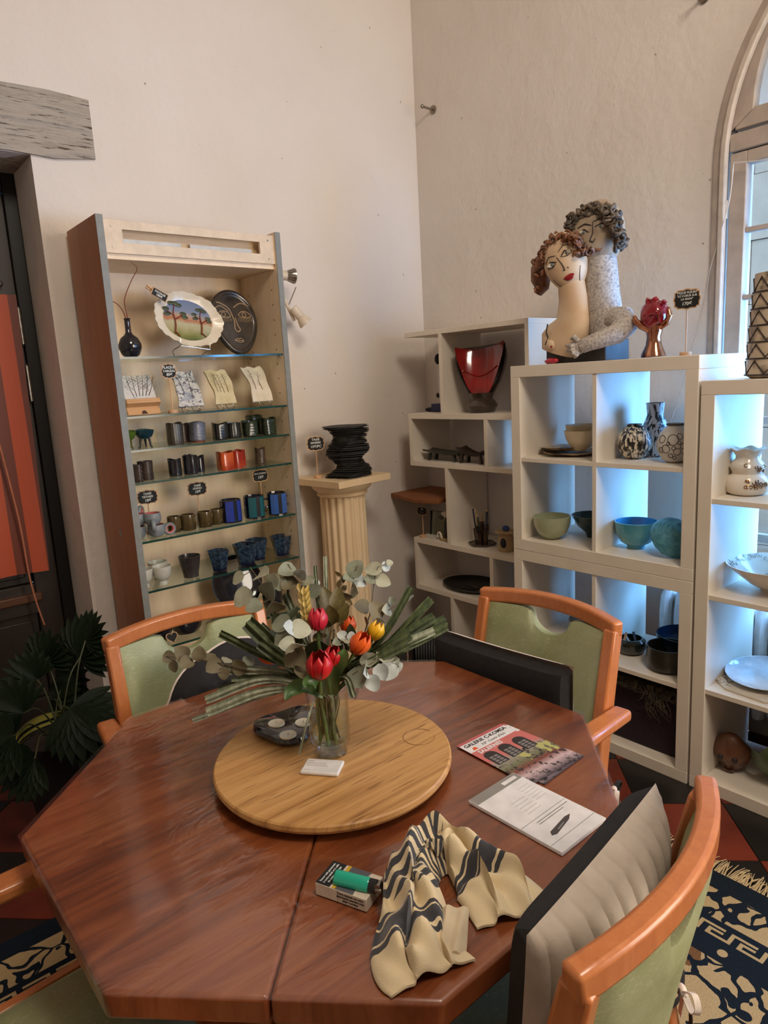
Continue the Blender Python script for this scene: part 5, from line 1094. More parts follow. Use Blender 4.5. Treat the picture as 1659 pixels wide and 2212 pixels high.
for P, r in ((((1404, 662), (1400, 652), (1403, 645)), 0.011), (((1415, 664), (1416, 652), (1412, 646)), 0.014), (((1424, 666), (1432, 655), (1437, 650)), 0.010), (((1396, 676), (1402, 662), (1414, 658), (1428, 664)), 0.010)):
    MB().tube(spline([hp_(a, b, -0.01) for a, b in P], 4), r, 10).build('vessel', HRT, hb)
for P in (((1392, 690), (1404, 680), (1420, 678), (1432, 684)), ((1400, 700), (1410, 688), (1418, 672)), ((1426, 698), (1424, 684), (1430, 672))):
    MB().tube(spline([hp_(a, b, -0.046) for a, b in P], 4), 0.004, 8).build('vein', HRT, hb)
price_sign('black chalk sign reading PIQUE FLEURS LE COEUR SUR LA MAIN 170€', (2.47, 1.262, 1.58), 0.196, 0.088, 0.066, (('PIQUE FLEURS', 0.0105, 0.022), ('"LE COEUR SUR', 0.0098, 0.011), ('LA MAIN"', 0.0098, 0.0), ('170€', 0.016, -0.016)), rz=-PI/2, yaw=0.15)
# ------------------------------------------------------------------ upper cube unit
z = 1.196; GC = 'cream bowls and marbled plates'
MARB = mat('marbled_plate', (196, 178, 150), 0.35, rgb2=(96, 74, 58), scale=22, lo=0.48, hi=0.62); CRB = mat('cream_bowl_glaze', (214, 200, 172), 0.3, rgb2=(200, 184, 152), scale=14, coat=0.3)
wv_ = lambda amp, n_: (lambda a, i, r, z_: (r*(1+amp*math.sin(n_*a)+amp*0.5*math.sin(2.0*n_*a+1)), z_))
vessel('marbled_plate', 'brown marbled wavy plate, lower of the pair under the cream bowls', 'plate', (2.52, 1.775, z), [(0.05, 0), (0.10, 0.006), (0.128, 0.017)], 0.004, MARB, GC, fn=wv_(0.03, 5))
vessel('marbled_plate', 'brown marbled wavy plate tilted on top of the other plate', 'plate', (2.535, 1.81, z+0.016), [(0.05, 0), (0.09, 0.008), (0.116, 0.018)], 0.004, MARB, GC, fn=wv_(0.04, 4), rz=0.8, rot=(0, 0.03, 0.8))
vessel('cream_bowl', 'cream translucent bowl standing behind the other cream bowl', 'bowl', (2.585, 1.775, z+0.032), [(0.02, 0), (0.04, 0.018), (0.062, 0.055), (0.070, 0.090)], 0.003, CRB, GC, fn=wv_(0.015, 5)); vessel('cream_bowl', 'cream translucent bowl in front on the marbled plate', 'bowl', (2.495, 1.72, z+0.022), [(0.02, 0), (0.04, 0.018), (0.060, 0.050), (0.067, 0.085)], 0.003, CRB, GC, fn=wv_(0.015, 5))
def bark_mat(name, bg, ink, sc, thr, st=(1, 1, 0.32)):
    m, nt, b = nodes_of(name); n = noise(nt, objco(nt, st), sc, 4, 0.6); c = mixc(nt, ramp(nt, n, [(thr-0.015, (0, 0, 0)), (thr+0.015, (1, 1, 1))]), lin(bg), lin(ink)); nt.links.new(c, b.inputs['Base Color']); b.inputs['Roughness'].default_value = 0.35; bump(nt, b, n, 0.3, 0.003); return m
vessel('round_vase', 'round black and cream bark patterned vase', 'vase', (2.50, 1.475, z), [(0.026, 0), (0.045, 0.012), (0.064, 0.045), (0.067, 0.068), (0.058, 0.100), (0.036, 0.124), (0.026, 0.131), (0.030, 0.136)], 0.004, bark_mat('bark_cream', (216, 204, 182), (26, 22, 22), 120, 0.49, (1, 1, 0.22)), inner=BLKGL)
vessel('tall_vase', 'tall white vase with black bark strokes behind the round vases', 'vase', (2.60, 1.445, z), [(0.036, 0), (0.046, 0.01), (0.058, 0.06), (0.056, 0.10), (0.038, 0.145), (0.031, 0.165), (0.034, 0.205), (0.037, 0.212)], 0.004, bark_mat('bark_blue', (206, 212, 220), (30, 34, 44), 105, 0.53, (1, 1, 0.2)), inner=BLKGL)
cvz = thing('circle_vase', 'round pale vase drawn with dark circles, by the shelf post', 'vase', (2.47, 1.292, z))
CPR = [(0.028, 0), (0.046, 0.012), (0.062, 0.045), (0.065, 0.072), (0.056, 0.106), (0.036, 0.130), (0.028, 0.137), (0.031, 0.141)]
MB().lathe(thick(CPR, 0.004), 36, cap=False).build('vase_body', mat('pale_stoneware', (204, 198, 188), 0.4), cvz)
def prof_r(zz_):
    for (r0, z0), (r1, z1) in zip(CPR[:-1], CPR[1:]):
        if z0 <= zz_ <= z1: return r0+(r1-r0)*(zz_-z0)/(z1-z0)
    return 0.03
rg_ = random.Random(9)
for i, (a, b, r) in enumerate([(3.5, 0.088, 0.019), (3.1, 0.055, 0.015), (3.75, 0.045, 0.013), (4.05, 0.065, 0.010), (3.35, 0.03, 0.008), (3.9, 0.10, 0.010), (2.8, 0.09, 0.014), (4.3, 0.04, 0.012), (3.55, 0.058, 0.007), (4.4, 0.085, 0.016), (2.75, 0.05, 0.010), (3.6, 0.022, 0.006), (3.25, 0.075, 0.006), (3.85, 0.078, 0.006), (4.7, 0.06, 0.014)]):
    P = []
    for j in range(15):
        t_ = 2*PI*j/14; zz_ = b+r*math.sin(t_); rr = prof_r(min(max(zz_, 0.001), 0.14))+0.0004; aa = a+r*math.cos(t_)/rr; P.append((rr*math.cos(aa), rr*math.sin(aa), zz_))
    MB().tube(P, 0.0012, 5).build('drawn_circle', INKL, cvz)
MB().lathe([(0.0285, 0.1375), (0.033, 0.1385), (0.0315, 0.1430), (0.027, 0.1430)], 28, cap=False).build('dark_rim', INKL, cvz)
z = 0.837
CEL = mat('celadon_glaze', (176, 182, 148), 0.25, rgb2=(162, 168, 132), scale=12, coat=0.4); TEALD = mat('dark_teal_bowl_glaze', (24, 62, 66), 0.2, rgb2=(18, 44, 50), coat=0.4); TRQ = mat('turquoise_glaze', (84, 158, 172), 0.22, rgb2=(66, 138, 156), scale=10, coat=0.4); TRI = mat('turquoise_inside', (66, 152, 196), 0.2, coat=0.4)
vessel('celadon_bowl', 'pale celadon green bowl in the white cube shelf', 'bowl', (2.435, 1.822, z), [(0.03, 0), (0.036, 0.006), (0.062, 0.026), (0.077, 0.060), (0.080, 0.100)], 0.004, CEL)
vessel('dark_teal_bowl', 'dark teal bowl half hidden behind the shelf divider', 'bowl', (2.56, 1.705, z), [(0.022, 0), (0.028, 0.02), (0.060, 0.05), (0.088, 0.098)], 0.004, TEALD)
vessel('turquoise_bowl', 'bright turquoise bowl on a small foot', 'bowl', (2.50, 1.462, z), [(0.034, 0), (0.034, 0.012), (0.060, 0.028), (0.078, 0.064), (0.083, 0.110)], 0.004, TRQ, inner=TRI)
vessel('leaning_blue_bowl', 'textured blue bowl leaning on its side against the turquoise bowl', 'bowl', (2.475, 1.288, z+0.074), [(0.026, -0.062), (0.030, -0.052), (0.060, -0.032), (0.082, -0.004), (0.088, 0.014)], 0.005, mat('ribbed_blue_glaze', (84, 150, 166), 0.4, rgb2=(58, 118, 138), scale=50, stretch=(1, 1, 4), bmp=0.5, bscale=90), fn=lambda a, i, r, z_: (r*(1+0.012*math.sin(16*a)), z_), n=64, rot=tuple(Vector((0.35, 0.62, -0.60)).to_track_quat('Z', 'Y').to_euler()))
# ------------------------------------------------------------------ lower cube unit
z = 0.385
vessel('grey_stoneware_bowl', 'grey stoneware dish behind the armchair back', 'dish', (2.60, 1.72, z), [(0.06, 0), (0.09, 0.02), (0.112, 0.05), (0.112, 0.058)], 0.005, mat('grey_stoneware', (160, 150, 138), 0.6))
gb = thing('dark_green_bowl', 'dark green glazed round bowl with small sticks inside', 'bowl', (2.50, 1.477, z))
MB().lathe(thick([(0.032, 0), (0.052, 0.012), (0.062, 0.034), (0.058, 0.056), (0.046, 0.066)], 0.004), 32, cap=False).build('bowl_body', mat('dark_olive_glaze', (40, 44, 34), 0.15, rgb2=(28, 30, 26), coat=0.5), gb)
for i, (a, b, c, m) in enumerate(((-0.03, 0.02, 0.2, TAN), (0.01, -0.02, 0.9, INKL), (0.02, 0.015, 1.5, CHALK))): MB().bar((a, b, 0.03), (a+0.04*math.cos(c), b+0.04*math.sin(c), 0.078), 0.010, 0.004).build('small_tag', m, gb, smooth=0)
NAVB = mat('navy_bowl_glaze', (26, 42, 62), 0.2, rgb2=(18, 28, 44), coat=0.4)
vessel('navy_bowl', 'navy blue bowl behind the dark cylinder bowl', 'bowl', (2.60, 1.300, z), [(0.05, 0), (0.09, 0.03), (0.106, 0.07), (0.108, 0.10)], 0.004, NAVB); vessel('dark_cylinder_bowl', 'dark olive straight sided bowl in front of the navy bowl', 'bowl', (2.455, 1.292, z), [(0.06, 0), (0.078, 0.012), (0.081, 0.05), (0.079, 0.096)], 0.004, mat('dark_olive_ribbed', (44, 42, 34), 0.3, rgb2=(30, 30, 26), scale=20, coat=0.3))
pb = thing('plum_storage_box', 'dark plum fabric box in the lowest white cube', 'box', (2.55, 1.372, 0.047))
MB().box((-0.15, -0.168, 0.0), (0.15, 0.168, 0.265)).build('fabric_body', mat('plum_fabric', (40, 22, 34), 0.9, rgb2=(30, 17, 27), scale=60), pb, bevel=0.012)
MB().box((-0.154, -0.03, 0.15), (-0.150, 0.03, 0.17)).build('pull_tab', mat('plum_fabric', (40, 22, 34)), pb)
ft = thing('dried_grass_tuft', 'dried dark feathery grass drooping over the plum box', 'dried grass', (2.47, 1.36, 0.312)); rg_ = random.Random(4)
gr = MB()
for i in range(150):
    y0 = rg_.uniform(-0.14, 0.16); dr_ = 0.13 if -0.10 < y0 < -0.02 else 0.03; L = rg_.uniform(0.3, 1)*dr_
    gr.tube([(rg_.uniform(-0.01, 0.05), y0, 0.003+rg_.uniform(0, 0.012)), (-0.085, y0+rg_.uniform(-0.02, 0.02), 0.012), (-0.092-rg_.uniform(0, 0.012), y0+rg_.uniform(-0.035, 0.035), -L*0.6), (-0.089-rg_.uniform(0, 0.012), y0+rg_.uniform(-0.045, 0.045), -L)], [0.0014, 0.0016, 0.0014, 0.0005], 4)
go = gr.build('grass_plumes', mat('dried_grass', (92, 84, 64), 0.9, rgb2=(54, 48, 38), scale=30), ft); go['kind'] = 'stuff'
# ------------------------------------------------------------------ taller unit by the window
CPV = mat('cream_porcelain', (226, 216, 200), 0.2, rgb2=(216, 204, 186), scale=8, coat=0.5); GOLD = mat('gold_lustre', (168, 112, 50), 0.22, 1.0); BRNT = mat('brown_transfer', (92, 54, 30), 0.35)
gv = thing('gourd_vase', 'cream double gourd vase with frilled rim and gold scroll decoration', 'vase', (2.49, 1.040, 1.096))
GPR = [(0.050, 0), (0.064, 0.010), (0.070, 0.034), (0.062, 0.062), (0.047, 0.074), (0.050, 0.084), (0.056, 0.098), (0.048, 0.114), (0.038, 0.124), (0.037, 0.134), (0.046, 0.150), (0.056, 0.160)]
MB().lathe(thick(GPR, 0.004), 48, cap=False, fn=lambda a, i, r, z_: (r*(1+(0.05*math.sin(6*a) if z_ > 0.145 else 0.02*math.sin(4*a))), z_+(0.004*math.sin(6*a) if z_ > 0.15 else 0))).build('vase_body', CPV, gv, smooth=50)
def gpr(zz_):
    for (r0, z0), (r1, z1) in zip(GPR[:-1], GPR[1:]):
        if z0 <= zz_ <= z1: return r0+(r1-r0)*(zz_-z0)/(z1-z0)
    return 0.04
rg_ = random.Random(12)
for i in range(26):
    a = 3.15+rg_.uniform(0, 1.25)+0.3; b = rg_.choice((rg_.uniform(0.028, 0.056), rg_.uniform(0.084, 0.112))); s0 = rg_.uniform(0, 6); P = []
    for j in range(9):
        t_ = s0+j*0.62; rr_ = 0.007*(1-j/14); zz_ = b+rr_*math.sin(t_); R_ = gpr(zz_)*1.025+0.0006; aa = a+rr_*math.cos(t_)/R_; P.append((R_*math.cos(aa), R_*math.sin(aa), zz_))
    MB().tube(P, 0.0014, 5).build('scroll', GOLD if i % 2 else BRNT, gv)
rb = thing('wide_rim_bowl', 'wide white bowl with grey scroll pattern on its rim', 'bowl', (2.53, 0.945, 0.753))
RPR = [(0.045, 0), (0.048, 0.010), (0.085, 0.030), (0.135, 0.072), (0.160, 0.098)]
MB().lathe(thick(RPR, 0.005), 48, cap=False).build('bowl_body', CPV, rb)
for i in range(70):
    a = 2*PI*i/70+rg_.uniform(-0.03, 0.03); q_ = rg_.uniform(0.12, 0.92); r_ = 0.128+(0.153-0.128)*q_; zz_ = 0.0725+(0.098-0.072)*q_+0.0018; s0 = rg_.uniform(0, 6)
    MB().tube([((r_+0.005*math.cos(s0+j))*math.cos(a+0.005*math.sin(s0+j)/r_), (r_+0.005*math.cos(s0+j))*math.sin(a+0.005*math.sin(s0+j)/r_), zz_+0.0052*math.cos(s0+j)) for j in range(5)], 0.0009, 4).build('rim_scroll', EYEG, rb)
wp = thing('white_round_dish', 'white glazed round dish resting on a flat ceramic slab', 'dish', (2.53, 0.965, 0.4085), rot=(0, math.radians(-6), 0.0))
MB().lathe(thick([(0.06, 0.012), (0.09, 0.016), (0.125, 0.032), (0.128, 0.036)], 0.004), 44, cap=False).build('dish_body', mat('white_porcelain', (226, 230, 232), 0.12, coat=0.6), wp)
sl = thing('ceramic_slab', 'flat cream ceramic slab with sketched branches under the white dish', 'slab', (2.47, 0.98, 0.4005))
MB().prism([(-0.02, 0.135), (-0.085, 0.06), (-0.10, -0.08), (-0.02, -0.14), (0.10, -0.10), (0.11, 0.06), (0.03, 0.10)], 0.0, 0.0075).build('slab_body', mat('cream_plaque', (224, 214, 196)), sl, bevel=0.002)
for i in range(14):
    x, y = rg_.uniform(-0.06, 0.0), rg_.uniform(0.05, 0.11); MB().tube([(x, y, 0.0078), (x+rg_.uniform(-0.012, 0.012), y+rg_.uniform(-0.012, 0.012), 0.0078), (x+rg_.uniform(-0.02, 0.02), y+rg_.uniform(-0.02, 0.02), 0.0078)], 0.0008, 4).build('sketched_line', BRNT, sl)
# bottom row: carved shell heads
def shell(label, loc, r, m, rot, seed):
    t = thing('carved_shell', label, 'ornament', loc, rot=rot); rg2 = random.Random(seed)
    def fn(q, d): return Vector((q.x*(0.75 if d.x > 0 else 1), q.y*(1+0.18*d.z), q.z))*(1+0.05*math.sin(4*math.atan2(d.y, d.z)+seed)+0.03*math.sin(7*d.z))
    o = MB().ball((0, 0, 0), r, 28, 20, fn=fn).build('shell_body', m, t)
    for k in (-1, 1): MB().ball((-r[0]*0.86, k*r[1]*0.36, r[2]*0.15), (0.012, 0.011, 0.014), 12, 8).build('carved_hollow', INKL, t)
    MB().tube(spline([(-r[0]*0.93, -r[1]*0.3, -r[2]*0.45), (-r[0]*0.98, 0, -r[2]*0.55), (-r[0]*0.93, r[1]*0.3, -r[2]*0.45)], 4), 0.004, 6).build('carved_ridge', m, t)
shell('brown carved ceramic face shape lying in the lowest cube', (2.475, 1.045, 0.122), (0.055, 0.066, 0.086), mat('carved_brown_clay', (112, 70, 46), 0.45, rgb2=(76, 48, 34), scale=14, coat=0.2), (0, math.radians(-22), 0.15), 2)
lf_ = thing('green_leaf_dish', 'green ceramic leaf with wavy edge beside the brown carved shape', 'dish', (2.46, 0.885, 0.13), rot=(0, math.radians(-38), 0.1))
def leaff(u, v):
    t_ = 2*PI*u; r = v; sc2 = 1+0.10*math.sin(5*t_)*v**2; return Vector((-0.030*(1-v*v)+0.010*math.sin(5*t_)*v**3, 0.075*r*sc2*math.cos(t_), 0.115*r*sc2*math.sin(t_)))
mb = MB(); mb.grid(leaff, 40, 10, cu=True); k2 = len(mb.v); mb.grid(lambda u, v: leaff(u, v)+Vector((0.007, 0, 0)), 40, 10, cu=True)
for i in range(40): mb.f.append((i*11+10, ((i+1) % 40)*11+10, k2+((i+1) % 40)*11+10, k2+i*11+10))
mb.build('leaf_body', mat('sage_glaze', (96, 116, 84), 0.4, rgb2=(80, 98, 72), scale=12), lf_, smooth=60); MB().tube([tuple(leaff(0.75, 0.9)+Vector((-0.002, 0, 0))), tuple(leaff(0.75, 0.4)+Vector((-0.002, 0, 0))), tuple(leaff(0.25, 0.5)+Vector((-0.002, 0, 0)))], 0.003, 6).build('midrib', mat('sage_glaze', (96, 116, 84)), lf_)
# tall raku cone on the top with zigzag lines
cz = thing('zigzag_cone_vase', 'tall cream raku cone with black zigzag lines at the right edge', 'vase', (2.47, 0.955, 1.493))
def cone_r(zz_): return 0.092-0.090*zz_*0.62
MB().lathe(thick([(cone_r(0)*0.8, 0.0), (cone_r(0.008), 0.012)]+[(cone_r(0.03*i), 0.03*i) for i in range(1, 12)], 0.005), 40, cap=False).build('cone_body', mat('crackle_cream', (196, 178, 152), 0.4, rgb2=(120, 104, 88), scale=30, lo=0.52, hi=0.7), cz)
for k in range(6):
    z0 = 0.012+0.052*k; P = []
    for j in range(17):
        a = 2*PI*j/16; zz_ = z0+(0.044 if j % 2 else 0.004); r_ = cone_r(zz_)+0.0008; P.append((r_*math.cos(a), r_*math.sin(a), zz_))
    MB().tube(P, 0.0035, 5).build('zigzag_line', INKL, cz); r_ = cone_r(z0)+0.0006
    MB().tube([(r_*math.cos(2*PI*j/32), r_*math.sin(2*PI*j/32), z0) for j in range(33)], 0.0028, 5).build('ring_line', INKL, cz)
vessel('white_cup', 'small white cup at the far right of the window shelf', 'cup', (2.56, 0.895, 1.096), [(0.025, 0), (0.032, 0.01), (0.034, 0.06), (0.034, 0.066)], 0.003, CPV)
# ------------------------------------------------------------------ zigzag bookcase
z = 1.362
rv = thing('red_lip_vase', 'dark ceramic vase with a large open red glazed lip', 'vase', (2.69, 2.440, z), math.radians(28))
DV = mat('dark_bronze_clay', (62, 48, 38), 0.3, rgb2=(44, 34, 28), scale=14, coat=0.3); RV = mat('deep_red_glaze', (150, 22, 18), 0.12, rgb2=(110, 12, 12), scale=10, coat=0.7)
MB().lathe([(0.0005, 0), (0.062, 0), (0.066, 0.006), (0.080, 0.036), (0.066, 0.058), (0.056, 0.066), (0.056, 0.078), (0.066, 0.10)], 32, cap=False, sy=1.0).build('foot', DV, rv)
def vase_back(off):
    def f(u, v):
        zz_ = 0.085+0.235*v; w_ = 0.058+0.078*math.sin(min(1, v*1.15)*PI/2)-0.018*max(0, v-0.75)*4*0.6; a = PI*(1.08*u-0.04); top = 0.022*(math.cos(a)*0.4+0.6)*v*v
        lean = 0.0; return Vector(((0.03+off)*0+0.070*math.sin(a)*(0.9-0.25*v)*1.0-off*math.sin(a)*1.0, (w_-off)*math.cos(a)*-1+lean, zz_+top*(1 if v > 0.6 else v)))
    return f
mb = MB(); A = vase_back(0); B = vase_back(0.009); mb.grid(A, 28, 18); k2 = len(mb.v); mb.grid(B, 28, 18); wv2 = 19
for j in range(18): mb.f += [(j, j+1, k2+j+1, k2+j), (28*wv2+j, k2+28*wv2+j, k2+28*wv2+j+1, 28*wv2+j+1)]
for i in range(28): mb.f.append((i*wv2+18, (i+1)*wv2+18, k2+(i+1)*wv2+18, k2+i*wv2+18))
mb.build('shell_wall', DV, rv, smooth=50)
def vase_lip(u, v):
    t_ = -1+2*u; zz_ = 0.082+0.248*v; w_ = (0.022+0.108*v**0.62)*(1-0.05*max(0, v-0.8)*5); xx = 0.052-0.11*(1-(1-v)**2)*0.25-0.020*t_*t_*v+0.055*(1-t_*t_)*v*(1-v*0.4)-0.05*(1-v)
    return Vector((xx-0.030, -t_*w_*1.02, zz_+0.022*t_*t_*v**3-0.010*v**4+0.010*t_*v**3))
mb = MB().slab(lambda u, v: (vase_lip(u, v), Vector((-1, 0, 0))), 24, 20, 0.008); mb.build('red_lip', RV, rv, smooth=60)
MB().tube(spline([tuple(vase_lip(u, 0.56-0.18*math.sin(u*PI)+0.06*u)+Vector((-0.006, 0, 0))) for u in (0.06, 0.2, 0.35, 0.5, 0.65, 0.8, 0.94)], 4), 0.0035, 6).build('lip_ridge', RV, rv)
fs = thing('figure_on_rod', 'thin white rod with dark balls on a blue base behind the upright', 'ornament', (2.74, 2.79, z))
MB().box((-0.03, -0.05, 0), (0.03, 0.05, 0.045)).build('blue_base', mat('cobalt_clay', (20, 30, 76), 0.4), fs, bevel=0.006); MB().tube([(0, 0.0, 0.045), (0, 0.004, 0.27)], 0.008, 10).build('white_rod', CHALK, fs); MB().ball((0, 0.006, 0.285), (0.022, 0.02, 0.03), 14, 10).build('dark_ball', SLATE, fs); MB().ball((-0.005, 0.012, 0.09), (0.012, 0.012, 0.014), 12, 8).build('dark_ball', SLATE, fs)
bd = MB().ball((2.735, 2.865, z+0.012), (0.018, 0.034, 0.013), 14, 8, fn=lambda q, d: Vector((q.x, q.y*(1.3 if d.y > 0 else 1), q.z))).build('dark_pebble', SLATE); tag(bd, 'dark pointed pebble beside the blue base in the bookcase', 'ornament')
price_sign('black chalk sign mostly hidden behind the white shelf post', (2.60, 2.118, z), 0.165, 0.055, 0.058, (), rz=-PI/2)
z = 1.102
def tray(label, y, x, L, m, seed, curve):
    t = thing('footed_tray', label, 'tray', (x, y, z), 0.0, 'dark footed ceramic trays')
    def f(u, v):
        a = -1+2*u; b = -1+2*v; return (Vector((0.045*b*(1-0.12*a*a), L/2*a, 0.040+curve*a*a-0.008*b*b*-1+0.006*a)), Vector((0, 0, 1)))
    MB().slab(f, 20, 8, 0.010).build('tray_top', m, t, smooth=50)
    for sy in (-0.72, 0.72):
        for sx in (-0.6, 0.6): MB().bar((0.045*sx, L/2*sy*1.02, 0.0), (0.042*sx, L/2*sy*0.92, 0.038+curve*0.5), 0.018, 0.016).build('foot', m, t, bevel=0.003)
tray('long dark green footed tray in the bookcase', 2.70, 2.67, 0.27, mat('dark_green_slate_glaze', (52, 56, 48), 0.3, rgb2=(38, 40, 36), coat=0.2), 1, 0.004); tray('shorter curved dark brown footed tray beside the upright', 2.475, 2.66, 0.19, mat('dark_brown_glaze', (52, 36, 30), 0.25, rgb2=(38, 28, 24), coat=0.3), 2, 0.028)
vessel('grey_dish', 'grey dish edge showing beside the white shelf post', 'dish', (2.66, 2.125, z), [(0.03, 0), (0.045, 0.02), (0.048, 0.045)], 0.004, mat('grey_stoneware', (160, 150, 138)))
# rough wooden corner shelf and the things on the third board
rs = MB().prism([(2.52, 2.80), (2.575, 2.665), (2.70, 2.70), (2.90, 2.74), (2.90, 3.07), (2.58, 3.07)], 0.878, 0.902).build('rough_corner_shelf', wood('rough_brown_board', (138, 84, 46), (112, 66, 36), 6, (4, 9, 9), 0.7, bmp=0.4), bevel=0.003)
tag(rs, 'rough brown wooden corner shelf fixed above the bookcase board', 'shelf')
z = 0.666
price_sign('black chalk sign on a stick under the rough wooden shelf', (2.605, 2.835, z), 0.152, 0.064, 0.046, (('N', 0.014, 0.010), ('>  -', 0.012, -0.008)), rz=-PI/2, yaw=0.25)
gp = thing('framed_glass', 'small clear glass sheet with black edge leaning in the bookcase', 'glass panel', (2.70, 2.80, z), rot=(0, math.radians(8), 0.25)); MB().box((-0.003, -0.055, 0), (0.003, 0.055, 0.135)).build('pane', film('panel_glass', (0.80, 0.86, 0.78), 0.05)[0], gp, smooth=0); MB().box((-0.005, 0.055, 0), (0.005, 0.062, 0.137)).build('black_edge', SLATE, gp, smooth=0); MB().box((-0.004, -0.055, 0.135), (0.004, 0.062, 0.138)).build('top_edge', BRNT, gp, smooth=0)
bh = thing('ceramic_bird_house', 'black ceramic bird house with cream roof on a round base', 'ornament', (2.675, 2.672, z))
MB().lathe([(0.0005, 0), (0.070, 0), (0.074, 0.006), (0.068, 0.013), (0.0005, 0.013)], 30, cap=False).build('round_base', mat('ochre_clay', (170, 142, 96), 0.6), bh)
DK = mat('black_brown_clay', (38, 32, 28), 0.5, rgb2=(28, 24, 22)); MB().lathe([(0.0005, 0.013), (0.046, 0.013), (0.046, 0.05), (0.042, 0.10), (0.030, 0.135), (0.0005, 0.142)], 26, cap=False).build('house_body', DK, bh)
ring(MB(), (-0.040, -0.020, 0.085), 0.020, 0.003, Matrix.Rotation(PI/2, 4, 'Y') @ Matrix.Rotation(0.35, 4, 'X')).build('entrance_ring', mat('grey_ring', (120, 112, 104), 0.4), bh); MB().ball((-0.037, -0.019, 0.085), (0.008, 0.019, 0.019), 14, 10).build('entrance', SLATE, bh)
MB().ball((-0.004, 0, 0.145), (0.046, 0.050, 0.026), 20, 14, fn=lambda q, d: q*(1+0.16*math.sin(6*math.atan2(d.y, d.x))*(1-d.z)+0.06*math.sin(9*d.y))).build('cream_roof', CERW, bh); MB().ball((-0.038, 0.045, 0.122), (0.012, 0.016, 0.010), 12, 8).build('perch', DV, bh)
MB().tube(spline([(-0.052, 0.062, 0.012), (-0.056, 0.055, 0.036), (-0.058, 0.036, 0.040), (-0.060, 0.022, 0.012)], 4), 0.006, 8).build('little_arch', CERW, bh)
po_ = thing('pencil_holder', 'bronze ceramic tube cluster holding pencils on a hexagonal tray', 'pencil holder', (2.68, 2.455, z)); BZ = mat('bronze_glaze', (72, 52, 40), 0.22, 0.3, rgb2=(48, 34, 28), scale=20, coat=0.4)
MB().lathe([(0.068, 0), (0.078, 0.008), (0.076, 0.012), (0.062, 0.008)], 6).build('hexagonal_tray', BZ, po_, smooth=0)
tubes = [(0.0, 0.045, 0.085), (-0.02, 0.012, 0.105), (0.015, 0.015, 0.12), (0.01, -0.020, 0.11), (-0.012, -0.035, 0.09), (-0.03, -0.008, 0.075)]
for x, y, h in tubes: MB().lathe(thick([(0.012, 0.008), (0.0125, h*0.5), (0.013, h)], 0.0025), 14, cap=False).xf(Matrix.Translation((x*0.75, y*0.75, 0)) @ Matrix.Rotation(-y*3.5, 4, 'X') @ Matrix.Rotation(x*4, 4, 'Y')).build('tube', BZ, po_)
PC = [('navy pencil leaning left in the bronze holder', (26, 36, 70)), ('cream pencil leaning left in the bronze holder', (196, 170, 110)), ('short ochre brush in the middle of the bronze holder', (170, 130, 70)), ('dark blue pencil upright at the back of the bronze holder', (30, 46, 90)), ('grey tipped pencil leaning right in the bronze holder', (90, 84, 90)), ('dark green pencil, front of the bronze holder', (34, 54, 48))]
for (x, y, h), (lab, c), L in zip(tubes, PC, (0.19, 0.19, 0.155, 0.18, 0.19, 0.16)):
    p = thing('pencil', lab, 'pencil', (2.68+x*0.75, 2.455+y*0.75, z+0.012), rot=(-y*3.5, x*4, 0), group='pencils in the bronze holder'); MB().lathe([(0.0038, 0), (0.0038, L-0.012)], 6).build('barrel', mat('pencil_%d' % c[0], c, 0.4), p, smooth=0); MB().lathe([(0.0038, L-0.012), (0.0006, L)], 6).build('tip', PINE, p, smooth=0)
mh = thing('mushroom_holder', 'beige ceramic holder with oval opening, flat cap and blue stone', 'ornament', (2.655, 2.270, z)); BG = mat('beige_stoneware', (186, 160, 122), 0.5, rgb2=(172, 146, 108))
MB().lathe([(0.0005, 0), (0.038, 0), (0.042, 0.01), (0.040, 0.06), (0.034, 0.085), (0.030, 0.092)], 26).build('body', BG, mh); MB().lathe([(0.030, 0.092), (0.055, 0.096), (0.057, 0.100), (0.050, 0.104), (0.0005, 0.104)], 26, cap=False).build('flat_cap', BG, mh)
MB().ball((-0.035, -0.010, 0.046), (0.010, 0.019, 0.027), 16, 12).build('oval_opening', mat('opening_navy', (18, 22, 40), 0.4), mh); MB().ball((0, 0, 0.116), (0.018, 0.021, 0.015), 9, 6).build('blue_stone', mat('blue_stone', (50, 72, 140), 0.6), mh, smooth=0)
z = 0.392
vessel('black_platter', 'large oval black platter in the bookcase', 'platter', (2.735, 2.580, z), [(0.10, 0.0), (0.125, 0.006), (0.146, 0.020), (0.150, 0.024)], 0.005, mat('matt_black_glaze', (34, 34, 32), 0.35, rgb2=(26, 26, 26)), sx=0.95, sy=1.28)
tg = thing('wire_frame_tag', 'small black label in a wire frame lying on the black platter', 'sign', (2.70, 2.575, z+0.0065), rot=(0, 0, 0.05)); MB().box((-0.020, -0.035, 0.002), (0.020, 0.035, 0.004)).build('black_label', SLATE, tg, smooth=0)
MB().tube([(-0.022, -0.037, 0.003), (0.022, -0.037, 0.003), (0.022, 0.037, 0.003), (-0.022, 0.037, 0.003), (-0.022, -0.037, 0.003)], 0.0016, 6).build('wire_frame', CHROME, tg)
vessel('standing_dark_platter', 'dark platter standing upright behind the white shelf post', 'platter', (2.72, 2.16, z+0.118), [(0.06, -0.008), (0.09, -0.004), (0.112, 0.008), (0.116, 0.012)], 0.005, mat('matt_black_glaze', (34, 34, 32)), rot=(math.radians(80), 0, 0.2))
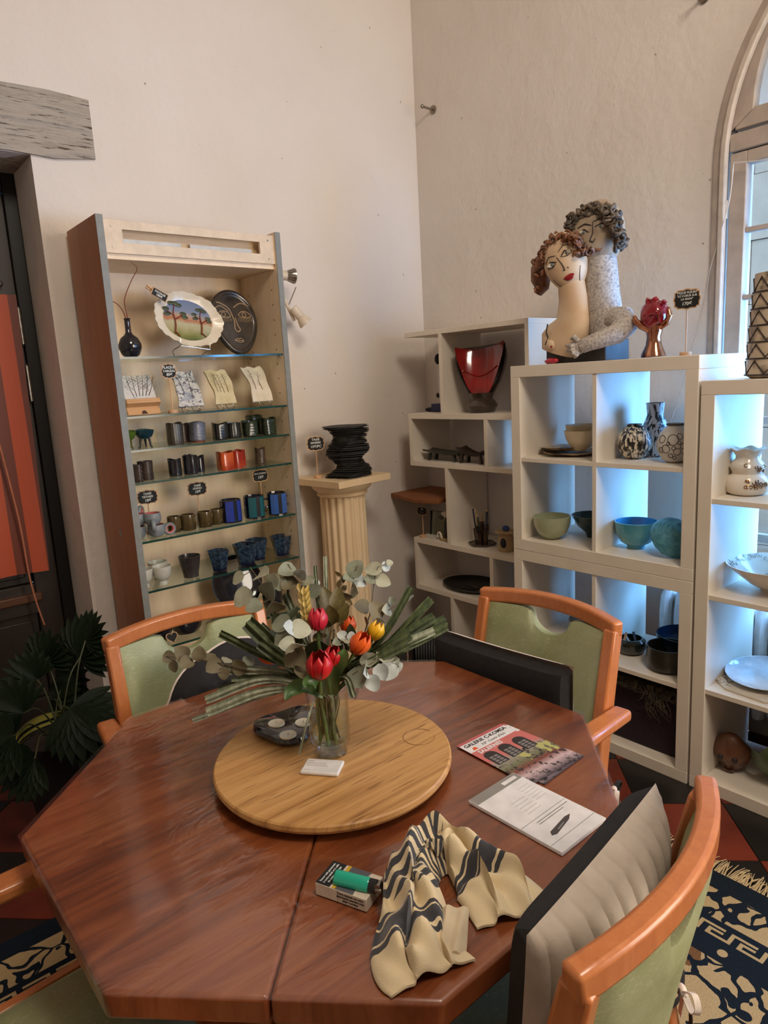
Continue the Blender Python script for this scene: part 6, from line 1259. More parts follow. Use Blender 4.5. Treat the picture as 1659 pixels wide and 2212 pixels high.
gbd = thing('grey_backing_board', 'grey board with a black edge leaning on the wall under the bookcase', 'board', (2.86, 2.86, 0.03)); MB().box((-0.004, -0.24, 0.0), (0.006, 0.0, 0.325)).build('board_sheet', mat('grey_green_board', (112, 106, 84), 0.8), gbd, smooth=0); MB().box((-0.006, 0.0, 0.0), (0.006, 0.006, 0.325)).build('black_edge', SLATE, gbd, smooth=0)
# cable reel on the floor
rl = thing('cable_reel', 'black cable reel standing on the floor beside the zigzag bookcase', 'cable reel', (2.37, 2.565, 0.0), math.radians(-52)); BKP = mat('black_plastic', (20, 20, 21), 0.45)
for x in (-0.075, 0.075): MB().lathe([(0.02, 0), (0.135, 0), (0.135, 0.006), (0.02, 0.006)], 36).xf(Matrix.Translation((x, 0, 0.142)) @ Matrix.Rotation(PI/2, 4, 'Y')).build('flange', BKP, rl)
coil = MB()
for k in range(10):
    x = -0.062+0.0137*k
    coil.tube([(x+0.0137*j/28, 0.118*math.cos(2*PI*j/28), 0.142+0.118*math.sin(2*PI*j/28)) for j in range(29)], 0.0068, 6)
coil.build('coiled_cable', mat('black_rubber', (14, 14, 15), 0.55), rl)['kind'] = 'stuff'
MB().tube([(-0.11, 0.06, 0.005), (-0.11, 0.03, 0.15), (-0.11, -0.03, 0.15), (-0.11, -0.06, 0.005)], 0.008, 8).tube([(-0.11, 0, 0.15), (0.09, 0, 0.142)], 0.012, 8).build('stand', CHROME, rl)
# ------------------------------------------------------------------ turntable and things on the table
def bamboo_mat():
    m, nt, b = nodes_of('bamboo_board'); b.inputs['Roughness'].default_value = 0.42
    co = objco(nt, (0.9, 26, 1), (0, 0, PI/4*0.86)); n = noise(nt, co, 2.2, 5, 0.6, 0.3); n2 = noise(nt, objco(nt, (3, 40, 1), (0, 0, PI/4*0.86)), 3.2, 2)
    c = ramp(nt, n, [(0.3, lin((150, 104, 54))), (0.5, lin((190, 142, 84))), (0.7, lin((202, 156, 98)))])
    c = mixc(nt, ramp(nt, n2, [(0.62, (0, 0, 0)), (0.70, (0.7,)*3)]), c, lin((112, 72, 36))); nt.links.new(c, b.inputs['Base Color']); bump(nt, b, n, 0.05, 0.003); return m
tt = thing('lazy_susan', 'round bamboo turntable in the middle of the table', 'turntable', (TC[0], TC[1], TT))
BAM = bamboo_mat(); LSZ = 0.034
MB().lathe([(0.0005, 0.012), (0.236, 0.012), (0.246, 0.016), (0.250, 0.023), (0.249, LSZ-0.003), (0.246, LSZ), (0.0005, LSZ)], 96, cap=False).build('board', BAM, tt)
MB().lathe([(0.11, 0.0), (0.11, 0.012)], 48).build('bearing_base', mat('dark_base', (60, 44, 30), 0.6), tt)
ringm = mat('water_stain', (112, 72, 38), 0.5)
sx_, sy_ = px(905, 1592, 'z', TT+LSZ).xy; MB().tube([(sx_-TC[0]+0.034*math.cos(a*PI/20), sy_-TC[1]+0.034*math.sin(a*PI/20), LSZ+0.0001) for a in range(37)], [0.0007+0.0005*abs(math.sin(a*0.35)) for a in range(37)], 5, sq=0.2).build('stain_ring', ringm, tt)
TS = TT+LSZ
# glass vase
VX, VY = 0.754, 1.138
GLV = film('clear_vase_glass', (0.965, 0.985, 0.975), 0.01, 0.03, 0.75, 3.0)[0]; WATER = film('vase_water', (0.88, 0.93, 0.84), 0.01, 0.02, 0.4, 4.0)[0]
vz = thing('glass_vase', 'clear glass vase with water holding the bouquet', 'vase', (VX, VY, TS))
VP = [(0.0005, 0.0), (0.032, 0.0), (0.036, 0.004), (0.034, 0.014), (0.036, 0.020), (0.042, 0.030), (0.0435, 0.06), (0.043, 0.11), (0.045, 0.140), (0.049, 0.152), (0.047, 0.152), (0.042, 0.138), (0.040, 0.11), (0.0405, 0.06), (0.038, 0.034), (0.0005, 0.026)]
MB().lathe(VP, 40, cap=False).build('glass_body', GLV, vz); MB().lathe([(0.0005, 0.0265), (0.0375, 0.0345), (0.040, 0.06), (0.0395, 0.085), (0.0005, 0.085)], 32, cap=False).build('water', WATER, vz)
MB().lathe([(0.0005, 0.002), (0.031, 0.002), (0.033, 0.006), (0.031, 0.014), (0.033, 0.022), (0.0005, 0.024)], 32, cap=False).build('heavy_foot', film('thick_glass', (0.93, 0.95, 0.93), 0.02, 0.06, 0.5, 2.5)[0], vz)
# --- bouquet
VD = (Vector((VX, VY, 0.9))-CAM).dot(FW); MOUTH = Vector((VX, VY, TS+0.148)); FOOT = Vector((VX, VY, TS+0.03))
EUC = [mat('eucalyptus_grey', (138, 142, 122), 0.6, rgb2=(116, 122, 104), scale=30), mat('eucalyptus_pale', (172, 172, 150), 0.6, rgb2=(150, 150, 128), scale=30), mat('eucalyptus_white', (188, 194, 190), 0.55, rgb2=(168, 176, 172), scale=30), mat('eucalyptus_brown', (122, 112, 84), 0.6, rgb2=(100, 92, 70), scale=30)]
STM = mat('brown_stem', (96, 84, 62), 0.6); GST = mat('green_stem', (92, 112, 56), 0.45, rgb2=(74, 94, 44)); TLF = mat('tulip_leaf', (76, 106, 54), 0.4, rgb2=(58, 86, 42), scale=10, stretch=(6, 6, 1)); BRL = mat('olive_brown_leaf', (98, 88, 44), 0.45, rgb2=(78, 68, 34), scale=14)
def unit_leaf(wid, cup, nu=6, nv=8, point=0.0, wave=0.0):
    def f(u, v):
        t_ = v; w_ = wid*math.sin(PI*t_**(0.75+point))**(0.62+point)*(1-point*0.25*t_); a = -1+2*u
        return (Vector((a*w_/2, t_, cup*(a*a)*w_*0.6-cup*0.5*t_*t_+wave*math.sin(9*t_+2*a))), Vector((0, 0, 1)))
    return MB().slab(f, nu, nv, 0.012)
LEAFMESH = {}
def leaf_mesh(kind, m):
    k = (kind, m.name)
    if k not in LEAFMESH:
        q_ = {'round': lambda: unit_leaf(0.92, 0.22, wave=0.015), 'oval': lambda: unit_leaf(0.55, 0.18, point=0.15), 'long': lambda: unit_leaf(0.30, 0.2, point=0.3), 'wheat': lambda: unit_leaf(0.42, 0.5, point=0.4)}[kind]()
        LEAFMESH[k] = q_.mesh('leaf', m, 60)
    return LEAFMESH[k]
def put_leaf(parent, P, d, n, size, kind, m, name='leaf'):
    o = bpy.data.objects.new(name, leaf_mesh(kind, m)); COL.objects.link(o); o.parent = parent
    d = Vector(d).normalized(); n = Vector(n); sd = d.cross(n); sd = sd.normalized() if sd.length > 1e-4 else d.orthogonal().normalized(); n = sd.cross(d)
    o.matrix_local = Matrix(((sd.x, d.x, n.x, P[0]), (sd.y, d.y, n.y, P[1]), (sd.z, d.z, n.z, P[2]), (0, 0, 0, 1))) @ Matrix.Scale(size, 4); return o
rb_ = random.Random(21)
def stem_path(tip, bend=0.25, foot=None):
    f_ = FOOT+Vector((rb_.uniform(-0.022, 0.022), rb_.uniform(-0.022, 0.022), 0)) if foot is None else foot
    m_ = MOUTH+Vector((rb_.uniform(-0.022, 0.022), rb_.uniform(-0.022, 0.022), 0)); q_ = m_+(tip-m_)*0.5+Vector((0, 0, (tip-m_).length*bend)); return spline([f_, m_, q_, tip], 6)
def eucalyptus(label, nodes, leaves, seed, ms=(0, 1, 3)):
    """nodes: (px, py, depth offset) ; leaves: (px, py, depth offset, size m, material index, roll)"""
    r2 = random.Random(seed); t = thing('eucalyptus_branch', label, 'branch', tuple(FOOT), 0, 'eucalyptus branches in the bouquet'); O = FOOT
    P = [pd(a, b, VD+d) for a, b, d in nodes]; m_ = MOUTH+Vector((r2.uniform(-0.02, 0.02), r2.uniform(-0.02, 0.02), 0))
    path = spline([O, m_]+P, 5); MB().tube([p-O for p in path], [0.0022-0.0012*i/len(path) for i in range(len(path))], 6).build('stem', STM, t)
    view = -FW
    for (a, b, d, s_, mi, ang) in leaves:
        c = pd(a, b, VD+d); near = min(path, key=lambda p: (p-c).length); dr_ = (c-near)
        if dr_.length < 0.006: dr_ = UP*0.5+RT*math.cos(ang)
        dr_.normalize(); n = (view+RT*0.5*math.cos(ang)+UP*0.5*math.sin(ang)+Vector((0, 0, 0.35))).normalized()
        base = c-dr_*(s_*0.5)
        put_leaf(t, base-O, dr_, n, s_, 'round', EUC[mi])
        if (base-near).length > 0.012: MB().tube([near-O, base-O], 0.0009, 5).build('leaf_stalk', STM, t)
    return t
D = 0.0
eucalyptus('eucalyptus branch with large pale leaves, upper left of the bouquet', [(640, 1400, 0.02), (600, 1320, 0.04), (565, 1262, 0.05), (540, 1225, 0.05)],
    [(566, 1240, 0.03, 0.048, 1, 1.0), (590, 1252, 0.03, 0.036, 1, 0.2), (524, 1292, 0.05, 0.052, 1, 2.4), (514, 1250, 0.06, 0.036, 1, 2.0), (580, 1276, 0.04, 0.050, 0, 4.0), (605, 1260, 0.05, 0.034, 0, 0.5), (594, 1312, 0.02, 0.046, 3, 5.0), (548, 1310, 0.03, 0.040, 0, 3.0), (625, 1345, 0.0, 0.044, 0, 1.2)], 1)
eucalyptus('eucalyptus branch rising behind the wheat ear', [(668, 1380, 0.03), (655, 1300, 0.05), (640, 1250, 0.06), (622, 1218, 0.07)],
    [(620, 1232, 0.06, 0.044, 0, 1.4), (640, 1248, 0.05, 0.034, 3, 0.3), (650, 1240, 0.04, 0.034, 2, 0.1), (624, 1260, 0.05, 0.042, 3, 3.2), (666, 1256, 0.05, 0.032, 1, 0.6), (660, 1280, 0.04, 0.036, 0, 3.0), (680, 1276, 0.04, 0.036, 0, 0.2), (676, 1260, 0.06, 0.032, 2, 1.0)], 2)
eucalyptus('eucalyptus branch with a bright white leaf, left of the tulips', [(665, 1450, -0.06), (640, 1400, -0.09), (630, 1350, -0.07)],
    [(606, 1348, -0.06, 0.046, 0, 2.0), (612, 1380, -0.08, 0.044, 0, 3.0), (624, 1356, -0.09, 0.036, 2, 0.5), (636, 1398, -0.11, 0.046, 1, 5.0), (650, 1360, -0.07, 0.046, 1, 0.8), (620, 1392, -0.10, 0.036, 1, 3.6), (650, 1420, -0.10, 0.042, 3, 4.6), (630, 1424, -0.09, 0.040, 3, 3.4), (656, 1450, -0.10, 0.040, 3, 5.0)], 3)
eucalyptus('eucalyptus branch reaching far left over the round cushion', [(600, 1465, -0.03), (500, 1438, -0.02), (430, 1425, 0.0), (358, 1418, 0.02)],
    [(366, 1420, 0.02, 0.030, 3, 2.5), (392, 1412, 0.0, 0.040, 3, 1.0), (402, 1432, -0.01, 0.034, 3, 4.0), (376, 1440, 0.01, 0.026, 3, 4.2), (430, 1412, 0.0, 0.034, 3, 1.2), (452, 1418, 0.01, 0.034, 3, 1.7), (462, 1438, -0.02, 0.040, 3, 4.4), (490, 1426, 0.0, 0.026, 1, 0.8), (516, 1440, -0.02, 0.038, 3, 4.0), (538, 1428, 0.0, 0.030, 0, 1.0), (484, 1455, -0.02, 0.028, 3, 5.0)], 4)
eucalyptus('eucalyptus branch with green grey leaves rising in front of the column', [(735, 1400, 0.05), (752, 1320, 0.07), (762, 1260, 0.08), (772, 1222, 0.08)],
    [(768, 1228, 0.08, 0.044, 0, 1.2), (756, 1250, 0.07, 0.040, 0, 2.4), (776, 1256, 0.08, 0.036, 2, 0.4), (766, 1276, 0.05, 0.040, 1, 4.0), (748, 1288, 0.06, 0.034, 0, 3.0), (738, 1300, 0.06, 0.040, 3, 3.0)], 5)
eucalyptus('eucalyptus branch with thin cut leaves, upper right', [(765, 1420, 0.05), (798, 1330, 0.07), (808, 1260, 0.08), (816, 1225, 0.09)],
    [(806, 1230, 0.09, 0.042, 1, 1.2), (834, 1224, 0.10, 0.026, 2, 0.0), (842, 1216, 0.10, 0.018, 1, 0.6), (828, 1256, 0.08, 0.036, 1, 0.3), (800, 1250, 0.08, 0.030, 0, 2.6), (782, 1310, 0.06, 0.038, 3, 2.8)], 6)
eucalyptus('eucalyptus branch with brown grey leaves, right of the orange tulip', [(770, 1420, 0.0), (800, 1360, 0.03), (830, 1325, 0.05), (885, 1290, 0.08)],
    [(812, 1318, 0.04, 0.046, 3, 1.0), (836, 1318, 0.05, 0.032, 1, 0.2), (846, 1298, 0.06, 0.020, 0, 1.2), (884, 1296, 0.09, 0.030, 0, 0.2), (792, 1354, -0.01, 0.050, 3, 2.4), (822, 1346, 0.03, 0.026, 2, 5.0)], 7)
eucalyptus('eucalyptus branch with pale hanging leaves, lower right of the bouquet', [(740, 1470, -0.06), (790, 1440, -0.07), (830, 1425, -0.06), (862, 1440, -0.05)],
    [(774, 1462, -0.08, 0.054, 0, 4.6), (790, 1448, -0.09, 0.040, 2, 5.0), (806, 1476, -0.08, 0.036, 2, 4.8), (824, 1452, -0.07, 0.036, 2, 4.6), (838, 1450, -0.06, 0.044, 2, 4.9), (832, 1416, -0.05, 0.042, 1, 1.2), (846, 1432, -0.05, 0.036, 0, 0.4), (858, 1440, -0.05, 0.026, 2, 0.2), (796, 1424, -0.06, 0.040, 0, 1.8)], 8)
eucalyptus('small eucalyptus sprig with tiny pale leaves above the red tulips', [(735, 1430, -0.05), (742, 1385, -0.06), (752, 1368, -0.06)],
    [(738, 1372, -0.06, 0.022, 2, 2.0), (748, 1384, -0.07, 0.022, 1, 0.2), (728, 1388, -0.07, 0.022, 0, 2.8), (760, 1376, -0.06, 0.022, 2, 0.4), (742, 1400, -0.08, 0.020, 2, 4.4)], 9)
def dark_sprig(label, seed, c0px, leaves, m, kind='oval'):
    r2 = random.Random(seed); t = thing('leafy_sprig', label, 'branch', tuple(FOOT), 0, 'leafy sprigs in the bouquet'); O = FOOT; c0 = pd(c0px[0], c0px[1], VD+c0px[2])
    path = spline([O, MOUTH+Vector((r2.uniform(-0.02, 0.02), r2.uniform(-0.02, 0.02), 0)), c0], 6); MB().tube([p-O for p in path], 0.002, 6).build('stem', STM, t)
    for a, b, dd, s_ in leaves:
        c = pd(a, b, VD+dd); near = min(path, key=lambda p: (p-c).length); d = (c-near); d = d.normalized() if d.length > 0.008 else UP; an = r2.uniform(0, 6); put_leaf(t, c-d*(s_*0.5)-O, d, -FW+RT*0.5*math.cos(an)+UP*0.4*math.sin(an), s_, kind, m)
        if (c-d*(s_*0.5)-near).length > 0.01: MB().tube([near-O, c-d*(s_*0.5)-O], 0.001, 5).build('leaf_stalk', STM, t)
DKL = mat('shade_dark_leaf', (58, 66, 38), 0.45, rgb2=(40, 48, 28), scale=14)  # two sprigs added; their dark leaf colour stands in for shade among the stems
dark_sprig('added sprig with shade dark leaves filling the left heart of the bouquet', 1, (610, 1370, 0.02), [(600, 1345, 0.02, 0.05), (590, 1375, 0.0, 0.05), (630, 1330, 0.04, 0.05), (645, 1385, -0.02, 0.05), (660, 1425, -0.03, 0.05), (640, 1450, -0.03, 0.05), (610, 1410, 0.0, 0.048), (655, 1330, 0.03, 0.045), (675, 1400, -0.01, 0.05)], DKL)
dark_sprig('added sprig with shade dark leaves filling the right heart of the bouquet', 2, (760, 1390, 0.03), [(745, 1430, -0.03, 0.05), (765, 1445, -0.04, 0.05), (740, 1460, -0.06, 0.05), (770, 1410, 0.0, 0.05), (735, 1395, 0.02, 0.05), (758, 1370, 0.03, 0.045), (716, 1450, -0.05, 0.045), (700, 1400, 0.0, 0.05), (786, 1430, -0.02, 0.045)], DKL)
dark_sprig('sprig of small tan leaves and buds, top centre before the column', 3, (738, 1245, 0.08), [(732, 1262, 0.08, 0.022), (742, 1250, 0.08, 0.020), (730, 1240, 0.08, 0.018), (742, 1272, 0.07, 0.024), (752, 1300, 0.06, 0.024)], mat('tan_leaf', (140, 118, 70), 0.5, rgb2=(96, 78, 48)))
def rosette():
    t = thing('olive_leaf_sprig', 'olive brown leafy sprig in the middle of the bouquet', 'branch', tuple(FOOT)); O = FOOT; c0 = pd(722, 1360, VD+0.03)
    path = spline([O, MOUTH, pd(718, 1420, VD), c0], 5); MB().tube([p-O for p in path], 0.0026, 6).build('stem', STM, t)
    for a, b, s_, dd, an in ((706, 1298, 0.070, 0.05, 1.2), (728, 1300, 0.066, 0.03, 1.0), (716, 1330, 0.058, 0.0, 1.5), (740, 1325, 0.050, 0.02, 0.4), (718, 1365, 0.052, -0.03, 4.0), (700, 1345, 0.050, 0.0, 2.6), (734, 1350, 0.040, -0.02, 0.2), (690, 1375, 0.046, -0.02, 3.0)):
        c = pd(a, b, VD+dd); d = (c-c0); d = d.normalized() if d.length > 0.01 else UP; put_leaf(t, c-d*(s_*0.5)-O, d, -FW+RT*0.5*math.cos(an)+UP*0.4*math.sin(an), s_, 'oval', BRL)
rosette()
wt = thing('wheat_ear', 'yellow dried wheat ear with plump grains', 'wheat', tuple(FOOT)); O = FOOT; WHT = mat('wheat_yellow', (206, 182, 104), 0.5, rgb2=(184, 156, 80), scale=30)
path = spline([O, MOUTH, pd(672, 1400, VD), pd(662, 1340, VD-0.02), pd(652, 1288, VD-0.02)], 6); MB().tube([p-O for p in path], 0.0016, 6).build('stem', WHT, wt)
for i in range(22):
    t_ = i/21; sg = (i % 3)-1; c = pd(666-12*t_+4*sg, 1374-94*t_, VD-0.025-0.004*(i % 2)); d = (UP*1.0+RT*0.45*sg-FW*0.3*((i % 3)-1)).normalized(); put_leaf(wt, c-O, d, -FW+RT*0.3*sg, 0.022, 'wheat', WHT, 'grain')
# palm blades
PLM = [mat('palm_grey_green', (118, 124, 100), 0.55, rgb2=(84, 92, 70), scale=8, stretch=(12, 12, 2)), mat('palm_dark_green', (84, 94, 58), 0.55, rgb2=(54, 64, 40), scale=8, stretch=(12, 12, 2)), mat('palm_silver', (166, 170, 148), 0.55, rgb2=(124, 130, 110), scale=8, stretch=(12, 12, 2))]
def blade(label, tip, w, mi, bend=0.12, mid=None, group='folded palm blades in the bouquet'):
    T = pd(tip[0], tip[1], VD+tip[2]); f_ = FOOT+Vector((rb_.uniform(-0.02, 0.02), rb_.uniform(-0.02, 0.02), rb_.uniform(0, 0.02))); m_ = MOUTH+Vector((rb_.uniform(-0.024, 0.024), rb_.uniform(-0.024, 0.024), rb_.uniform(-0.01, 0.012)))
    q_ = pd(mid[0], mid[1], VD+mid[2]) if mid else m_+(T-m_)*0.5+Vector((0, 0, (T-m_).length*bend)); path = spline([f_, m_, q_, T], 7); n = len(path); mb = MB()
    for i, p in enumerate(path):
        t_ = i/(n-1); d = (path[min(i+1, n-1)]-path[max(i-1, 0)]).normalized(); sd = d.cross(FW).normalized(); nn = sd.cross(d).normalized(); ww = w*(0.16+0.84*min(1, max(0, (t_-0.30)/0.5))**0.8)*(0.92 if i == n-1 else 1)
        for (a, b) in ((-1, 0.10), (-0.5, -0.12), (0, 0.22), (0.5, -0.12), (1, 0.10), (0.5, -0.16), (0, 0.18), (-0.5, -0.16)): mb.v.append(tuple(p+sd*(a*ww/2)-nn*(b*ww)))
    for i in range(n-1):
        for j in range(8): mb.f.append((i*8+j, i*8+(j+1) % 8, i*8+8+(j+1) % 8, i*8+8+j))
    mb.f += [tuple(reversed(range(8))), tuple((n-1)*8+j for j in range(8))]
    return tag(mb.build('palm_blade', PLM[mi], smooth=30), PLAB.get((tip[0], tip[1]), label), 'palm leaf', group)
LL = 'grey green palm blade fanning low to the left over the table'; LU = 'dark green palm blade fanning up to the left'; RR = 'dark green palm blade fanning to the right'; UPB = 'thin striped palm blade standing upright behind the red tulips'
PLAB = {(416, 1556): 'thinnest silvery palm blade, lowest over the table', (446, 1538): 'broad silvery palm blade, second lowest over the table', (444, 1512): 'silvery palm blade just below the round cushion', (470, 1492): 'grey green palm blade, fourth from below on the left', (478, 1448): 'silvery palm blade crossing the round cushion', (500, 1472): 'short grey green palm blade beneath the far left eucalyptus', (520, 1458): 'shortest grey green palm blade beneath the far left eucalyptus',
    (475, 1368): 'long dark palm blade crossing the green chair back', (534, 1344): 'broadest dark palm blade, up left over the chair rail', (560, 1390): 'short broad dark palm blade low on the left', (585, 1320): 'dark palm blade behind the large pale leaves', (616, 1282): 'grey green palm blade rising before the cabinet shelf', (562, 1350): 'grey green palm blade behind the broadest dark blade',
    (888, 1268): 'thin dark palm blade, steepest on the right', (932, 1294): 'dark palm blade, second steepest on the right', (963, 1338): 'broad dark palm blade reaching furthest right', (938, 1332): 'broad dark palm blade above the silvery right one', (966, 1352): 'narrow dark palm blade reaching furthest right, lower edge', (938, 1362): 'silvery palm blade on the right above the cable reel', (886, 1370): 'short broad dark palm blade beneath the silvery right one', (880, 1390): 'lowest short dark palm blade on the right', (680, 1222): 'thin grey palm blade standing upright behind the pink tulip', (703, 1202): 'pale thin palm blade standing tallest before the column'}
for tip, w, mi, mid in (((416, 1556, -0.05), 0.012, 2, (560, 1505, -0.05)), ((446, 1538, -0.07), 0.020, 2, (580, 1490, -0.06)), ((444, 1512, -0.06), 0.018, 2, (575, 1468, -0.05)), ((470, 1492, -0.03), 0.016, 0, (590, 1462, -0.03)), ((478, 1448, -0.01), 0.018, 2, (600, 1450, -0.02)), ((500, 1472, -0.05), 0.018, 0, (600, 1470, -0.04)), ((520, 1458, 0.0), 0.016, 0, (610, 1455, 0))): blade(LL, tip, w, mi, mid=mid)
for tip, w, mi, mid in (((475, 1368, 0.02), 0.018, 1, (590, 1425, -0.01)), ((534, 1344, -0.02), 0.034, 1, (620, 1425, -0.04)), ((560, 1390, -0.04), 0.024, 1, (630, 1440, -0.05)), ((585, 1320, 0.06), 0.018, 1, (640, 1400, 0.03)), ((616, 1282, 0.08), 0.018, 0, (655, 1380, 0.04)), ((562, 1350, 0.03), 0.020, 0, (630, 1420, 0.01))): blade(LU, tip, w, mi, mid=mid)
for tip, w, mi, mid in (((888, 1268, 0.06), 0.016, 1, (815, 1390, 0.02)), ((932, 1294, 0.05), 0.020, 1, (830, 1400, 0.0)), ((963, 1338, 0.04), 0.024, 1, (840, 1400, -0.01)), ((938, 1332, 0.02), 0.022, 1, (820, 1405, -0.02)), ((966, 1352, 0.0), 0.020, 1, (850, 1412, -0.04)), ((938, 1362, -0.02), 0.018, 2, (830, 1410, -0.04)), ((886, 1370, -0.04), 0.024, 1, (810, 1420, -0.05)), ((880, 1390, -0.05), 0.020, 1, (800, 1430, -0.06)), ((764, 1506, -0.11), 0.014, 0, (742, 1462, -0.09))): blade(RR if tip[1] < 1500 else 'short brown palm blade drooping beside the vase neck', tip, w, mi, mid=mid)
blade(UPB, (680, 1222, 0.05), 0.009, 0, mid=(690, 1340, 0.04)); blade(UPB, (703, 1202, 0.09), 0.010, 2, mid=(706, 1330, 0.06))
# tulips
def tulip(label, c, dirpx, size, m, dd, leaf=None, op=1.0):
    C = pd(c[0], c[1], VD+dd); ax = (UP*dirpx[1]+RT*dirpx[0]-FW*dirpx[2]).normalized(); O = FOOT; t = thing('tulip', label, 'flower', tuple(O), 0, 'tulips in the bouquet')
    base = C-ax*size*0.5; path = spline([O+Vector((rb_.uniform(-0.02, 0.02), rb_.uniform(-0.02, 0.02), 0)), MOUTH+Vector((rb_.uniform(-0.02, 0.02), rb_.uniform(-0.02, 0.02), 0)), base-ax*0.035, base], 6); MB().tube([p-O for p in path], 0.0036, 8).build('stem', GST, t)
    e1 = ax.orthogonal().normalized(); e2 = ax.cross(e1)
    for k in range(6):
        a0 = 2*PI*k/6+(0.1 if k % 2 else 0); rr = size*(0.40 if k % 2 else 0.44)*op
        def f(u, v, a0=a0, rr=rr):
            w_ = 0.70*min(1, 0.3+3*v)*(1-0.72*v**5); a = a0+(-1+2*u)*w_; R_ = rr*math.sin(PI*(0.10+0.74*v))**0.8; p = base+ax*(size*v*(1.02-0.08*abs(-1+2*u)))+(e1*math.cos(a)+e2*math.sin(a))*R_; return (p-O, (e1*math.cos(a)+e2*math.sin(a)))
        MB().slab(f, 6, 8, 0.0012).build('petal', m, t, smooth=60)
    if leaf:
        for P in leaf:
            Q = spline([pd(a, b, VD+d) for a, b, d in P], 6); n = len(Q); mb = MB()
            def lf2(u, v, Q=Q, n=n):
                i = min(n-1, int(u*(n-1)+0.5)); d = (Q[min(i+1, n-1)]-Q[max(i-1, 0)]).normalized(); sd = d.cross(FW).normalized(); nn = sd.cross(d); w_ = 0.030*math.sin(PI*(0.12+0.86*u))**0.7; a = -1+2*v; return (Q[i]+sd*(a*w_/2)-nn*(0.25*w_*a*a)-O, nn)
            mb.slab(lf2, n-1, 6, 0.0014).build('leaf', TLF, t, smooth=60)
TR = mat('tulip_red', (196, 22, 30), 0.35, rgb2=(160, 12, 24), scale=8, stretch=(6, 6, 1)); TP = mat('tulip_pink', (206, 40, 62), 0.35, rgb2=(176, 26, 48), scale=8); TO = mat('tulip_orange', (226, 98, 28), 0.35, rgb2=(206, 66, 22), scale=8); TY = mat('tulip_yellow', (236, 186, 36), 0.35, rgb2=(226, 160, 24), scale=8)
tulip('large open red tulip at the front of the bouquet', (690, 1438), (0, 1, 0.45), 0.056, TR, -0.12, [((700, 1500, -0.06), (660, 1478, -0.08), (630, 1490, -0.09), (616, 1512, -0.10)), ((705, 1500, -0.07), (690, 1470, -0.11), (668, 1472, -0.13), (664, 1486, -0.13))], 1.05)
tulip('smaller red tulip beside the large red one', (718, 1418), (0.2, 1, 0.3), 0.042, TR, -0.08, [((720, 1500, -0.05), (724, 1450, -0.08), (740, 1418, -0.09), (745, 1402, -0.09))])
tulip('pink red tulip beside the wheat ear', (687, 1338), (-0.05, 1, 0.0), 0.046, TP, -0.03); tulip('orange tulip leaning right', (778, 1390), (0.55, 0.9, 0.35), 0.048, TO, -0.07); tulip('yellow tulip behind the orange tulip', (812, 1363), (0.45, 0.95, 0.0), 0.040, TY, 0.0); tulip('orange red tulip hidden behind the left palm blades', (580, 1414), (-0.7, 0.5, 0.0), 0.046, TO, 0.03); tulip('small orange tulip at the back of the bouquet', (752, 1350), (0.1, 1, 0.0), 0.040, TO, 0.06)
fb = blade('thin white leaf strip hanging down the front of the vase', (646, 1630, -0.10), 0.005, 2, mid=(668, 1545, -0.12))
# candle holder
ch_ = thing('candle_holder', 'black glazed ceramic holder with three white tealights on the turntable', 'candle holder', (0.742, 1.285, TS), 0.4)
def blob(a): return 0.074+0.012*math.cos(3*a+0.5)+0.006*math.cos(2*a)
MB().lathe([(0.82, 0.0), (0.95, 0.004), (1.0, 0.012), (0.97, 0.020), (0.88, 0.024), (0.0005, 0.024)], 60, cap=False, fn=lambda a, i, r, z_: (r*blob(a), z_)).build('holder_body', mat('black_cobalt_glaze', (16, 17, 24), 0.1, rgb2=(22, 26, 48), scale=20, coat=0.8, lo=0.5, hi=0.8), ch_)
for a, b, lab_ in ((597, 1562, 'white tealight candle furthest from the glass vase'), (622, 1587, 'white tealight candle nearest the front of the black holder'), (655, 1560, 'white tealight candle partly behind the glass vase')):
    p = px(a, b, 'z', TS+0.026); t = thing('tealight', lab_, 'candle', (p.x, p.y, TS+0.0242), 0, 'tealights in the black holder')
    MB().lathe([(0.0005, 0.0), (0.0185, 0.0), (0.0185, 0.003), (0.0170, 0.0024), (0.0005, 0.0022)], 24, cap=False).build('wax', mat('candle_wax', (226, 214, 186), 0.5), t); MB().tube([(0, 0, 0.002), (0.001, 0, 0.005)], 0.0006, 5).build('wick', INKL, t)
lettering('ANDRÉE', 0.010, mat('scratched_label', (150, 150, 150), 0.5), ch_, (-0.05, -0.058, 0.018), (PI*0.36, 0, -0.75))
# white soap-like card
wc = thing('white_card_plaque', 'small white rounded plaque with faint writing on the turntable', 'plaque', (0.703, 1.097, TS), math.radians(-52)); MB().box((-0.040, -0.026, 0), (0.040, 0.026, 0.008)).build('plaque_body', mat('white_plaster', (224, 218, 212), 0.5), wc, bevel=0.0035, seg=3)
FNT = mat('faint_pencil', (176, 168, 164), 0.7)
for i, (w_, y) in enumerate(((0.012, 0.016), (0.040, 0.008), (0.044, 0.003), (0.046, -0.002), (0.014, -0.017))): MB().box((-0.034, y-0.0006, 0.008), (-0.034+w_, y+0.0006, 0.0083)).build('faint_line', FNT, wc, smooth=0)
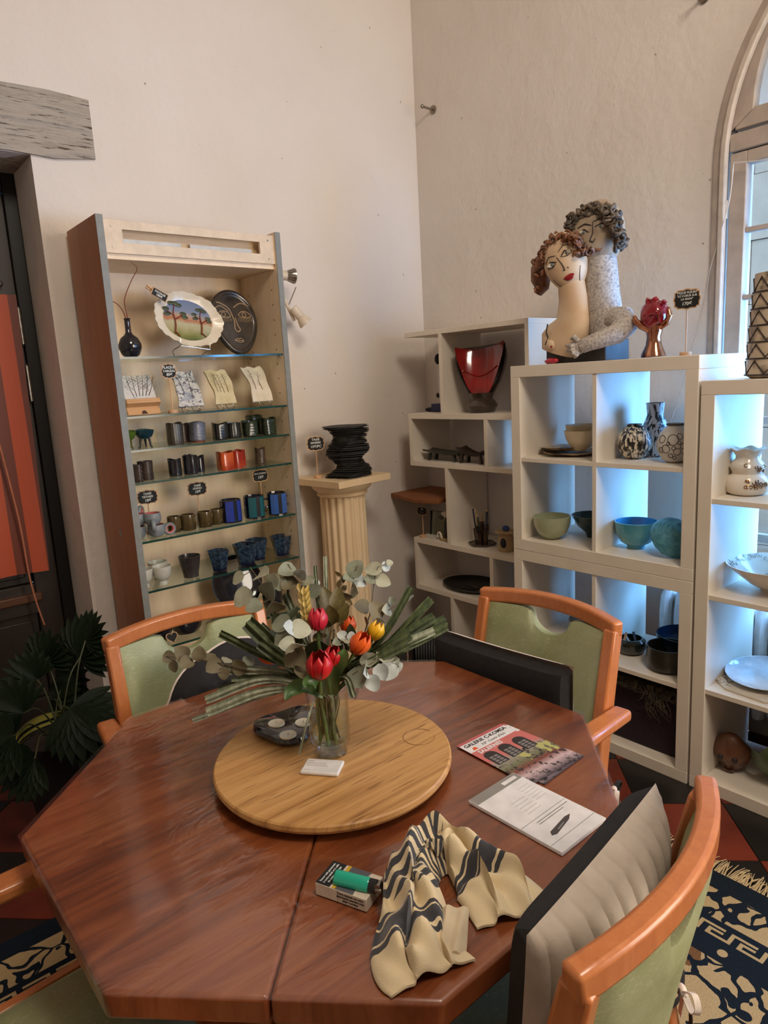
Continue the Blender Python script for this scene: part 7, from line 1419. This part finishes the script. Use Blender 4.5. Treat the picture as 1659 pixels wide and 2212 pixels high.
# leaflets
def print_mat():
    m, nt, b = nodes_of('leaflet_photo'); co = objco(nt); n = noise(nt, co, 60, 5, 0.7); n2 = noise(nt, co, 22, 3); sp_ = nt.nodes.new('ShaderNodeSeparateXYZ'); nt.links.new(co, sp_.inputs[0])
    v = math_(nt, 'MULTIPLY_ADD', sp_.outputs[1], 1/0.21, 0.5); c = ramp(nt, v, [(0.0, lin((70, 62, 72))), (0.14, lin((196, 170, 170))), (0.24, lin((120, 62, 54))), (0.34, lin((110, 112, 82))), (0.46, lin((150, 140, 128))), (0.56, lin((196, 110, 104))), (1.0, lin((196, 104, 102)))])
    c = mixc(nt, math_(nt, 'MULTIPLY', math_(nt, 'GREATER_THAN', n, 0.56), math_(nt, 'LESS_THAN', v, 0.5)), c, lin((52, 48, 50))); c = mixc(nt, math_(nt, 'MULTIPLY', math_(nt, 'GREATER_THAN', n2, 0.60), math_(nt, 'LESS_THAN', math_(nt, 'ABSOLUTE', math_(nt, 'SUBTRACT', v, 0.36)), 0.10)), c, lin((176, 172, 108)))
    nt.links.new(c, b.inputs['Base Color']); b.inputs['Roughness'].default_value = 0.25; return m
PRN = print_mat(); PAP = mat('white_paper', (226, 222, 220), 0.5); PNK = mat('pink_print', (188, 96, 96), 0.4); DRKP = mat('dark_arch_print', (50, 44, 44), 0.4); GRYP = mat('grey_shutter_print', (128, 124, 122), 0.4)
def leaflet(label, x, y, z0, rz, full):
    t = thing('gallery_leaflet', label, 'leaflet', (x, y, z0), rz, 'leaflets fanned on the table'); MB().box((-0.072, -0.105, 0), (0.072, 0.105, 0.0008)).build('printed_sheet', PRN, t, smooth=0)
    MB().box((-0.072, 0.060, 0.0008), (0.072, 0.096, 0.0010)).build('title_band', PAP, t, smooth=0); MB().box((-0.072, 0.096, 0.0008), (0.072, 0.105, 0.0010)).build('top_band', PNK, t, smooth=0)
    lettering('GALERIE C-KOMSA', 0.0155, INK, t, (0.0, 0.086, 0.0011)); 
    if full:
        lettering("XII° Cours d'Art", 0.011, GRYP, t, (0.008, 0.070, 0.0011), shear=0.3); MB().prism([(-0.058, 0.064), (-0.044, 0.064), (-0.047, 0.074), (-0.055, 0.073)], 0.001, 0.0012).build('orange_emblem', TO, t, smooth=0)
        lettering('SALERNES', 0.016, PAP, t, (-0.022, 0.050, 0.0011))
        for x0 in (-0.045, 0.0, 0.045):
            ap = [(x0+0.017*math.cos(PI*i/10), 0.026+0.016*math.sin(PI*i/10)) for i in range(11)]+[(x0-0.017, -0.012), (x0+0.017, -0.012)]
            MB().prism(ap, 0.0009, 0.0011).build('printed_arch', DRKP, t, smooth=0)
            for j in range(2):
                for k in range(4): MB().box((x0-0.012+0.013*j, -0.010+0.0085*k, 0.0011), (x0-0.002+0.013*j, -0.004+0.0085*k, 0.0013)).build('printed_pane', GRYP, t, smooth=0)
leaflet('gallery leaflet lowest in the fan, its foot towards the armchair', 1.083, 0.892, TT, 0.05, False); leaflet('gallery leaflet topmost, reading GALERIE C-KOMSA with pink facade', 1.066, 0.900, TT+0.0022, -0.03, True)
# catalogue
ct_ = thing('stapled_catalogue', 'white stapled catalogue with grey heading and a pocket knife picture', 'catalogue', (0.934, 0.742, TT), 0.015)
for i in range(4): MB().box((-0.067+0.0006*i, -0.106+0.0005*i, 0.0012*i), (0.067+0.0006*i, 0.106+0.0005*i, 0.0012*i+0.001)).build('page', PAP if i != 1 else mat('tinted_page', (200, 176, 168), 0.5), ct_, smooth=0)
zt = 0.0047; MB().box((-0.064, 0.084, zt), (0.0678, 0.1072, zt+0.0003)).build('grey_heading', mat('heading_grey', (142, 138, 132), 0.4), ct_, smooth=0); MB().box((0.020, 0.090, zt+0.0003), (0.060, 0.099, zt+0.0005)).build('heading_label', PAP, ct_, smooth=0)
for i in range(6): MB().box((0.026, 0.062-0.009*i, zt), (0.058, 0.0628-0.009*i, zt+0.0002)).build('printed_line', FNT, ct_, smooth=0)
for i in range(5): MB().box((-0.020, 0.040-0.010*i, zt), (0.018, 0.0409-0.010*i, zt+0.0002)).build('printed_line', FNT, ct_, smooth=0)
MB().box((-0.064, -0.018, zt), (0.066, -0.0172, zt+0.0002)).build('rule', GRYP, ct_, smooth=0); MB().box((-0.064, -0.082, zt), (0.066, -0.0812, zt+0.0002)).build('rule', GRYP, ct_, smooth=0)
for i in range(2): MB().box((-0.030, -0.027-0.006*i, zt), (0.062-0.02*i, -0.0255-0.006*i, zt+0.0002)).build('printed_line', GRYP, ct_, smooth=0)
MB().prism([(-0.040, -0.066), (-0.034, -0.058), (0.020, -0.050), (0.034, -0.052), (0.020, -0.060), (-0.030, -0.070)], zt, zt+0.0003).build('knife_print', mat('knife_dark', (74, 68, 66), 0.4), ct_, smooth=0); MB().prism([(-0.018, -0.062), (0.006, -0.057), (0.006, -0.060), (-0.018, -0.065)], zt+0.0003, zt+0.0005).build('knife_bolster', GRYP, ct_, smooth=0)
# cigarette packet and lighter
cg = thing('cigarette_packet', 'white and grey cigarette packet with black warning strip', 'packet', (0.558, 0.818, TT), math.radians(-68)); L2, W2 = 0.047, 0.028
MB().box((-L2, -W2, 0), (L2, W2, 0.022)).build('carton', mat('packet_cream', (216, 202, 184), 0.45), cg, bevel=0.0012)
zt = 0.0221; MB().box((-L2+0.0006, -W2+0.0006, zt), (-L2+0.027, W2-0.0006, zt+0.0004)).build('black_warning', SLATE, cg, smooth=0); MB().box((-L2+0.031, -W2+0.0006, zt), (-L2+0.037, W2-0.0006, zt+0.0004)).build('yellow_band', mat('packet_yellow', (206, 168, 50), 0.4), cg, smooth=0)
MB().prism([(-L2+0.037, -W2+0.0006), (L2-0.024, -W2+0.0006), (L2-0.028, 0.0), (L2-0.020, W2-0.0006), (-L2+0.037, W2-0.0006)], zt, zt+0.0004).build('grey_panel', mat('packet_grey', (92, 92, 98), 0.4), cg, smooth=0)
for i in range(3):
    o = lettering(('Fumer nuit gravement', 'à votre santé et à celle', 'de votre entourage')[i], 0.0050, CHALK, cg, (-L2+0.007+0.0065*i, 0, zt+0.0006), (0, 0, PI/2))
    lettering(('Votre médecin ou votre', 'pharmacien peuvent vous', 'aider à arrêter')[i], 0.0048, INK, cg, (0.018, -W2-0.0003, 0.017-0.0055*i), (PI/2, 0, 0))
MB().box((-0.0051, -W2-0.0003, 0.0005), (-0.0047, -W2, 0.0215)).build('flap_line', INK, cg, smooth=0)
def tealp():
    m, nt, b = nodes_of('teal_clear_plastic'); b.inputs['Base Color'].default_value = lin((30, 190, 160))+(1,); b.inputs['Roughness'].default_value = 0.12; b.inputs['Transmission Weight'].default_value = 0.35; b.inputs['Coat Weight'].default_value = 0.4; return m
lg = thing('cigarette_lighter', 'translucent teal lighter lying on the cigarette packet', 'lighter', (0.556, 0.798, TT+0.0227), math.radians(-62)); 
MB().tube([(-0.036, 0, 0.008), (-0.034, 0, 0.008), (0.022, 0, 0.008), (0.024, 0, 0.008)], [0.009, 0.0115, 0.0115, 0.010], 16, sq=0.68).build('fuel_tank', tealp(), lg); MB().tube([(0.024, 0, 0.008), (0.036, 0, 0.008)], 0.0105, 14, sq=0.7).build('black_collar', BKP, lg); MB().lathe([(0.0055, -0.006), (0.0055, 0.006)], 16).xf(Matrix.Translation((0.040, 0, 0.011)) @ Matrix.Rotation(PI/2, 4, 'X')).build('spark_wheel', CHROME, lg); MB().box((0.034, -0.008, 0.002), (0.047, 0.008, 0.010)).build('metal_hood', CHROME, lg, bevel=0.002)
# crumpled scarf
def scarf_mat():
    m, nt, b = nodes_of('striped_scarf'); uv = nt.nodes.new('ShaderNodeUVMap'); sp_ = nt.nodes.new('ShaderNodeSeparateXYZ'); nt.links.new(uv.outputs[0], sp_.inputs[0]); U, V = sp_.outputs[0], sp_.outputs[1]
    wob = math_(nt, 'MULTIPLY', math_(nt, 'SUBTRACT', noise(nt, objco(nt), 18, 2), 0.5), 0.05)
    def bnd(c, h): return math_(nt, 'LESS_THAN', math_(nt, 'ABSOLUTE', math_(nt, 'SUBTRACT', math_(nt, 'ADD', U, wob), c)), h)
    stripes = math_(nt, 'MULTIPLY', math_(nt, 'GREATER_THAN', math_(nt, 'FRACT', math_(nt, 'ADD', math_(nt, 'MULTIPLY', V, 5.0), math_(nt, 'MULTIPLY', U, 27.0))), 0.45), math_(nt, 'MULTIPLY', math_(nt, 'GREATER_THAN', math_(nt, 'ADD', U, wob), 0.27), math_(nt, 'LESS_THAN', math_(nt, 'ADD', U, wob), 0.60)))
    f = stripes
    for c_, h_ in ((0.165, 0.028), (0.122, 0.007), (0.208, 0.007), (0.80, 0.030), (0.755, 0.007), (0.845, 0.007)): f = math_(nt, 'MAXIMUM', f, bnd(c_, h_))
    c = mixc(nt, f, mixc(nt, noise(nt, objco(nt), 9, 2), lin((226, 208, 170)), lin((206, 186, 150))), lin((58, 58, 64))); nt.links.new(c, b.inputs['Base Color']); b.inputs['Roughness'].default_value = 0.9; b.inputs['Sheen Weight'].default_value = 0.2; bump(nt, b, noise(nt, objco(nt), 500, 2), 0.3, 0.002); return m
sf_ = thing('striped_scarf', 'crumpled cream scarf with dark grey stripes lying on the table', 'scarf', (0, 0, TT))
cpts = [(938, 2092), (900, 2030), (888, 1960), (886, 1900), (915, 1855), (970, 1842), (1020, 1862), (1068, 1895), (1112, 1968)]
cp = [px(a, b, 'z', TT+0.018) for a, b in cpts]; path = spline([(p.x, p.y, 0) for p in cp], 12); NP = len(path)
def scf(u, v):
    i = u*(NP-1); k = min(NP-2, int(i)); p = path[k].lerp(path[k+1], i-k); d = (path[min(k+2, NP-1)]-path[max(k-1, 0)]).normalized(); sd = Vector((-d.y, d.x, 0)); a = -1+2*v
    w_ = 0.047+0.008*math.sin(7*u+1)-0.010*math.sin(PI*u)**6; hgt = (0.030+0.030*math.sin(PI*min(1, max(0, (u-0.12)/0.7)))**1.5)*(1-abs(a)**2.4); e = math.sin(PI*min(1, u*8)/2)*math.sin(PI*min(1, (1-u)*8)/2)
    fold = 0.014*math.sin(8.5*a+4*math.sin(5*u)+9*u)*(1-a*a)+0.009*math.sin(17*a-14*u)*(1-a*a)+0.008*math.sin(34*u+5*a)*(1-a*a)+0.004*math.sin(61*u-9*a)*(1-a*a)
    side = 0.010*math.sin(7*a+13*u)+0.006*math.sin(21*u); z_ = max(0.0025, (hgt+fold)*(0.35+0.65*e)+0.003)
    return (p+sd*(a*w_*1.12+side*(1-0.3*abs(a)))+Vector((0, 0, z_)), Vector((0, 0, 1)))
mbs = MB().slab(scf, 110, 40, 0.004); sco = mbs.build('draped_cloth', scarf_mat(), sf_, smooth=70)
uvl = sco.data.uv_layers.new(name='UVMap'); nn_ = 111*41
for lp in sco.data.loops:
    vi = lp.vertex_index; k = vi % nn_; i, j = divmod(k, 41); u = i/110 if vi < nn_ else 1-i/110; uvl.data[lp.index].uv = (u, j/40)
def hem(u, v):
    p = px(955+58*u-8*v, 1968+70*v-6*u, 'z', TT+0.03); return (Vector((p.x, p.y, 0.030+0.006*math.sin(4*u)-0.024*v+0.004*math.sin(9*u+2*v))), Vector((0, 0, 1)))
MB().slab(hem, 12, 12, 0.004).build('hem_flap', mat('scarf_cream', (210, 192, 162), 0.9), sf_)
# ------------------------------------------------------------------ potted palm by the door
pp = thing('potted_palm', 'dark green fan palm in a black pot by the door', 'plant', (0.545, 2.60, 0)); PBK = mat('black_pot', (16, 15, 15), 0.6)
MB().lathe(thick([(0.095, 0.0), (0.105, 0.02), (0.135, 0.30), (0.142, 0.345), (0.140, 0.36)], 0.006), 32, cap=False).build('pot', PBK, pp); MB().lathe([(0.0005, 0.33), (0.126, 0.33)], 24, cap=False).build('soil', mat('soil', (40, 30, 24), 0.95), pp)
MB().lathe([(0.1325, 0.33), (0.1345, 0.33), (0.137, 0.385), (0.134, 0.385)], 32, cap=False, fn=lambda a, i, r, z_: (r, z_ if z_ < 0.35 else 0.352+0.033*max(0, math.sin(a-0.2)))).build('yellow_liner', mat('yellow_liner', (168, 156, 62), 0.6), pp)
PG = mat('palm_leaf_green', (18, 34, 15), 0.6, rgb2=(10, 22, 9), spec=0.2, scale=10); PS = mat('palm_stem_green', (62, 68, 38), 0.5)
PO = Vector((0.545, 2.60, 0))
for i, (a, b, yy, ang, R_) in enumerate(((100, 1428, 2.75, 1.4, 0.13), (172, 1420, 2.68, 1.2, 0.17), (185, 1382, 2.66, 1.0, 0.12), (80, 1468, 2.70, 2.4, 0.13), (50, 1540, 2.55, 2.6, 0.16), (30, 1590, 2.45, 3.6, 0.17), (150, 1530, 2.45, -0.6, 0.20), (190, 1560, 2.40, -0.9, 0.17), (110, 1510, 2.80, 0.4, 0.14), (75, 1640, 2.42, 3.9, 0.15), (140, 1480, 2.85, 0.9, 0.14))):
    tip = px(a, b, 'y', yy)-PO; base = Vector((rb_.uniform(-0.04, 0.04), rb_.uniform(-0.04, 0.04), 0.33)); q_ = base+(tip-base)*0.55+Vector((0, 0, 0.05)); pth = spline([base, q_, tip], 6)
    fr_ = MB().tube(pth, [0.0036]*4+[0.003]*(len(pth)-4), 6).build('frond_stem', PS, pp)
    axd = (RT*math.cos(ang)+UP*math.sin(ang)-FW*0.25).normalized(); nrm = (-FW+Vector((0, 0, 0.8))).normalized(); sd = axd.cross(nrm).normalized()
    for k in range(13):
        aa = -1.45+2.9*k/12; d = (axd*math.cos(aa)+sd*math.sin(aa)-Vector((0, 0, 0.22*abs(math.sin(aa))))).normalized(); put_leaf(fr_, tip, d, nrm, R_*(0.75+0.25*math.cos(aa)), 'long', PG, 'leaflet')
